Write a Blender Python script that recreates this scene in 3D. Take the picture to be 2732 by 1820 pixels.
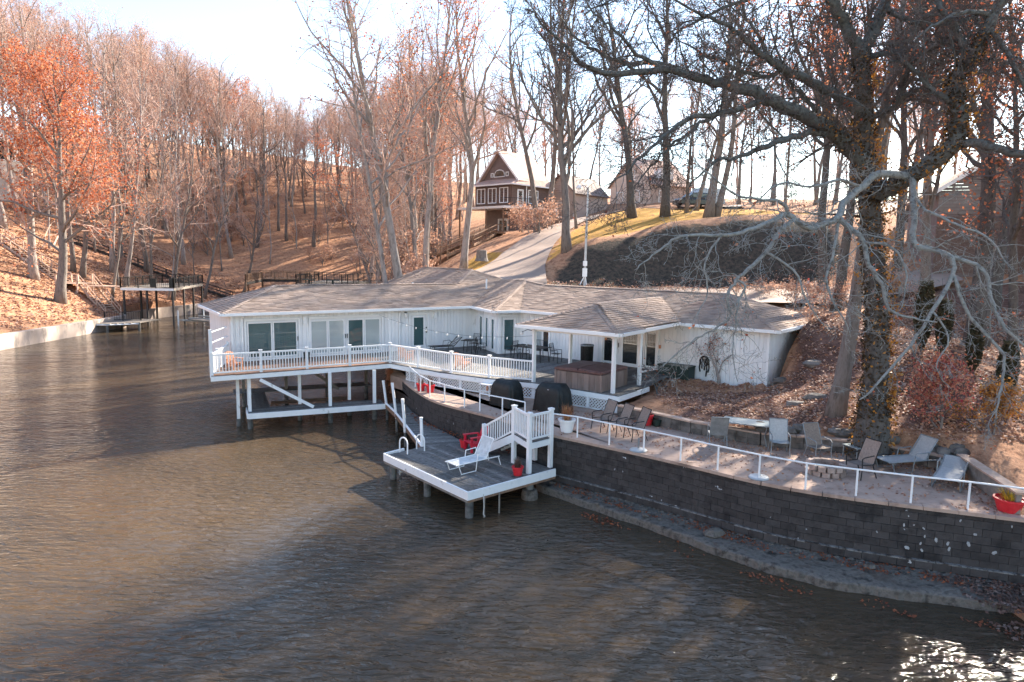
import bpy, math, random
import numpy as np
from mathutils import Vector, Matrix

for o in list(bpy.data.objects):
    bpy.data.objects.remove(o)
SC = bpy.context.scene
COL = SC.collection
rad = math.radians
rng = random.Random(7)

# ------------------------------------------------------------------ camera, sky, sun, exposure
CAM_Z, PITCH, ROLL, FPX, PW, PH = 8.0, rad(7.2), rad(0.9), 1821.3, 2732, 1820
cam = bpy.data.cameras.new('camera')
cam.lens, cam.sensor_width, cam.clip_end, cam.clip_start = 24.0, 36.0, 2000.0, 0.1
cam_ob = bpy.data.objects.new('camera', cam)
COL.objects.link(cam_ob)
_f = np.array([0, math.cos(PITCH), -math.sin(PITCH)])
_u0 = np.cross(np.array([1., 0, 0]), _f)
_r = np.array([1., 0, 0]) * math.cos(ROLL) + _u0 * math.sin(ROLL)
_u = np.cross(_r, _f)
cam_ob.matrix_world = Matrix(((_r[0], _u[0], -_f[0], 0), (_r[1], _u[1], -_f[1], 0), (_r[2], _u[2], -_f[2], CAM_Z), (0, 0, 0, 1)))
SC.camera = cam_ob

SUN_AZ, SUN_EL = rad(41), rad(31)          # azimuth measured from +Y towards +X
world = bpy.data.worlds.new('World')
SC.world = world
world.use_nodes = True
wn = world.node_tree
sky = wn.nodes.new('ShaderNodeTexSky')
sky.sky_type = 'NISHITA'
sky.sun_disc = False
sky.sun_elevation = SUN_EL
sky.sun_rotation = SUN_AZ
sky.altitude = 0
sky.air_density, sky.dust_density, sky.ozone_density = 1.0, 0.25, 0.0
wn.nodes['Background'].inputs['Strength'].default_value = 0.098
wn.links.new(sky.outputs[0], wn.nodes['Background'].inputs['Color'])
sun = bpy.data.lights.new('sun', 'SUN')
sun.energy, sun.angle, sun.color = 4.6, rad(0.8), (1.0, 0.885, 0.735)
sun_ob = bpy.data.objects.new('sun', sun)
COL.objects.link(sun_ob)
SUN_DIR = Vector((math.sin(SUN_AZ) * math.cos(SUN_EL), math.cos(SUN_AZ) * math.cos(SUN_EL), math.sin(SUN_EL)))
sun_ob.rotation_euler = SUN_DIR.to_track_quat('Z', 'Y').to_euler()
sun_ob.location = (60, 60, 80)
SC.view_settings.view_transform = 'Standard'
SC.view_settings.look = 'None'
SC.view_settings.gamma = 1.0
SC.view_settings.use_curve_mapping = False
SC.view_settings.exposure = 2.05
SC.render.engine = 'CYCLES'
SC.cycles.max_bounces = 4
SC.cycles.diffuse_bounces = 2
SC.cycles.glossy_bounces = 2
SC.cycles.caustics_reflective = False
SC.cycles.use_adaptive_sampling = True
SC.cycles.adaptive_threshold = 0.02
SC.cycles.transparent_max_bounces = 8
SC.cycles.use_denoising = True


def ray(px, py):
    return _f + _r * ((px - PW / 2) / FPX) + _u * ((PH / 2 - py) / FPX)


def at_z(px, py, z):
    d = ray(px, py)
    t = (z - CAM_Z) / d[2]
    return Vector((d[0] * t, d[1] * t, z))


def at_y(px, py, y):
    d = ray(px, py)
    t = y / d[1]
    return Vector((d[0] * t, y, CAM_Z + d[2] * t))


# ------------------------------------------------------------------ object helpers
ORG = {}


def thing(name, label, cat, loc=(0, 0, 0), group=None, local=False, rz=0.0):
    o = bpy.data.objects.new(name, None)
    o.empty_display_size = 0.2
    COL.objects.link(o)
    o.location = loc
    o.rotation_euler = (0, 0, rz)
    ORG[o] = Vector((0, 0, 0)) if local else Vector(loc)
    o['label'] = label
    o['category'] = cat
    if group:
        o['group'] = group
    return o


def tag(o, label, cat, group=None):
    o['label'], o['category'] = label, cat
    if group:
        o['group'] = group
    return o


def struct(o):
    o['kind'] = 'structure'
    return o


def stuff(o, label=None, cat=None):
    o['kind'] = 'stuff'
    if label:
        o['label'], o['category'] = label, cat
    return o


def copy_tree(o, parent=None):
    c = o.copy()
    COL.objects.link(c)
    c.parent = parent
    for ch in o.children:
        copy_tree(ch, c)
    return c


def place(root, loc, rz=0.0, label=None, scale=None):
    c = copy_tree(root)
    c.location = loc
    c.rotation_euler = (0, 0, rz)
    if scale:
        c.scale = (scale,) * 3 if not hasattr(scale, '__len__') else scale
    if label:
        c['label'] = label
    return c


def V(*a):
    return Vector(a)


class MB:
    def __init__(s):
        s.v, s.f = [], []

    def add(s, vs, fs):
        b = len(s.v)
        s.v.extend(vs)
        s.f.extend([tuple(i + b for i in f) for f in fs])
        return s

    def box(s, c, size, rz=0.0, R=None):
        x, y, z = size[0] / 2, size[1] / 2, size[2] / 2
        vs = [(-x, -y, -z), (x, -y, -z), (x, y, -z), (-x, y, -z), (-x, -y, z), (x, -y, z), (x, y, z), (-x, y, z)]
        if R is None:
            co, si = math.cos(rz), math.sin(rz)
            vs = [(c[0] + a * co - b * si, c[1] + a * si + b * co, c[2] + d) for a, b, d in vs]
        else:
            vs = [tuple(Vector(c) + R @ Vector(p)) for p in vs]
        return s.add(vs, [(3, 2, 1, 0), (4, 5, 6, 7), (0, 1, 5, 4), (1, 2, 6, 5), (2, 3, 7, 6), (3, 0, 4, 7)])

    def beam(s, a, b, w, h, up=(0, 0, 1)):
        a, b = Vector(a), Vector(b)
        d = (b - a)
        L = d.length
        d = d / L
        up = Vector(up)
        side = d.cross(up)
        if side.length < 1e-4:
            side = d.cross(Vector((1, 0, 0)))
        side.normalize()
        u = side.cross(d)
        R = Matrix((d, side, u)).transposed()
        return s.box((a + b) / 2, (L, w, h), R=R)

    def tube(s, pts, r, n=6, cap=True):
        pts = [Vector(p) for p in pts]
        rr = r if hasattr(r, '__len__') else [r] * len(pts)
        b = len(s.v)
        prev = None
        for i, p in enumerate(pts):
            t = (pts[min(i + 1, len(pts) - 1)] - pts[max(i - 1, 0)])
            if t.length < 1e-9:
                t = Vector((0, 0, 1))
            t.normalize()
            if prev is None:
                a = t.cross(Vector((0.31, 0.22, 0.93)))
                if a.length < 1e-3:
                    a = t.cross(Vector((1, 0, 0)))
            else:
                a = prev - t * prev.dot(t)
                if a.length < 1e-6:
                    a = t.cross(Vector((1, 0, 0)))
            a.normalize()
            prev = a
            c = t.cross(a)
            for k in range(n):
                an = 2 * math.pi * k / n
                q = p + (a * math.cos(an) + c * math.sin(an)) * rr[i]
                s.v.append((q.x, q.y, q.z))
        for i in range(len(pts) - 1):
            for k in range(n):
                k2 = (k + 1) % n
                s.f.append((b + i * n + k, b + i * n + k2, b + (i + 1) * n + k2, b + (i + 1) * n + k))
        if cap:
            s.f.append(tuple(b + k for k in reversed(range(n))))
            s.f.append(tuple(b + (len(pts) - 1) * n + k for k in range(n)))
        return s

    def lathe(s, prof, n=16, loc=(0, 0, 0), cap=True):
        b = len(s.v)
        for r, z in prof:
            for k in range(n):
                a = 2 * math.pi * k / n
                s.v.append((loc[0] + r * math.cos(a), loc[1] + r * math.sin(a), loc[2] + z))
        for i in range(len(prof) - 1):
            for k in range(n):
                k2 = (k + 1) % n
                s.f.append((b + i * n + k, b + i * n + k2, b + (i + 1) * n + k2, b + (i + 1) * n + k))
        if cap:
            s.f.append(tuple(b + k for k in reversed(range(n))))
            s.f.append(tuple(b + (len(prof) - 1) * n + k for k in range(n)))
        return s

    def prism(s, poly, z0, z1):
        n = len(poly)
        vs = [(p[0], p[1], z0) for p in poly] + [(p[0], p[1], z1) for p in poly]
        fs = [tuple(reversed(range(n))), tuple(range(n, 2 * n))] + [(i, (i + 1) % n, n + (i + 1) % n, n + i) for i in range(n)]
        return s.add(vs, fs)

    def poly(s, pts):
        return s.add([tuple(p) for p in pts], [tuple(range(len(pts)))])

    def slab(s, pts, th):
        """a flat polygon given thickness downwards along its normal"""
        pts = [Vector(p) for p in pts]
        nrm = (pts[1] - pts[0]).cross(pts[2] - pts[0]).normalized()
        if nrm.z < 0:
            pts.reverse()
            nrm = -nrm
        n = len(pts)
        lo = [p - nrm * th for p in pts]
        return s.add([tuple(p) for p in pts + lo], [tuple(range(n)), tuple(reversed(range(n, 2 * n)))] + [(i, n + i, n + (i + 1) % n, (i + 1) % n) for i in range(n)])

    def build(s, name, mat, parent=None, smooth=False, kind=None, off=None):
        off = ORG.get(parent, Vector((0, 0, 0))) if off is None else Vector(off)
        me = bpy.data.meshes.new(name)
        if off.length > 0:
            ox, oy, oz = off
            s.v = [(p[0] - ox, p[1] - oy, p[2] - oz) for p in s.v]
        me.from_pydata([tuple(p) for p in s.v], [], s.f)
        me.update()
        if smooth:
            me.polygons.foreach_set('use_smooth', [True] * len(me.polygons))
        me.materials.append(mat)
        o = bpy.data.objects.new(name, me)
        COL.objects.link(o)
        if parent is not None:
            o.parent = parent
            ORG[o] = off
        elif off.length > 0:
            o.location = off
            ORG[o] = off
        if kind:
            o['kind'] = kind
        return o


# ------------------------------------------------------------------ materials
def nd(nt, t, **kw):
    n = nt.nodes.new(t)
    for k, v in kw.items():
        setattr(n, k, v)
    return n


def pmat(name, cols, scale=3.0, rough=0.75, bump=0.0, bscale=None, isl=0.0, obj=0.0, metal=0.0, spec=0.35, stretch=(1, 1, 1), coords='pos', dirt=None, dscale=1.0, trans=0.0):
    """procedural surface: noise between colours, per-piece variation, optional bump and blotchy wear"""
    m = bpy.data.materials.new(name)
    m.use_nodes = True
    nt = m.node_tree
    P = nt.nodes['Principled BSDF']
    L = nt.links.new
    P.inputs['Roughness'].default_value = rough
    P.inputs['Metallic'].default_value = metal
    P.inputs['Specular IOR Level'].default_value = spec
    geo = nd(nt, 'ShaderNodeNewGeometry')
    if coords == 'pos':
        src = geo.outputs['Position']
    else:
        src = nd(nt, 'ShaderNodeTexCoord').outputs['Object']
    mp = nd(nt, 'ShaderNodeMapping')
    mp.inputs['Scale'].default_value = stretch
    L(src, mp.inputs['Vector'])
    no = nd(nt, 'ShaderNodeTexNoise')
    no.inputs['Scale'].default_value = scale
    no.inputs['Detail'].default_value = 4
    no.inputs['Roughness'].default_value = 0.62
    L(mp.outputs[0], no.inputs['Vector'])
    rp = nd(nt, 'ShaderNodeValToRGB')
    els = rp.color_ramp.elements
    n = len(cols)
    lo, hi = 0.32, 0.68
    for i, c in enumerate(cols):
        pos = lo + (hi - lo) * i / max(1, n - 1)
        if i < 2:
            e = els[i]
            e.position = pos
        else:
            e = els.new(pos)
        e.color = (*c, 1)
    if n == 1:
        els[1].color = (*cols[0], 1)
    L(no.outputs['Fac'], rp.inputs['Fac'])
    col = rp.outputs['Color']
    if dirt is not None:
        n2 = nd(nt, 'ShaderNodeTexNoise')
        n2.inputs['Scale'].default_value = dscale
        n2.inputs['Detail'].default_value = 4
        n2.inputs['Roughness'].default_value = 0.7
        L(mp.outputs[0], n2.inputs['Vector'])
        r2 = nd(nt, 'ShaderNodeValToRGB')
        r2.color_ramp.elements[0].position, r2.color_ramp.elements[1].position = dirt[1], dirt[1] + dirt[2]
        L(n2.outputs['Fac'], r2.inputs['Fac'])
        mx = nd(nt, 'ShaderNodeMix', data_type='RGBA')
        L(r2.outputs['Color'], mx.inputs['Factor'])
        L(col, mx.inputs['A'])
        mx.inputs['B'].default_value = (*dirt[0], 1)
        col = mx.outputs['Result']
    if isl or obj:
        hs = nd(nt, 'ShaderNodeHueSaturation')
        if isl:
            rnd = geo.outputs['Random Per Island']
            amt = isl
        else:
            rnd = nd(nt, 'ShaderNodeObjectInfo').outputs['Random']
            amt = obj
        mr = nd(nt, 'ShaderNodeMapRange')
        mr.inputs['To Min'].default_value, mr.inputs['To Max'].default_value = 1 - amt, 1 + amt
        L(rnd, mr.inputs['Value'])
        L(mr.outputs[0], hs.inputs['Value'])
        L(col, hs.inputs['Color'])
        col = hs.outputs['Color']
    L(col, P.inputs['Base Color'])
    if bump:
        bn = nd(nt, 'ShaderNodeTexNoise')
        bn.inputs['Scale'].default_value = bscale or scale * 4
        bn.inputs['Detail'].default_value = 2
        L(mp.outputs[0], bn.inputs['Vector'])
        bp = nd(nt, 'ShaderNodeBump')
        bp.inputs['Strength'].default_value = bump
        bp.inputs['Distance'].default_value = 0.04
        L(bn.outputs['Fac'], bp.inputs['Height'])
        L(bp.outputs[0], P.inputs['Normal'])
    if trans:
        out = nt.nodes['Material Output']
        tr = nd(nt, 'ShaderNodeBsdfTranslucent')
        L(col, tr.inputs['Color'])
        ms = nd(nt, 'ShaderNodeMixShader')
        ms.inputs[0].default_value = trans
        L(P.outputs[0], ms.inputs[1])
        L(tr.outputs[0], ms.inputs[2])
        L(ms.outputs[0], out.inputs['Surface'])
    return m


def leafmat(name, cols, trans=0.35):
    """leaves: every leaf picks its colour from the ramp"""
    m = bpy.data.materials.new(name)
    m.use_nodes = True
    nt = m.node_tree
    P = nt.nodes['Principled BSDF']
    L = nt.links.new
    P.inputs['Roughness'].default_value = 0.6
    P.inputs['Specular IOR Level'].default_value = 0.25
    geo = nd(nt, 'ShaderNodeNewGeometry')
    rp = nd(nt, 'ShaderNodeValToRGB')
    els = rp.color_ramp.elements
    els[0].color, els[1].color = (*cols[0], 1), (*cols[-1], 1)
    els[0].position, els[1].position = 0.0, 1.0
    for i, c in enumerate(cols[1:-1]):
        els.new((i + 1) / (len(cols) - 1)).color = (*c, 1)
    L(geo.outputs['Random Per Island'], rp.inputs['Fac'])
    L(rp.outputs['Color'], P.inputs['Base Color'])
    tr = nd(nt, 'ShaderNodeBsdfTranslucent')
    L(rp.outputs['Color'], tr.inputs['Color'])
    ms = nd(nt, 'ShaderNodeMixShader')
    ms.inputs[0].default_value = trans
    L(P.outputs[0], ms.inputs[1])
    L(tr.outputs[0], ms.inputs[2])
    L(ms.outputs[0], nt.nodes['Material Output'].inputs['Surface'])
    return m


M = {}
M['white'] = pmat('white_paint', [(.80, .82, .83), (.88, .89, .89), (.84, .86, .86)], 2.5, .55, .06, 30, dirt=((.45, .46, .44), .62, .12), dscale=3)
M['white_clean'] = pmat('white_vinyl', [(.84, .85, .85), (.9, .9, .9)], 2.0, .4)
M['siding'] = pmat('white_siding', [(.76, .77, .78), (.86, .86, .86), (.82, .82, .83)], 1.3, .6, .1, 40, obj=.05, stretch=(1, 1, .25), dirt=((.42, .42, .40), .64, .14), dscale=2.2)
M['trim'] = pmat('white_trim', [(.86, .86, .86), (.91, .91, .90)], 2, .5)
M['shingle'] = pmat('roof_shingle', [(.295, .22, .18), (.37, .285, .237), (.33, .25, .207)], 1.2, .9, .25, 60, isl=.15, spec=.15, dirt=((.24, .16, .14), .6, .2), dscale=.5)
M['deckwood'] = pmat('weathered_deck', [(.07, .067, .064), (.18, .17, .16), (.11, .105, .10)], 5, .8, .3, 30, obj=.35, stretch=(1, 1, 1), dirt=((.30, .29, .28), .58, .12), dscale=6)
M['deckwarm'] = pmat('brown_deck', [(.17, .10, .07), (.28, .17, .12)], 5, .8, .2, 30, obj=.2)
M['woodgrey'] = pmat('grey_timber', [(.16, .14, .12), (.27, .24, .21)], 6, .85, .25, 30, obj=.2)
M['woodbrown'] = pmat('brown_timber', [(.17, .10, .065), (.27, .17, .11)], 6, .85, .25, 30, obj=.2)
M['darkwood'] = pmat('dark_timber', [(.035, .03, .028), (.075, .065, .06)], 4, .8, .2, 30, obj=.2)
M['pile'] = pmat('wet_pile', [(.06, .06, .06), (.20, .20, .19)], 4, .7, .3, 20)
M['block'] = pmat('painted_block', [(.028, .025, .025), (.062, .055, .053), (.042, .037, .036)], 2.2, .85, .35, 28, obj=.22, dirt=((.5, .51, .52), .69, .03), dscale=2.6)
M['mortar'] = pmat('mortar', [(.025, .024, .023), (.07, .066, .062)], 6, .95, .2)
M['concrete'] = pmat('pale_concrete', [(.34, .235, .185), (.48, .345, .275), (.41, .29, .23)], .8, .9, .2, 25, dirt=((.24, .17, .135), .54, .16), dscale=1.3)
M['drive'] = pmat('driveway_concrete', [(.30, .225, .185), (.40, .305, .25)], .35, .9, .15, 20, dirt=((.33, .26, .23), .58, .15), dscale=.8)
M['seawall'] = pmat('seawall_concrete', [(.42, .34, .29), (.60, .50, .44)], .7, .9, .2, 12, dirt=((.12, .12, .12), .55, .16), dscale=.8, stretch=(1, 1, .35))
M['ledge'] = pmat('ledge_concrete', [(.035, .03, .026), (.17, .15, .13), (.085, .075, .064)], 3.5, .9, .6, 26, dirt=((.10, .075, .06), .56, .14), dscale=1.8)
M['bark'] = pmat('grey_bark', [(.10, .085, .075), (.22, .19, .17), (.15, .13, .115)], 5, .95, .6, 14, coords='obj', stretch=(1, 1, .3))
M['barkpale'] = pmat('pale_bark', [(.16, .13, .115), (.36, .31, .28), (.24, .2, .18)], 3, .9, .4, 12, coords='obj', stretch=(1, 1, .35))
M['barkdark'] = pmat('dark_bark', [(.045, .042, .04), (.125, .115, .105), (.08, .073, .068)], 6, .95, .8, 16, coords='obj', stretch=(1, 1, .4))
M['barkdroop'] = pmat('pale_lichen_bark', [(.11, .11, .105), (.30, .31, .30), (.19, .195, .19)], 5, .95, .5, 20, coords='obj')
M['barkbacklit'] = pmat('backlit_lichen_bark', [(.035, .036, .035), (.13, .135, .13), (.07, .073, .072)], 5, .95, .5, 20, coords='obj')  # upper oak limbs: backlit darkness put into the bark colour
M['twig'] = pmat('pink_twig', [(.42, .28, .225), (.60, .42, .345)], 2, .85, coords='obj')
M['twigdark'] = pmat('dark_twig', [(.075, .063, .058), (.16, .13, .12)], 2, .9, coords='obj')
M['red'] = pmat('red_plastic', [(.62, .02, .05), (.70, .03, .06)], 3, .4, obj=.05)
M['redpot'] = pmat('red_pot', [(.58, .02, .03), (.70, .04, .05)], 5, .45)
M['black'] = pmat('black_metal', [(.012, .012, .013), (.03, .03, .03)], 8, .45, metal=.2)
M['cover'] = pmat('black_cover', [(.010, .013, .014), (.022, .027, .028)], 4, .55, .3, 9)
M['sling'] = pmat('grey_sling', [(.36, .36, .36), (.46, .46, .45)], 20, .8, .1, 120, obj=.1)
M['slingtan'] = pmat('tan_sling', [(.20, .155, .13), (.29, .23, .195)], 20, .8, .1, 120, obj=.2)
M['slingwhite'] = pmat('pale_sling', [(.50, .52, .52), (.70, .71, .71)], 5, .7, .1, 100)
M['steel'] = pmat('galvanised', [(.40, .42, .43), (.55, .57, .58)], 3, .45, metal=.5)
M['framegrey'] = pmat('grey_frame', [(.20, .22, .23), (.30, .32, .33)], 6, .5, metal=.3)
M['tubwood'] = pmat('tub_cabinet', [(.17, .125, .105), (.28, .21, .185)], 4, .8, .2, 25, obj=.15, stretch=(1, 1, .25))
M['tubcover'] = pmat('tub_cover', [(.13, .065, .057), (.19, .11, .10)], 3, .6, .15, 30, dirt=((.26, .2, .185), .57, .2), dscale=1.4)
M['brick'] = pmat('brown_brick', [(.115, .078, .066), (.18, .125, .108)], 9, .9, .2, isl=.25)
M['mauve'] = pmat('mauve_siding', [(.17, .13, .12), (.22, .17, .157)], 2, .8)
M['roofpink'] = pmat('pale_shingle', [(.44, .30, .25), (.55, .39, .33)], 1.5, .9, .2, 40, isl=.12)
M['cream'] = pmat('cream_siding', [(.64, .50, .41), (.72, .58, .49)], 1, .8, isl=.05)
M['tan'] = pmat('tan_siding', [(.38, .29, .25), (.45, .35, .30)], 1, .8, isl=.06)
M['stone'] = pmat('field_stone', [(.09, .08, .072), (.22, .195, .175)], 4, .9, .5, 10, obj=.25)
M['firestone'] = pmat('pit_stone', [(.24, .17, .14), (.42, .33, .29)], 5, .9, .4, 16, obj=.3)
M['plank'] = pmat('planter_plank', [(.50, .34, .25), (.64, .46, .36)], 4, .8, .2, 25, obj=.1)
M['rope'] = pmat('rope', [(.55, .53, .50), (.65, .63, .6)], 20, .9)
M['terracotta'] = pmat('orange_wood', [(.55, .24, .13), (.68, .34, .2)], 8, .7, .1, 30)
M['green'] = pmat('dark_green', [(.012, .03, .026), (.03, .05, .045)], 4, .5)
M['marker'] = pmat('red_marker', [(.75, .10, .06), (.8, .14, .09)], 5, .5)
M['tyre'] = pmat('tyre', [(.015, .015, .015), (.03, .03, .03)], 5, .8)
M['carblack'] = pmat('car_paint', [(.012, .016, .018), (.02, .025, .028)], 3, .25, spec=.6)
M['carsilver'] = pmat('van_paint', [(.45, .5, .52), (.5, .55, .57)], 3, .3, spec=.6)
M['lampglass'] = pmat('lamp_glass', [(.8, .8, .78), (.85, .85, .84)], 3, .2)


def glassmat(name, tint, rough=.03):
    m = bpy.data.materials.new(name)
    m.use_nodes = True
    nt = m.node_tree
    P = nt.nodes['Principled BSDF']
    no = nd(nt, 'ShaderNodeTexNoise')
    no.inputs['Scale'].default_value = .9
    geo = nd(nt, 'ShaderNodeNewGeometry')
    nt.links.new(geo.outputs['Position'], no.inputs['Vector'])
    mx = nd(nt, 'ShaderNodeMix', data_type='RGBA')
    nt.links.new(no.outputs['Fac'], mx.inputs['Factor'])
    mx.inputs['A'].default_value = (*[c * .8 for c in tint], 1)
    mx.inputs['B'].default_value = (*[c * 1.2 for c in tint], 1)
    nt.links.new(mx.outputs['Result'], P.inputs['Base Color'])
    P.inputs['Roughness'].default_value = rough
    P.inputs['IOR'].default_value = 1.5
    P.inputs['Specular IOR Level'].default_value = .9
    return m


M['glass'] = glassmat('window_glass', (.06, .115, .12))
M['glassblind'] = glassmat('blind_behind_glass', (.42, .47, .47), .08)
M['glassdark'] = glassmat('dark_glass', (.018, .022, .024))


def watermat():
    m = bpy.data.materials.new('lake_water')
    m.use_nodes = True
    nt = m.node_tree
    L = nt.links.new
    P = nt.nodes['Principled BSDF']
    geo = nd(nt, 'ShaderNodeNewGeometry')
    n0 = nd(nt, 'ShaderNodeTexNoise')
    n0.inputs['Scale'].default_value = .12
    n0.inputs['Detail'].default_value = 4
    L(geo.outputs['Position'], n0.inputs['Vector'])
    rp = nd(nt, 'ShaderNodeValToRGB')
    rp.color_ramp.elements[0].position, rp.color_ramp.elements[1].position = .35, .65
    rp.color_ramp.elements[0].color = (.048, .037, .025, 1)
    rp.color_ramp.elements[1].color = (.092, .063, .037, 1)
    L(n0.outputs['Fac'], rp.inputs['Fac'])
    L(rp.outputs['Color'], P.inputs['Base Color'])
    P.inputs['Roughness'].default_value = .08
    P.inputs['IOR'].default_value = 1.333
    mp = nd(nt, 'ShaderNodeMapping')
    mp.inputs['Rotation'].default_value = (0, 0, rad(12))
    mp.inputs['Scale'].default_value = (.7, 1.75, 1)
    L(geo.outputs['Position'], mp.inputs['Vector'])
    w1 = nd(nt, 'ShaderNodeTexNoise')
    w1.inputs['Scale'].default_value = 3.2
    w1.inputs['Detail'].default_value = 3
    w1.inputs['Distortion'].default_value = .6
    L(mp.outputs[0], w1.inputs['Vector'])
    w2 = nd(nt, 'ShaderNodeTexNoise')
    w2.inputs['Scale'].default_value = .55
    w2.inputs['Detail'].default_value = 2
    L(mp.outputs[0], w2.inputs['Vector'])
    # wind patches: ripples come and go over the lake
    w3 = nd(nt, 'ShaderNodeTexNoise')
    w3.inputs['Scale'].default_value = .11
    w3.inputs['Detail'].default_value = 3
    w3.inputs['Distortion'].default_value = .8
    L(geo.outputs['Position'], w3.inputs['Vector'])
    mr = nd(nt, 'ShaderNodeMapRange')
    mr.inputs['From Min'].default_value, mr.inputs['From Max'].default_value = .38, .62
    mr.inputs['To Min'].default_value, mr.inputs['To Max'].default_value = .38, 1.2
    L(w3.outputs['Fac'], mr.inputs['Value'])
    ml = nd(nt, 'ShaderNodeMath', operation='MULTIPLY')
    L(w1.outputs['Fac'], ml.inputs[0])
    L(mr.outputs[0], ml.inputs[1])
    ad = nd(nt, 'ShaderNodeMath', operation='MULTIPLY_ADD')
    L(w2.outputs['Fac'], ad.inputs[0])
    ad.inputs[1].default_value = .8
    L(ml.outputs[0], ad.inputs[2])
    bp = nd(nt, 'ShaderNodeBump')
    bp.inputs['Strength'].default_value = 1.0
    bp.inputs['Distance'].default_value = .125
    L(ad.outputs[0], bp.inputs['Height'])
    L(bp.outputs[0], P.inputs['Normal'])
    return m


M['water'] = watermat()

M['siding_grey'] = pmat('grey_clapboard', [(.20, .175, .165), (.26, .23, .215)], 2, .8, obj=.08)  # colour lowered for the tree shade over this house
M['shelf'] = pmat('mortar_shelf', [(.10, .095, .09), (.30, .29, .28)], 6, .95, .3, 30, dirt=((.05, .04, .035), .5, .1), dscale=4)
M['concrete_pale'] = pmat('bare_block', [(.26, .265, .27), (.46, .47, .475)], 8, .9, .2, 30)

# ------------------------------------------------------------------ terrain
WALL = [(-6.16, 35.52), (-5.2, 32.6), (-4.51, 30.74), (-3.46, 28.43), (-2.76, 27.45), (-1.86, 26.55), (-1.2, 25.89), (-.32, 25.1), (.5, 23.9), (1.35, 22.95), (2.24, 22.3), (3.19, 21.5), (4.17, 20.72), (5.11, 19.9), (5.98, 19.07), (6.87, 18.24), (7.86, 17.6), (8.97, 17.07), (10.13, 16.61), (11.3, 16.2), (12.35, 15.8), (14.2, 15.2), (17, 14.2)]
LAKE = [(-40, -90), (-40, 70), (-41.5, 72), (-41.5, 80), (-40, 86), (-39.8, 108), (-16, 110), (-15, 85), (-10.5, 60), (-8.2, 45)] + WALL + [(30, 8), (70, -90)]
BACKW = [(4.15, 25.75), (6.35, 23.35), (8.24, 21.9), (10.3, 21.3), (11.4, 20.85), (13.05, 19.3), (12.35, 16.2)]
DECKEDGE = [(4.1, 26.25), (.95, 28.9), (-1.1, 29.2), (-4.4, 31.9), (-6.1, 33.9)]
TERR = [w for w in WALL if w[0] < 12.4] + [(12.5, 16.0)] + list(reversed(BACKW)) + DECKEDGE
E0, EA, EB, EC, ED = V(-13.77, 32.23), V(-2.38, 39.62), V(-.99, 36.42), V(.42, 37.19), V(11.18, 28.54)
HOUSEP = [E0, EA, EB, EC, ED, V(15.7, 34.15), V(8, 41), V(3.2, 51.5), V(-9.5, 46.4), V(-17.4, 37.8)]


def inpoly(X, Y, poly):
    X, Y = np.asarray(X, float), np.asarray(Y, float)
    r = np.zeros(X.shape, bool)
    n = len(poly)
    for i in range(n):
        x1, y1 = poly[i][0], poly[i][1]
        x2, y2 = poly[(i + 1) % n][0], poly[(i + 1) % n][1]
        c = ((y1 > Y) != (y2 > Y))
        with np.errstate(divide='ignore', invalid='ignore'):
            r ^= c & (X < (x2 - x1) * (Y - y1) / (y2 - y1 + 1e-12) + x1)
    return r


def polydist(X, Y, pts):
    d = np.full(np.shape(X), 1e9)
    for (x1, y1), (x2, y2) in zip([p[:2] for p in pts[:-1]], [p[:2] for p in pts[1:]]):
        L2 = (x2 - x1) ** 2 + (y2 - y1) ** 2
        t = np.clip(((X - x1) * (x2 - x1) + (Y - y1) * (y2 - y1)) / L2, 0, 1)
        d = np.minimum(d, np.hypot(X - x1 - t * (x2 - x1), Y - y1 - t * (y2 - y1)))
    return d


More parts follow.
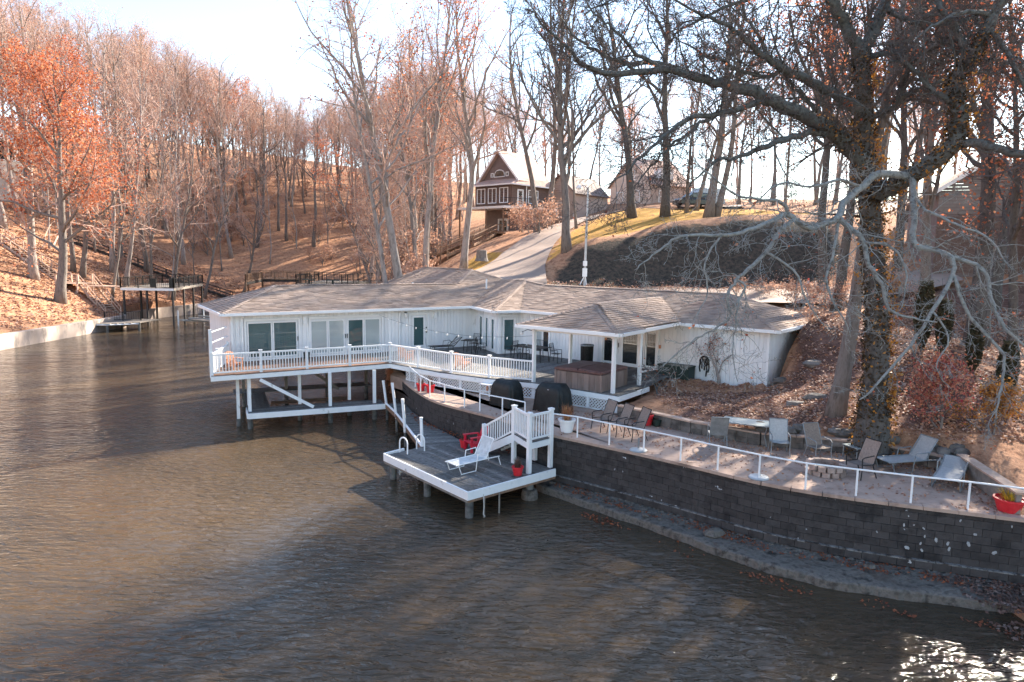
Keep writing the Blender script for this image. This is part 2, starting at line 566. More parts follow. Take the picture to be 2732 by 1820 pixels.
CP = []
for y in (-30, 0, 25, 45, 60, 75, 90, 105):
    for dist, z in ((0.3, 1.15), (8, 4.2), (18, 8.3), (30, 13.2), (45, 19.6), (70, 28), (110, 35)):
        CP.append((-40 - dist, y, z))
for x, y, z in [(-34, 112, 4.0), (-24, 112, 3.6), (-17, 108, 3.6), (-40, 125, 11), (-24, 125, 8.5), (-24, 150, 17), (-50, 150, 23), (-80, 150, 30), (-24, 200, 28), (-60, 200, 34), (30, 200, 22), (80, 200, 24), (-110, 200, 38),
                (-14, 80, 2.5), (-12, 95, 4.4), (-9, 60, 4.2), (-6.5, 45, 2.6), (-7, 52, 5.3), (-6, 55, 6.0), (-9, 75, 7.2), (-4, 66, 7.3), (-1, 75, 9.6), (-2, 88, 11), (-8, 88, 9.5), (6, 85, 11.6), (-4, 110, 12),
                (-2, 50, 5.9), (2, 47, 5.7), (8, 43, 4.8), (13, 40.5, 4.9), (18, 39, 5.2), (4, 53, 5.85), (10, 50, 5.7), (10, 53, 5.9), (16, 49, 5.85), (16, 52.6, 6.0), (22, 48, 6.3), (22, 52, 6.6),
                (5.5, 56.6, 8.6), (9, 57.3, 9.5), (14, 57.8, 10.5), (19, 58, 11), (24, 57.5, 11), (9, 61, 9.9), (14, 63, 10.9), (20, 64, 11.6), (1.5, 57, 7.0), (2.5, 62, 8.2), (5, 68, 10.2),
                (13, 78, 13.2), (22, 78, 13.3), (6, 78, 11.6), (30, 70, 12.6), (36, 78, 14), (33, 95, 15.6), (15, 100, 15.4), (50, 95, 15.6), (0, 130, 15), (30, 130, 16), (60, 60, 14), (90, 60, 17), (100, 120, 18),
                (30, 46, 8.0), (40, 45, 8.3), (24, 42, 6.3), (20, 36, 5.2), (21, 32, 4.6), (28, 34, 5.4), (14, 32, 5.3), (12.9, 30.4, 4.9), (14.5, 29, 4.6), (13.4, 26.5, 3.6), (14.5, 34, 5.3), (9.5, 27.2, 2.45), (7.5, 30.4, 2.35), (9.6, 29.2, 2.4), (11.2, 27.6, 2.6), (12.5, 29.0, 3.7), (6.6, 27.2, 2.4), (6.6, 25.9, 2.45), (8, 24, 2.4), (10.8, 22.6, 2.8), (10.7, 20.8, 2.5), (13, 21, 2.9), (16, 21.5, 3.3),
                (14, 18, 2.3), (16, 16.6, 1.4), (20, 18, 2.3), (22, 25, 3.8), (35, 25, 5.0), (18, 13.0, .35), (30, 12, 1.2), (60, 20, 6), (60, -20, 5), (11.0, 14.4, .15), (15, 13.7, .3)]:
    CP.append((x, y, z))
CPA = np.array(CP)


def _phi(r):
    return r * r * np.log(r + 1e-9)


def _solve():
    n = len(CPA)
    d = np.hypot(CPA[:, None, 0] - CPA[None, :, 0], CPA[:, None, 1] - CPA[None, :, 1])
    K = _phi(d) + np.eye(n) * .8
    Pm = np.hstack([np.ones((n, 1)), CPA[:, :2]])
    A = np.block([[K, Pm], [Pm.T, np.zeros((3, 3))]])
    return np.linalg.solve(A, np.concatenate([CPA[:, 2], np.zeros(3)]))


_W = _solve()


def land(X, Y):
    X, Y = np.atleast_1d(np.asarray(X, float)), np.atleast_1d(np.asarray(Y, float))
    out = _W[-3] + _W[-2] * X + _W[-1] * Y
    for i in range(len(CPA)):
        out = out + _W[i] * _phi(np.hypot(X - CPA[i, 0], Y - CPA[i, 1]))
    out = np.clip(out, .1, 42)
    out += .10 * np.sin(X * .9 + 1.3 * np.sin(Y * .5)) * np.cos(Y * .8) * np.clip((out - 2.5) / 3, 0, 1)
    return out


def land1(x, y):
    return float(land([x], [y])[0])


def span(a, b, s):
    return list(np.arange(a, b, s))


gx = np.array(span(-400, -100, 25) + span(-100, -56, 3) + span(-56, -14, .7) + span(-14, 36, .45) + span(36, 60, 2) + span(60, 120, 6) + span(120, 420, 30))
gy = np.array(span(-90, 6, 8) + span(6, 13, .7) + span(13, 63, .45) + span(63, 114, .8) + span(114, 170, 2.5) + span(170, 300, 10) + span(300, 900, 60))
GX, GY = np.meshgrid(gx, gy)
GZ = land(GX.ravel(), GY.ravel()).reshape(GX.shape)
GZ = np.where(GY > 260, np.minimum(GZ, 30), GZ)
inl = inpoly(GX, GY, LAKE)
dw = polydist(GX, GY, WALL)
GZ = np.where(inl, -1.6, GZ)
# debris bank that slides into the lake beyond the ledge
bankm = inl & (GX > 11.3) & (GY < 16)
GZ = np.where(bankm, np.maximum(GZ, .42 - .33 * np.maximum(0, polydist(GX, GY, [(12.6, 14.5), (14, 14.0), (16, 13.4), (22, 11.5)]))), GZ)
GZ = np.where(inpoly(GX, GY, TERR), np.where(dw > .75, 1.2, -1.6), GZ)
deckarea = inpoly(GX, GY, DECKEDGE + [(-6.1, 36), EA, EB, EC, (6.6, 31.9), (5.7, 28.5)])
GZ = np.where(deckarea, np.minimum(GZ, 1.85), GZ)
GZ = np.where(inpoly(GX, GY, HOUSEP), np.minimum(GZ, 2.3), GZ)
GZ = np.where(inl & ~bankm, np.minimum(GZ, -1.6), GZ)
# zones: 1 golden lawn, 2 dark ivy
LAWN = [(3.0, 57.5), (9, 59.2), (14, 60.5), (19, 61.5), (27, 61), (30, 70), (26, 80), (12, 79), (7.5, 72), (4.2, 64)]
LAWN2 = [(-6.5, 54), (-2.6, 58), (-1.2, 66), (-3.5, 68), (-7.5, 60)]
LAWN3 = [(16, 27.5), (30, 27), (34, 40), (24, 41), (17, 35)]
SLOPE = [(6.2, 24.6), (9, 22.6), (14, 20.4), (18, 20.5), (18, 31), (13.4, 31.5), (11.8, 27.8), (7, 28.7)]  # ground colour darkened here to carry the slope's shade
BANK = [(2.4, 52.0), (10, 52.0), (17, 51.5), (25, 51), (26, 57.4), (19.5, 58.2), (14, 58), (9, 57.4), (4.8, 56.4)]


def soft(poly, w):
    ins = inpoly(GX, GY, poly)
    d = polydist(GX, GY, list(poly) + [poly[0]])
    return np.clip(.5 + np.where(ins, d, -d) / w, 0, 1)


zone = np.stack([np.maximum(soft(LAWN, 2.5), soft(LAWN2, 2)), soft(BANK, 2.0), np.maximum(soft(LAWN3, 2.5), soft(SLOPE, 1.5)), np.ones_like(GX)], -1)


def groundmat():
    m = bpy.data.materials.new('leaf_litter_ground')
    m.use_nodes = True
    nt = m.node_tree
    L = nt.links.new
    P = nt.nodes['Principled BSDF']
    P.inputs['Roughness'].default_value = .95
    P.inputs['Specular IOR Level'].default_value = .1
    geo = nd(nt, 'ShaderNodeNewGeometry')

    def noise(s, det=8, ro=.65):
        n = nd(nt, 'ShaderNodeTexNoise')
        n.inputs['Scale'].default_value, n.inputs['Detail'].default_value, n.inputs['Roughness'].default_value = s, det, ro
        L(geo.outputs['Position'], n.inputs['Vector'])
        return n.outputs['Fac']

    def ramp(fac, cols, lo, hi):
        r = nd(nt, 'ShaderNodeValToRGB')
        e = r.color_ramp.elements
        e[0].position, e[1].position = lo, hi
        e[0].color, e[1].color = (*cols[0], 1), (*cols[-1], 1)
        for i, c in enumerate(cols[1:-1]):
            e.new(lo + (hi - lo) * (i + 1) / (len(cols) - 1)).color = (*c, 1)
        L(fac, r.inputs['Fac'])
        return r.outputs['Color']

    litter = ramp(noise(2.2, 10, .75), [(.10, .05, .035), (.36, .19, .115), (.55, .31, .19), (.26, .13, .08)], .33, .68)
    patch = ramp(noise(.16, 4), [(.46, .26, .16), (.38, .19, .11)], .4, .6)
    mx = nd(nt, 'ShaderNodeMix', data_type='RGBA')
    mx.inputs['Factor'].default_value = .25
    L(litter, mx.inputs['A'])
    L(patch, mx.inputs['B'])
    lawn = ramp(noise(1.6, 9, .7), [(.27, .135, .08), (.46, .25, .065), (.53, .30, .07), (.38, .19, .11)], .33, .66)
    ivy = ramp(noise(3.5, 9, .7), [(.035, .032, .026), (.085, .07, .055), (.16, .10, .075)], .35, .7)
    lawn3 = ramp(noise(1.6, 9, .7), [(.10, .058, .045), (.17, .095, .072), (.26, .15, .115)], .35, .65)
    vc = nd(nt, 'ShaderNodeVertexColor', layer_name='zone')
    sp = nd(nt, 'ShaderNodeSeparateColor')
    L(vc.outputs['Color'], sp.inputs[0])
    edge = noise(.9, 6)
    col = mx.outputs['Result']
    for i, c in ((0, lawn), (1, ivy), (2, lawn3)):
        a = nd(nt, 'ShaderNodeMath', operation='ADD')
        L(sp.outputs[i], a.inputs[0])
        L(edge, a.inputs[1])
        mr = nd(nt, 'ShaderNodeMapRange')
        mr.inputs['From Min'].default_value, mr.inputs['From Max'].default_value = .82, 1.05
        L(a.outputs[0], mr.inputs['Value'])
        k = nd(nt, 'ShaderNodeMix', data_type='RGBA')
        L(mr.outputs[0], k.inputs['Factor'])
        L(col, k.inputs['A'])
        L(c, k.inputs['B'])
        col = k.outputs['Result']
    L(col, P.inputs['Base Color'])
    bn = nd(nt, 'ShaderNodeBump')
    bn.inputs['Strength'].default_value, bn.inputs['Distance'].default_value = .8, .12
    L(noise(5, 6, .7), bn.inputs['Height'])
    L(bn.outputs[0], P.inputs['Normal'])
    return m


def gridmesh(name, X, Y, Z, mat):
    h, w = X.shape
    me = bpy.data.meshes.new(name)
    vs = np.stack([X, Y, Z], -1).reshape(-1, 3)
    idx = np.arange(h * w).reshape(h, w)
    fs = np.stack([idx[:-1, :-1], idx[:-1, 1:], idx[1:, 1:], idx[1:, :-1]], -1).reshape(-1, 4)
    me.from_pydata(vs.tolist(), [], fs.tolist())
    me.polygons.foreach_set('use_smooth', [True] * len(me.polygons))
    me.materials.append(mat)
    o = bpy.data.objects.new(name, me)
    COL.objects.link(o)
    return o


M['ground'] = groundmat()
ground = struct(gridmesh('ground', GX, GY, GZ, M['ground']))
ca = ground.data.color_attributes.new('zone', 'FLOAT_COLOR', 'POINT')
ca.data.foreach_set('color', zone.reshape(-1).astype(np.float32))


def gz(x, y):
    """height of the finished ground sheet"""
    i = min(max(np.searchsorted(gx, x) - 1, 0), len(gx) - 2)
    j = min(max(np.searchsorted(gy, y) - 1, 0), len(gy) - 2)
    tx, ty = (x - gx[i]) / (gx[i + 1] - gx[i]), (y - gy[j]) / (gy[j + 1] - gy[j])
    return float(GZ[j, i] * (1 - tx) * (1 - ty) + GZ[j, i + 1] * tx * (1 - ty) + GZ[j + 1, i] * (1 - tx) * ty + GZ[j + 1, i + 1] * tx * ty)


mb = MB()
mb.poly([(-420, -90, 0), (420, -90, 0), (420, 140, 0), (-420, 140, 0)])
struct(mb.build('water', M['water']))


def drape(name, left, right, mat, lift=.05, n=30, m=5):
    """a paved strip laid over the terrain between two edges"""
    def res(p, k):
        d = [0]
        for a, b in zip(p[:-1], p[1:]):
            d.append(d[-1] + math.hypot(b[0] - a[0], b[1] - a[1]))
        t = k * d[-1]
        for i in range(len(p) - 1):
            if t <= d[i + 1] + 1e-9:
                u = (t - d[i]) / (d[i + 1] - d[i])
                return p[i][0] + (p[i + 1][0] - p[i][0]) * u, p[i][1] + (p[i + 1][1] - p[i][1]) * u
        return p[-1]
    X, Y, Z = np.zeros((n, m)), np.zeros((n, m)), np.zeros((n, m))
    for i in range(n):
        a, b = res(left, i / (n - 1)), res(right, i / (n - 1))
        for j in range(m):
            u = j / (m - 1)
            x, y = a[0] + (b[0] - a[0]) * u, a[1] + (b[1] - a[1]) * u
            X[i, j], Y[i, j] = x, y
            Z[i, j] = gz(x, y)
    for i in range(n):      # level across, a little above the highest side
        Z[i, :] = Z[i, :] * .75 + Z[i, :].max() * .25
    return struct(gridmesh(name, X, Y, Z + lift, mat))


drape('driveway', [(-6.2, 49), (-5.0, 53), (-3.0, 58), (-.9, 65), (2.5, 73), (7.5, 80), (11, 84)], [(3.5, 47.8), (2.6, 51), (2.6, 56), (3.8, 64), (6.6, 72), (10.6, 78), (14, 81.5)], M['drive'], .12, 60, 9)
drape('driveway_behind_house', [(3.5, 47.6), (10, 43.6), (16, 40.4), (22, 39.6), (27, 41)], [(3.0, 51), (10.5, 50.4), (17, 49.3), (22, 46), (28.5, 46)], M['drive'], .1, 40, 8)
drape('driveway_upper', [(24, 62), (30, 66), (38, 80), (44, 92)], [(30, 60), (36, 66), (44, 78), (52, 90)], M['drive'], .12, 24, 5)
drape('parking_apron', [(11, 84), (17, 85), (27, 84)], [(12, 80.6), (18, 81.2), (27, 80)], M['drive'], .12, 12, 4)

# left seawall
tw = thing('seawall', 'stained pale concrete seawall along the left shore', 'wall', (-40, 60, 0))
for (a, b) in [((-40, 20), (-40, 70)), ((-40, 70), (-41.5, 72)), ((-41.5, 72), (-41.5, 80)), ((-41.5, 80), (-40, 86)), ((-40, 86), (-39.8, 108))]:
    L_ = math.hypot(b[0] - a[0], b[1] - a[1])
    n = max(1, round(L_ / 6))
    for i in range(n):
        p = (a[0] + (b[0] - a[0]) * i / n, a[1] + (b[1] - a[1]) * i / n)
        q = (a[0] + (b[0] - a[0]) * (i + .997) / n, a[1] + (b[1] - a[1]) * (i + .997) / n)
        MB().beam((p[0], p[1], .1), (q[0], q[1], .1), .5, 2.2).build('wall_panel', M['seawall'], tw)
far_w = thing('timber_seawall', 'dark timber seawall closing the far end of the inlet', 'wall', (-28, 108.5, 0))
for i in range(8):
    MB().beam((-39.7 + i * 3, 108 + i * .25, .5), (-36.75 + i * 3, 108.25 + i * .25, .5), .4, 2.0).build('wall_panel', M['darkwood'], far_w)

def pathlen(p):
    d = [0.0]
    for a, b in zip(p[:-1], p[1:]):
        d.append(d[-1] + math.hypot(b[0] - a[0], b[1] - a[1]))
    return d


def patht(p, d, s):
    s = min(max(s, 0), d[-1] - 1e-6)
    for i in range(len(p) - 1):
        if s <= d[i + 1]:
            u = (s - d[i]) / (d[i + 1] - d[i])
            a, b = p[i], p[i + 1]
            tx, ty = (b[0] - a[0]) / (d[i + 1] - d[i]), (b[1] - a[1]) / (d[i + 1] - d[i])
            return a[0] + (b[0] - a[0]) * u, a[1] + (b[1] - a[1]) * u, tx, ty


def smooth_path(p, it=2):
    for _ in range(it):
        q = [p[0]]
        for a, b in zip(p[:-1], p[1:]):
            q += [(a[0] * .75 + b[0] * .25, a[1] * .75 + b[1] * .25), (a[0] * .25 + b[0] * .75, a[1] * .25 + b[1] * .75)]
        p = q + [p[-1]]
    return p


# ------------------------------------------------------------------ terrace and retaining wall
mb = MB()
_ws = smooth_path(WALL)
_in = []
for _i, _w in enumerate(_ws):
    _a, _b = _ws[max(_i - 1, 0)], _ws[min(_i + 1, len(_ws) - 1)]
    _l = math.hypot(_b[0] - _a[0], _b[1] - _a[1])
    _in.append((_w[0] - (_b[1] - _a[1]) / _l * .15, _w[1] + (_b[0] - _a[0]) / _l * .15))
mb.prism([w for w in _in if w[0] < 12.4] + [(12.5, 16.15)] + list(reversed(BACKW)) + DECKEDGE, 1.3, 1.9)
terrace = struct(mb.build('terrace', M['concrete']))


WS = smooth_path(WALL)
WD = pathlen(WS)
rw = thing('retaining_wall', 'curved dark painted block retaining wall with peeling white spots below the terrace', 'wall', (5.1, 19.9, 0))


def offs(p, d, s, o):
    x, y, tx, ty = patht(p, d, s)
    return x + ty * o, y - tx * o, tx, ty     # positive o: towards the lake


mb = MB()      # recessed mortar core behind the blocks
N = 90
for i in range(N):
    a = offs(WS, WD, WD[-1] * i / N, -.13)
    b = offs(WS, WD, WD[-1] * (i + 1) / N, -.13)
    mb.beam((a[0], a[1], .78), (b[0], b[1], .78), .20, 2.14)
mb.build('mortar_core', M['mortar'], rw)
brng = random.Random(3)
blocks = []
H_C, L_B = .2, .4
for c in range(8):
    z = .30 + c * H_C + .1
    s = (L_B / 2 if c % 2 else 0)
    proud = .09 if c == 0 else 0
    while s < WD[-1] - L_B:
        x, y, tx, ty = offs(WS, WD, s + L_B / 2, -.03 + proud + brng.uniform(-.006, .006))
        blocks.append((x, y, z, math.atan2(ty, tx) + brng.uniform(-.008, .008)))
        s += L_B
bm_ = MB().box((0, 0, 0), (L_B - .008, .1, H_C - .009))
blk_src = bm_.build('block', M['block'], rw, off=(0, 0, 0))
blk_me = blk_src.data
bpy.data.objects.remove(blk_src)
blocks.sort(key=lambda b: math.hypot(b[0], b[1]) + (100 if (b[0] > 13.2 or b[0] < -1) else 0))
for i, (x, y, z, a) in enumerate(blocks[:300]):
    o = bpy.data.objects.new('block', blk_me)
    COL.objects.link(o)
    o.parent = rw
    o.location = Vector((x, y, z)) - ORG[rw]
    o.rotation_euler = (0, 0, a)
mb = MB()
for x, y, z, a in blocks[300:]:
    mb.box((x, y, z), (L_B - .008, .1, H_C - .009), a)
mb.build('far_blocks', M['block'], rw, kind='stuff')
for i in range(60):      # pale mortar shelf above the footing course
    s0, s1 = WD[-1] * i / 60, WD[-1] * (i + .97) / 60
    a, b = offs(WS, WD, s0, .05), offs(WS, WD, s1, .05)
    MB().beam((a[0], a[1], .502), (b[0], b[1], .502), .13, .018 + brng.uniform(0, .02)).build('mortar_shelf', M['shelf'], rw)
for i in range(40):      # coping along the edge of the terrace
    s0, s1 = (WD[-1] - 2.4) * i / 40, (WD[-1] - 2.4) * (i + .985) / 40
    a, b = offs(WS, WD, s0, -.06), offs(WS, WD, s1, -.06)
    MB().beam((a[0], a[1], 1.866), (b[0], b[1], 1.866), .3, .09).build('coping', M['concrete'], rw)

# pale scars where the paint has peeled
for fx, fy, fs in ((2411, 1401, 1.1), (2439, 1401, .7), (2466, 1410, .9), (2468, 1431, .9), (2499, 1441, 1.5), (2421, 1461, 1.7), (2456, 1450, 1.0), (2531, 1450, 1.3), (2531, 1465, 1.4), (2586, 1453, 1.6), (2603, 1426, 1.2), (2652, 1475, 1.6), (2341, 1419, .8), (2563, 1389, .9), (2128, 1437, .7), (2150, 1412, .6), (1765, 1335, .7), (1640, 1252, .9), (1662, 1258, .6), (1210, 1130, .9), (2700, 1405, .8), (2460, 1468, 1.1), (2055, 1380, .5)):
    r_ = ray(fx, fy)
    best = None
    for k in range(900):
        sx = WD[-1] * k / 900
        x, y, tx, ty = offs(WS, WD, sx, .032)
        e_ = abs(r_[0] * y / r_[1] - x)
        if y < 29 and (best is None or e_ < best[0]):
            best = (e_, x, y, tx, ty, CAM_Z + r_[2] * y / r_[1])
    _, x, y, tx, ty, z = best
    mb = MB()
    pts = []
    for k in range(9):
        a_ = 2 * math.pi * k / 9
        q_ = .029 * fs * brng.uniform(.8, 1.15) * (1 + .3 * math.sin(2 * a_ + fx))
        pts.append((x + tx * q_ * math.cos(a_), y + ty * q_ * math.cos(a_), z + q_ * 1.25 * math.sin(a_)))
    n_ = (ty * .004, -tx * .004)
    mb.add(pts + [(p[0] + n_[0], p[1] + n_[1], p[2]) for p in pts], [tuple(range(9, 18))] + [(k, (k + 1) % 9, 9 + (k + 1) % 9, 9 + k) for k in range(9)])
    mb.build('peeled_patch', M['concrete_pale'], rw)

# concrete footing ledge at the waterline
led_out = smooth_path([(.9, 22.4), (1.5, 21.8), (2.75, 20.42), (4.07, 19.15), (5.17, 17.82), (6.2, 16.7), (7.08, 15.98), (7.88, 15.52), (9.25, 15.12), (10.55, 14.85), (12, 14.5), (15, 13.8)])
lod = pathlen(led_out)
win_ = [w for w in WS if w[0] > .8]
wid = pathlen(win_)
nl = 190
prof = [(0, .27), (.12, .27), (.25, .26), (.4, .25), (.55, .25), (.7, .245), (.82, .24), (.9, .235), (.955, .225), (.975, .19), (.985, .0), (.99, -.6)]
nk = len(prof)
LX, LY, LZ = np.zeros((nl, nk)), np.zeros((nl, nk)), np.zeros((nl, nk))
lr = random.Random(5)
for i in range(nl):
    a, b = patht(led_out, lod, lod[-1] * i / (nl - 1)), patht(win_, wid, wid[-1] * i / (nl - 1))
    j_ = .02 * math.sin(i * .37) + lr.uniform(-.012, .012)
    for k, (u, z) in enumerate(prof):
        w_ = u * .86 + (j_ if 3 < k else 0) * .9
        LX[i, k] = b[0] + (a[0] - b[0]) * w_
        LY[i, k] = b[1] + (a[1] - b[1]) * w_
        LZ[i, k] = z + (lr.uniform(-.012, .012) + .008 * math.sin(i * .21 + k)) * (0 < k < 9)
led = gridmesh('footing_ledge', LX[::-1], LY[::-1], LZ[::-1], M['ledge'])
led.data.polygons.foreach_set('use_smooth', [False] * len(led.data.polygons))
struct(led)

# low garden wall behind the terrace
gw = thing('garden_wall', 'low grey block wall with concrete cap along the back of the terrace', 'wall', (8.2, 21.9, 1.9))
gblk = MB().box((0, 0, 0), (.385, .19, .188)).build('block', M['stone'], gw, off=(0, 0, 0))
gme = gblk.data
bpy.data.objects.remove(gblk)
for (a, b) in zip(BACKW[:-2], BACKW[1:-1]):
    L_ = math.hypot(b[0] - a[0], b[1] - a[1])
    ang = math.atan2(b[1] - a[1], b[0] - a[0])
    n = max(1, round(L_ / .4))
    for c in range(2):
        for i in range(n):
            u = (i + .5) / n
            o = bpy.data.objects.new('block', gme)
            COL.objects.link(o)
            o.parent = gw
            o.location = Vector((a[0] + (b[0] - a[0]) * u, a[1] + (b[1] - a[1]) * u, 2.0 + c * .195)) - ORG[gw]
            o.rotation_euler = (0, 0, ang)
            o.scale = (L_ / n / .4, 1, 1)
    nc = max(1, round(L_ / .9))
    for i in range(nc):
        p = (a[0] + (b[0] - a[0]) * i / nc, a[1] + (b[1] - a[1]) * i / nc, 2.325)
        q = (a[0] + (b[0] - a[0]) * (i + .985) / nc, a[1] + (b[1] - a[1]) * (i + .985) / nc, 2.325)
        MB().beam(p, q, .27, .06).build('cap', M['plank'] if a[0] < 6 else M['concrete'], gw)


def rock(mbx, c, s, r):
    """one lumpy stone"""
    prof = []
    b = len(mbx.v)
    n, m = 7, 4
    vs = []
    for j in range(1, m):
        th = math.pi * j / m
        for i in range(n):
            ph = 2 * math.pi * i / n
            k = r.uniform(.8, 1.15)
            vs.append((c[0] + s[0] * k * math.sin(th) * math.cos(ph), c[1] + s[1] * k * math.sin(th) * math.sin(ph), c[2] + s[2] * k * math.cos(th)))
    top, bot = len(vs), len(vs) + 1
    vs += [(c[0], c[1], c[2] + s[2] * .95), (c[0], c[1], c[2] - s[2])]
    fs = []
    for j in range(m - 2):
        for i in range(n):
            fs.append((j * n + i, (j + 1) * n + i, (j + 1) * n + (i + 1) % n, j * n + (i + 1) % n))
    fs += [(top, i, (i + 1) % n) for i in range(n)] + [(bot, (m - 2) * n + (i + 1) % n, (m - 2) * n + i) for i in range(n)]
    return mbx.add(vs, fs)


sr = random.Random(11)
for i in range(34):
    x, y, tx, ty = patht(BACKW[1:-1], pathlen(BACKW[1:-1]), 2.2 + i * .2)
    ox = sr.uniform(.2, .5)
    s = sr.uniform(.14, .26)
    rock(MB(), (x - ty * ox, y + tx * ox, 2.36 + sr.uniform(0, .15)), (s * 1.3, s, s * .7), sr).build('stone', M['stone'], gw)
# timber beam that closes the right end of the terrace
tb = thing('timber_planter_edge', 'weathered plank beam sloping across the right end of the terrace', 'beam', (12.7, 17.8, 1.9))
MB().beam((13.05, 19.2, 2.17), (12.38, 16.0, 2.17), .12, .5).build('board', M['woodgrey'], tb)
MB().beam((13.1, 19.25, 2.45), (12.42, 15.95, 2.45), .3, .05).build('cap_plank', M['plank'], tb)

# pipe railing on the wall
def pipe_rail(name, label, spots, h=.72, r=.024, end_drop=False):
    t = thing(name, label, 'railing', (*spots[0], 1.9))
    tops = []
    for i, (x, y) in enumerate(spots):
        MB().tube([(x, y, 1.88), (x, y, 1.9 + h)], r * 1.15, 8).build('post', M['white_clean'], t)
        tops.append((x, y, 1.9 + h))
    MB().tube(tops, r, 8).build('rail', M['white_clean'], t)
    return t


def px_spots(pts):
    return [tuple(at_z(x, y, 1.9)[:2]) for x, y in pts]


pipe_rail('pipe_railing', 'white pipe railing on the wall edge right of the white stair landing', px_spots([(1470, 1158), (1540, 1168), (1625, 1188), (1717, 1207), (1815, 1230), (1914, 1255), (2024, 1281), (2148, 1306), (2283, 1324), (2429, 1343), (2581, 1361), (2735, 1382)]))
pipe_rail('pipe_railing', 'short white pipe railing left of the white stair landing', px_spots([(1280, 1098), (1340, 1111), (1400, 1124)]))
pipe_rail('pipe_railing', 'white pipe railing curving along the wall below the lattice deck', px_spots([(1093, 1018), (1108, 1033), (1122, 1046), (1147, 1060), (1186, 1072), (1239, 1088)]))

# ------------------------------------------------------------------ lake house
def v2(a, z=0.0):
    return Vector((a[0], a[1], z))


class Line:
    """a wall line: t runs along it, n points into the house"""
    def __init__(s, a, b, off=.45):
        a, b = Vector(a[:2]), Vector(b[:2])
        s.len = (b - a).length
        s.d = (b - a) / s.len
        s.n = Vector((-s.d.y, s.d.x))
        s.o = a + s.n * off
        s.ang = math.atan2(s.d.y, s.d.x)

    def p(s, t, z=0.0, out=0.0):
        q = s.o + s.d * t - s.n * out
        return Vector((q.x, q.y, z))

    def isect(s, o):
        den = s.d.x * o.d.y - s.d.y * o.d.x
        w = o.o - s.o
        return (w.x * o.d.y - w.y * o.d.x) / den


LL, LBL, LBF, LR = Line(E0, EA), Line(EA, EB), Line(EB, EC), Line(EC, ED)
house = thing('lake_house', 'white board sided lake house with brown shingle hip roofs over the water', 'house', (-1, 38, 2.6))
Z_EAVE, PIT = 5.0, .35
BW = .203


def wall_boards(ln, t0, t1, z0, z1, holes, parent, name='siding_board', mat=None, bw=BW):
    mat = mat or M['siding']
    cuts = sorted({t0, t1} | {h[i] for h in holes for i in (0, 1) if t0 < h[i] < t1} | {t0 + k * bw for k in range(int((t1 - t0) / bw) + 1)})
    for a, b in zip(cuts[:-1], cuts[1:]):
        if b - a < .015:
            continue
        mid = (a + b) / 2
        segs = [(z0, z1)]
        for h in holes:
            if h[0] < mid < h[1]:
                ns = []
                for s0, s1 in segs:
                    if h[2] > s0:
                        ns.append((s0, min(s1, h[2])))
                    if h[3] < s1:
                        ns.append((max(s0, h[3]), s1))
                segs = ns
        for s0, s1 in segs:
            if s1 - s0 < .03:
                continue
            c = ln.p(mid, (s0 + s1) / 2, .012)
            MB().box(c, (b - a - .014, .024, s1 - s0), ln.ang).build(name, mat, parent)


def backing(ln, t0, t1, z0, z1, parent, mat=None):
    MB().box(ln.p((t0 + t1) / 2, (z0 + z1) / 2, -.065), (t1 - t0, .13, z1 - z0), ln.ang).build('wall', mat or M['siding'], parent)


def window(ln, t0, t1, zb, zt, panes, parent, name='window', fw=.07, handle=None, casing=.09, mat=None):
    """casing proud of the wall, sash frames and glass panes set back inside it; panes: [(ta, tb, zlo, zhi, material)]"""
    mat = mat or M['trim']
    mb = MB()
    tm, zm = (t0 + t1) / 2, (zb + zt) / 2
    mb.box(ln.p(t0 + casing / 2, zm, .045), (casing, .055, zt - zb), ln.ang)
    mb.box(ln.p(t1 - casing / 2, zm, .045), (casing, .055, zt - zb), ln.ang)
    mb.box(ln.p(tm, zt - casing / 2, .048), (t1 - t0 - 2 * casing, .06, casing), ln.ang)
    mb.box(ln.p(tm, zb + .03, .048), (t1 - t0 - 2 * casing, .06, .06), ln.ang)
    w = mb.build(name, mat, parent)
    for i, (a, b, lo, hi, gm) in enumerate(panes):
        mb = MB()
        mb.box(ln.p(a - fw / 2, (lo + hi) / 2, .032), (fw, .04, hi - lo + 2 * fw), ln.ang)
        mb.box(ln.p(b + fw / 2, (lo + hi) / 2, .032), (fw, .04, hi - lo + 2 * fw), ln.ang)
        mb.box(ln.p((a + b) / 2, lo - fw / 2, .032), (b - a, .04, fw), ln.ang)
        mb.box(ln.p((a + b) / 2, hi + fw / 2, .032), (b - a, .04, fw), ln.ang)
        mb.build('frame', mat, w)
        MB().box(ln.p((a + b) / 2, (lo + hi) / 2, .012), (b - a, .012, hi - lo), ln.ang).build('pane', gm, w)
    if handle:
        for t in handle:
            MB().box(ln.p(t, zb + 1.0, .085), (.03, .04, .22), ln.ang).build('handle', M['black'], w)
    return w


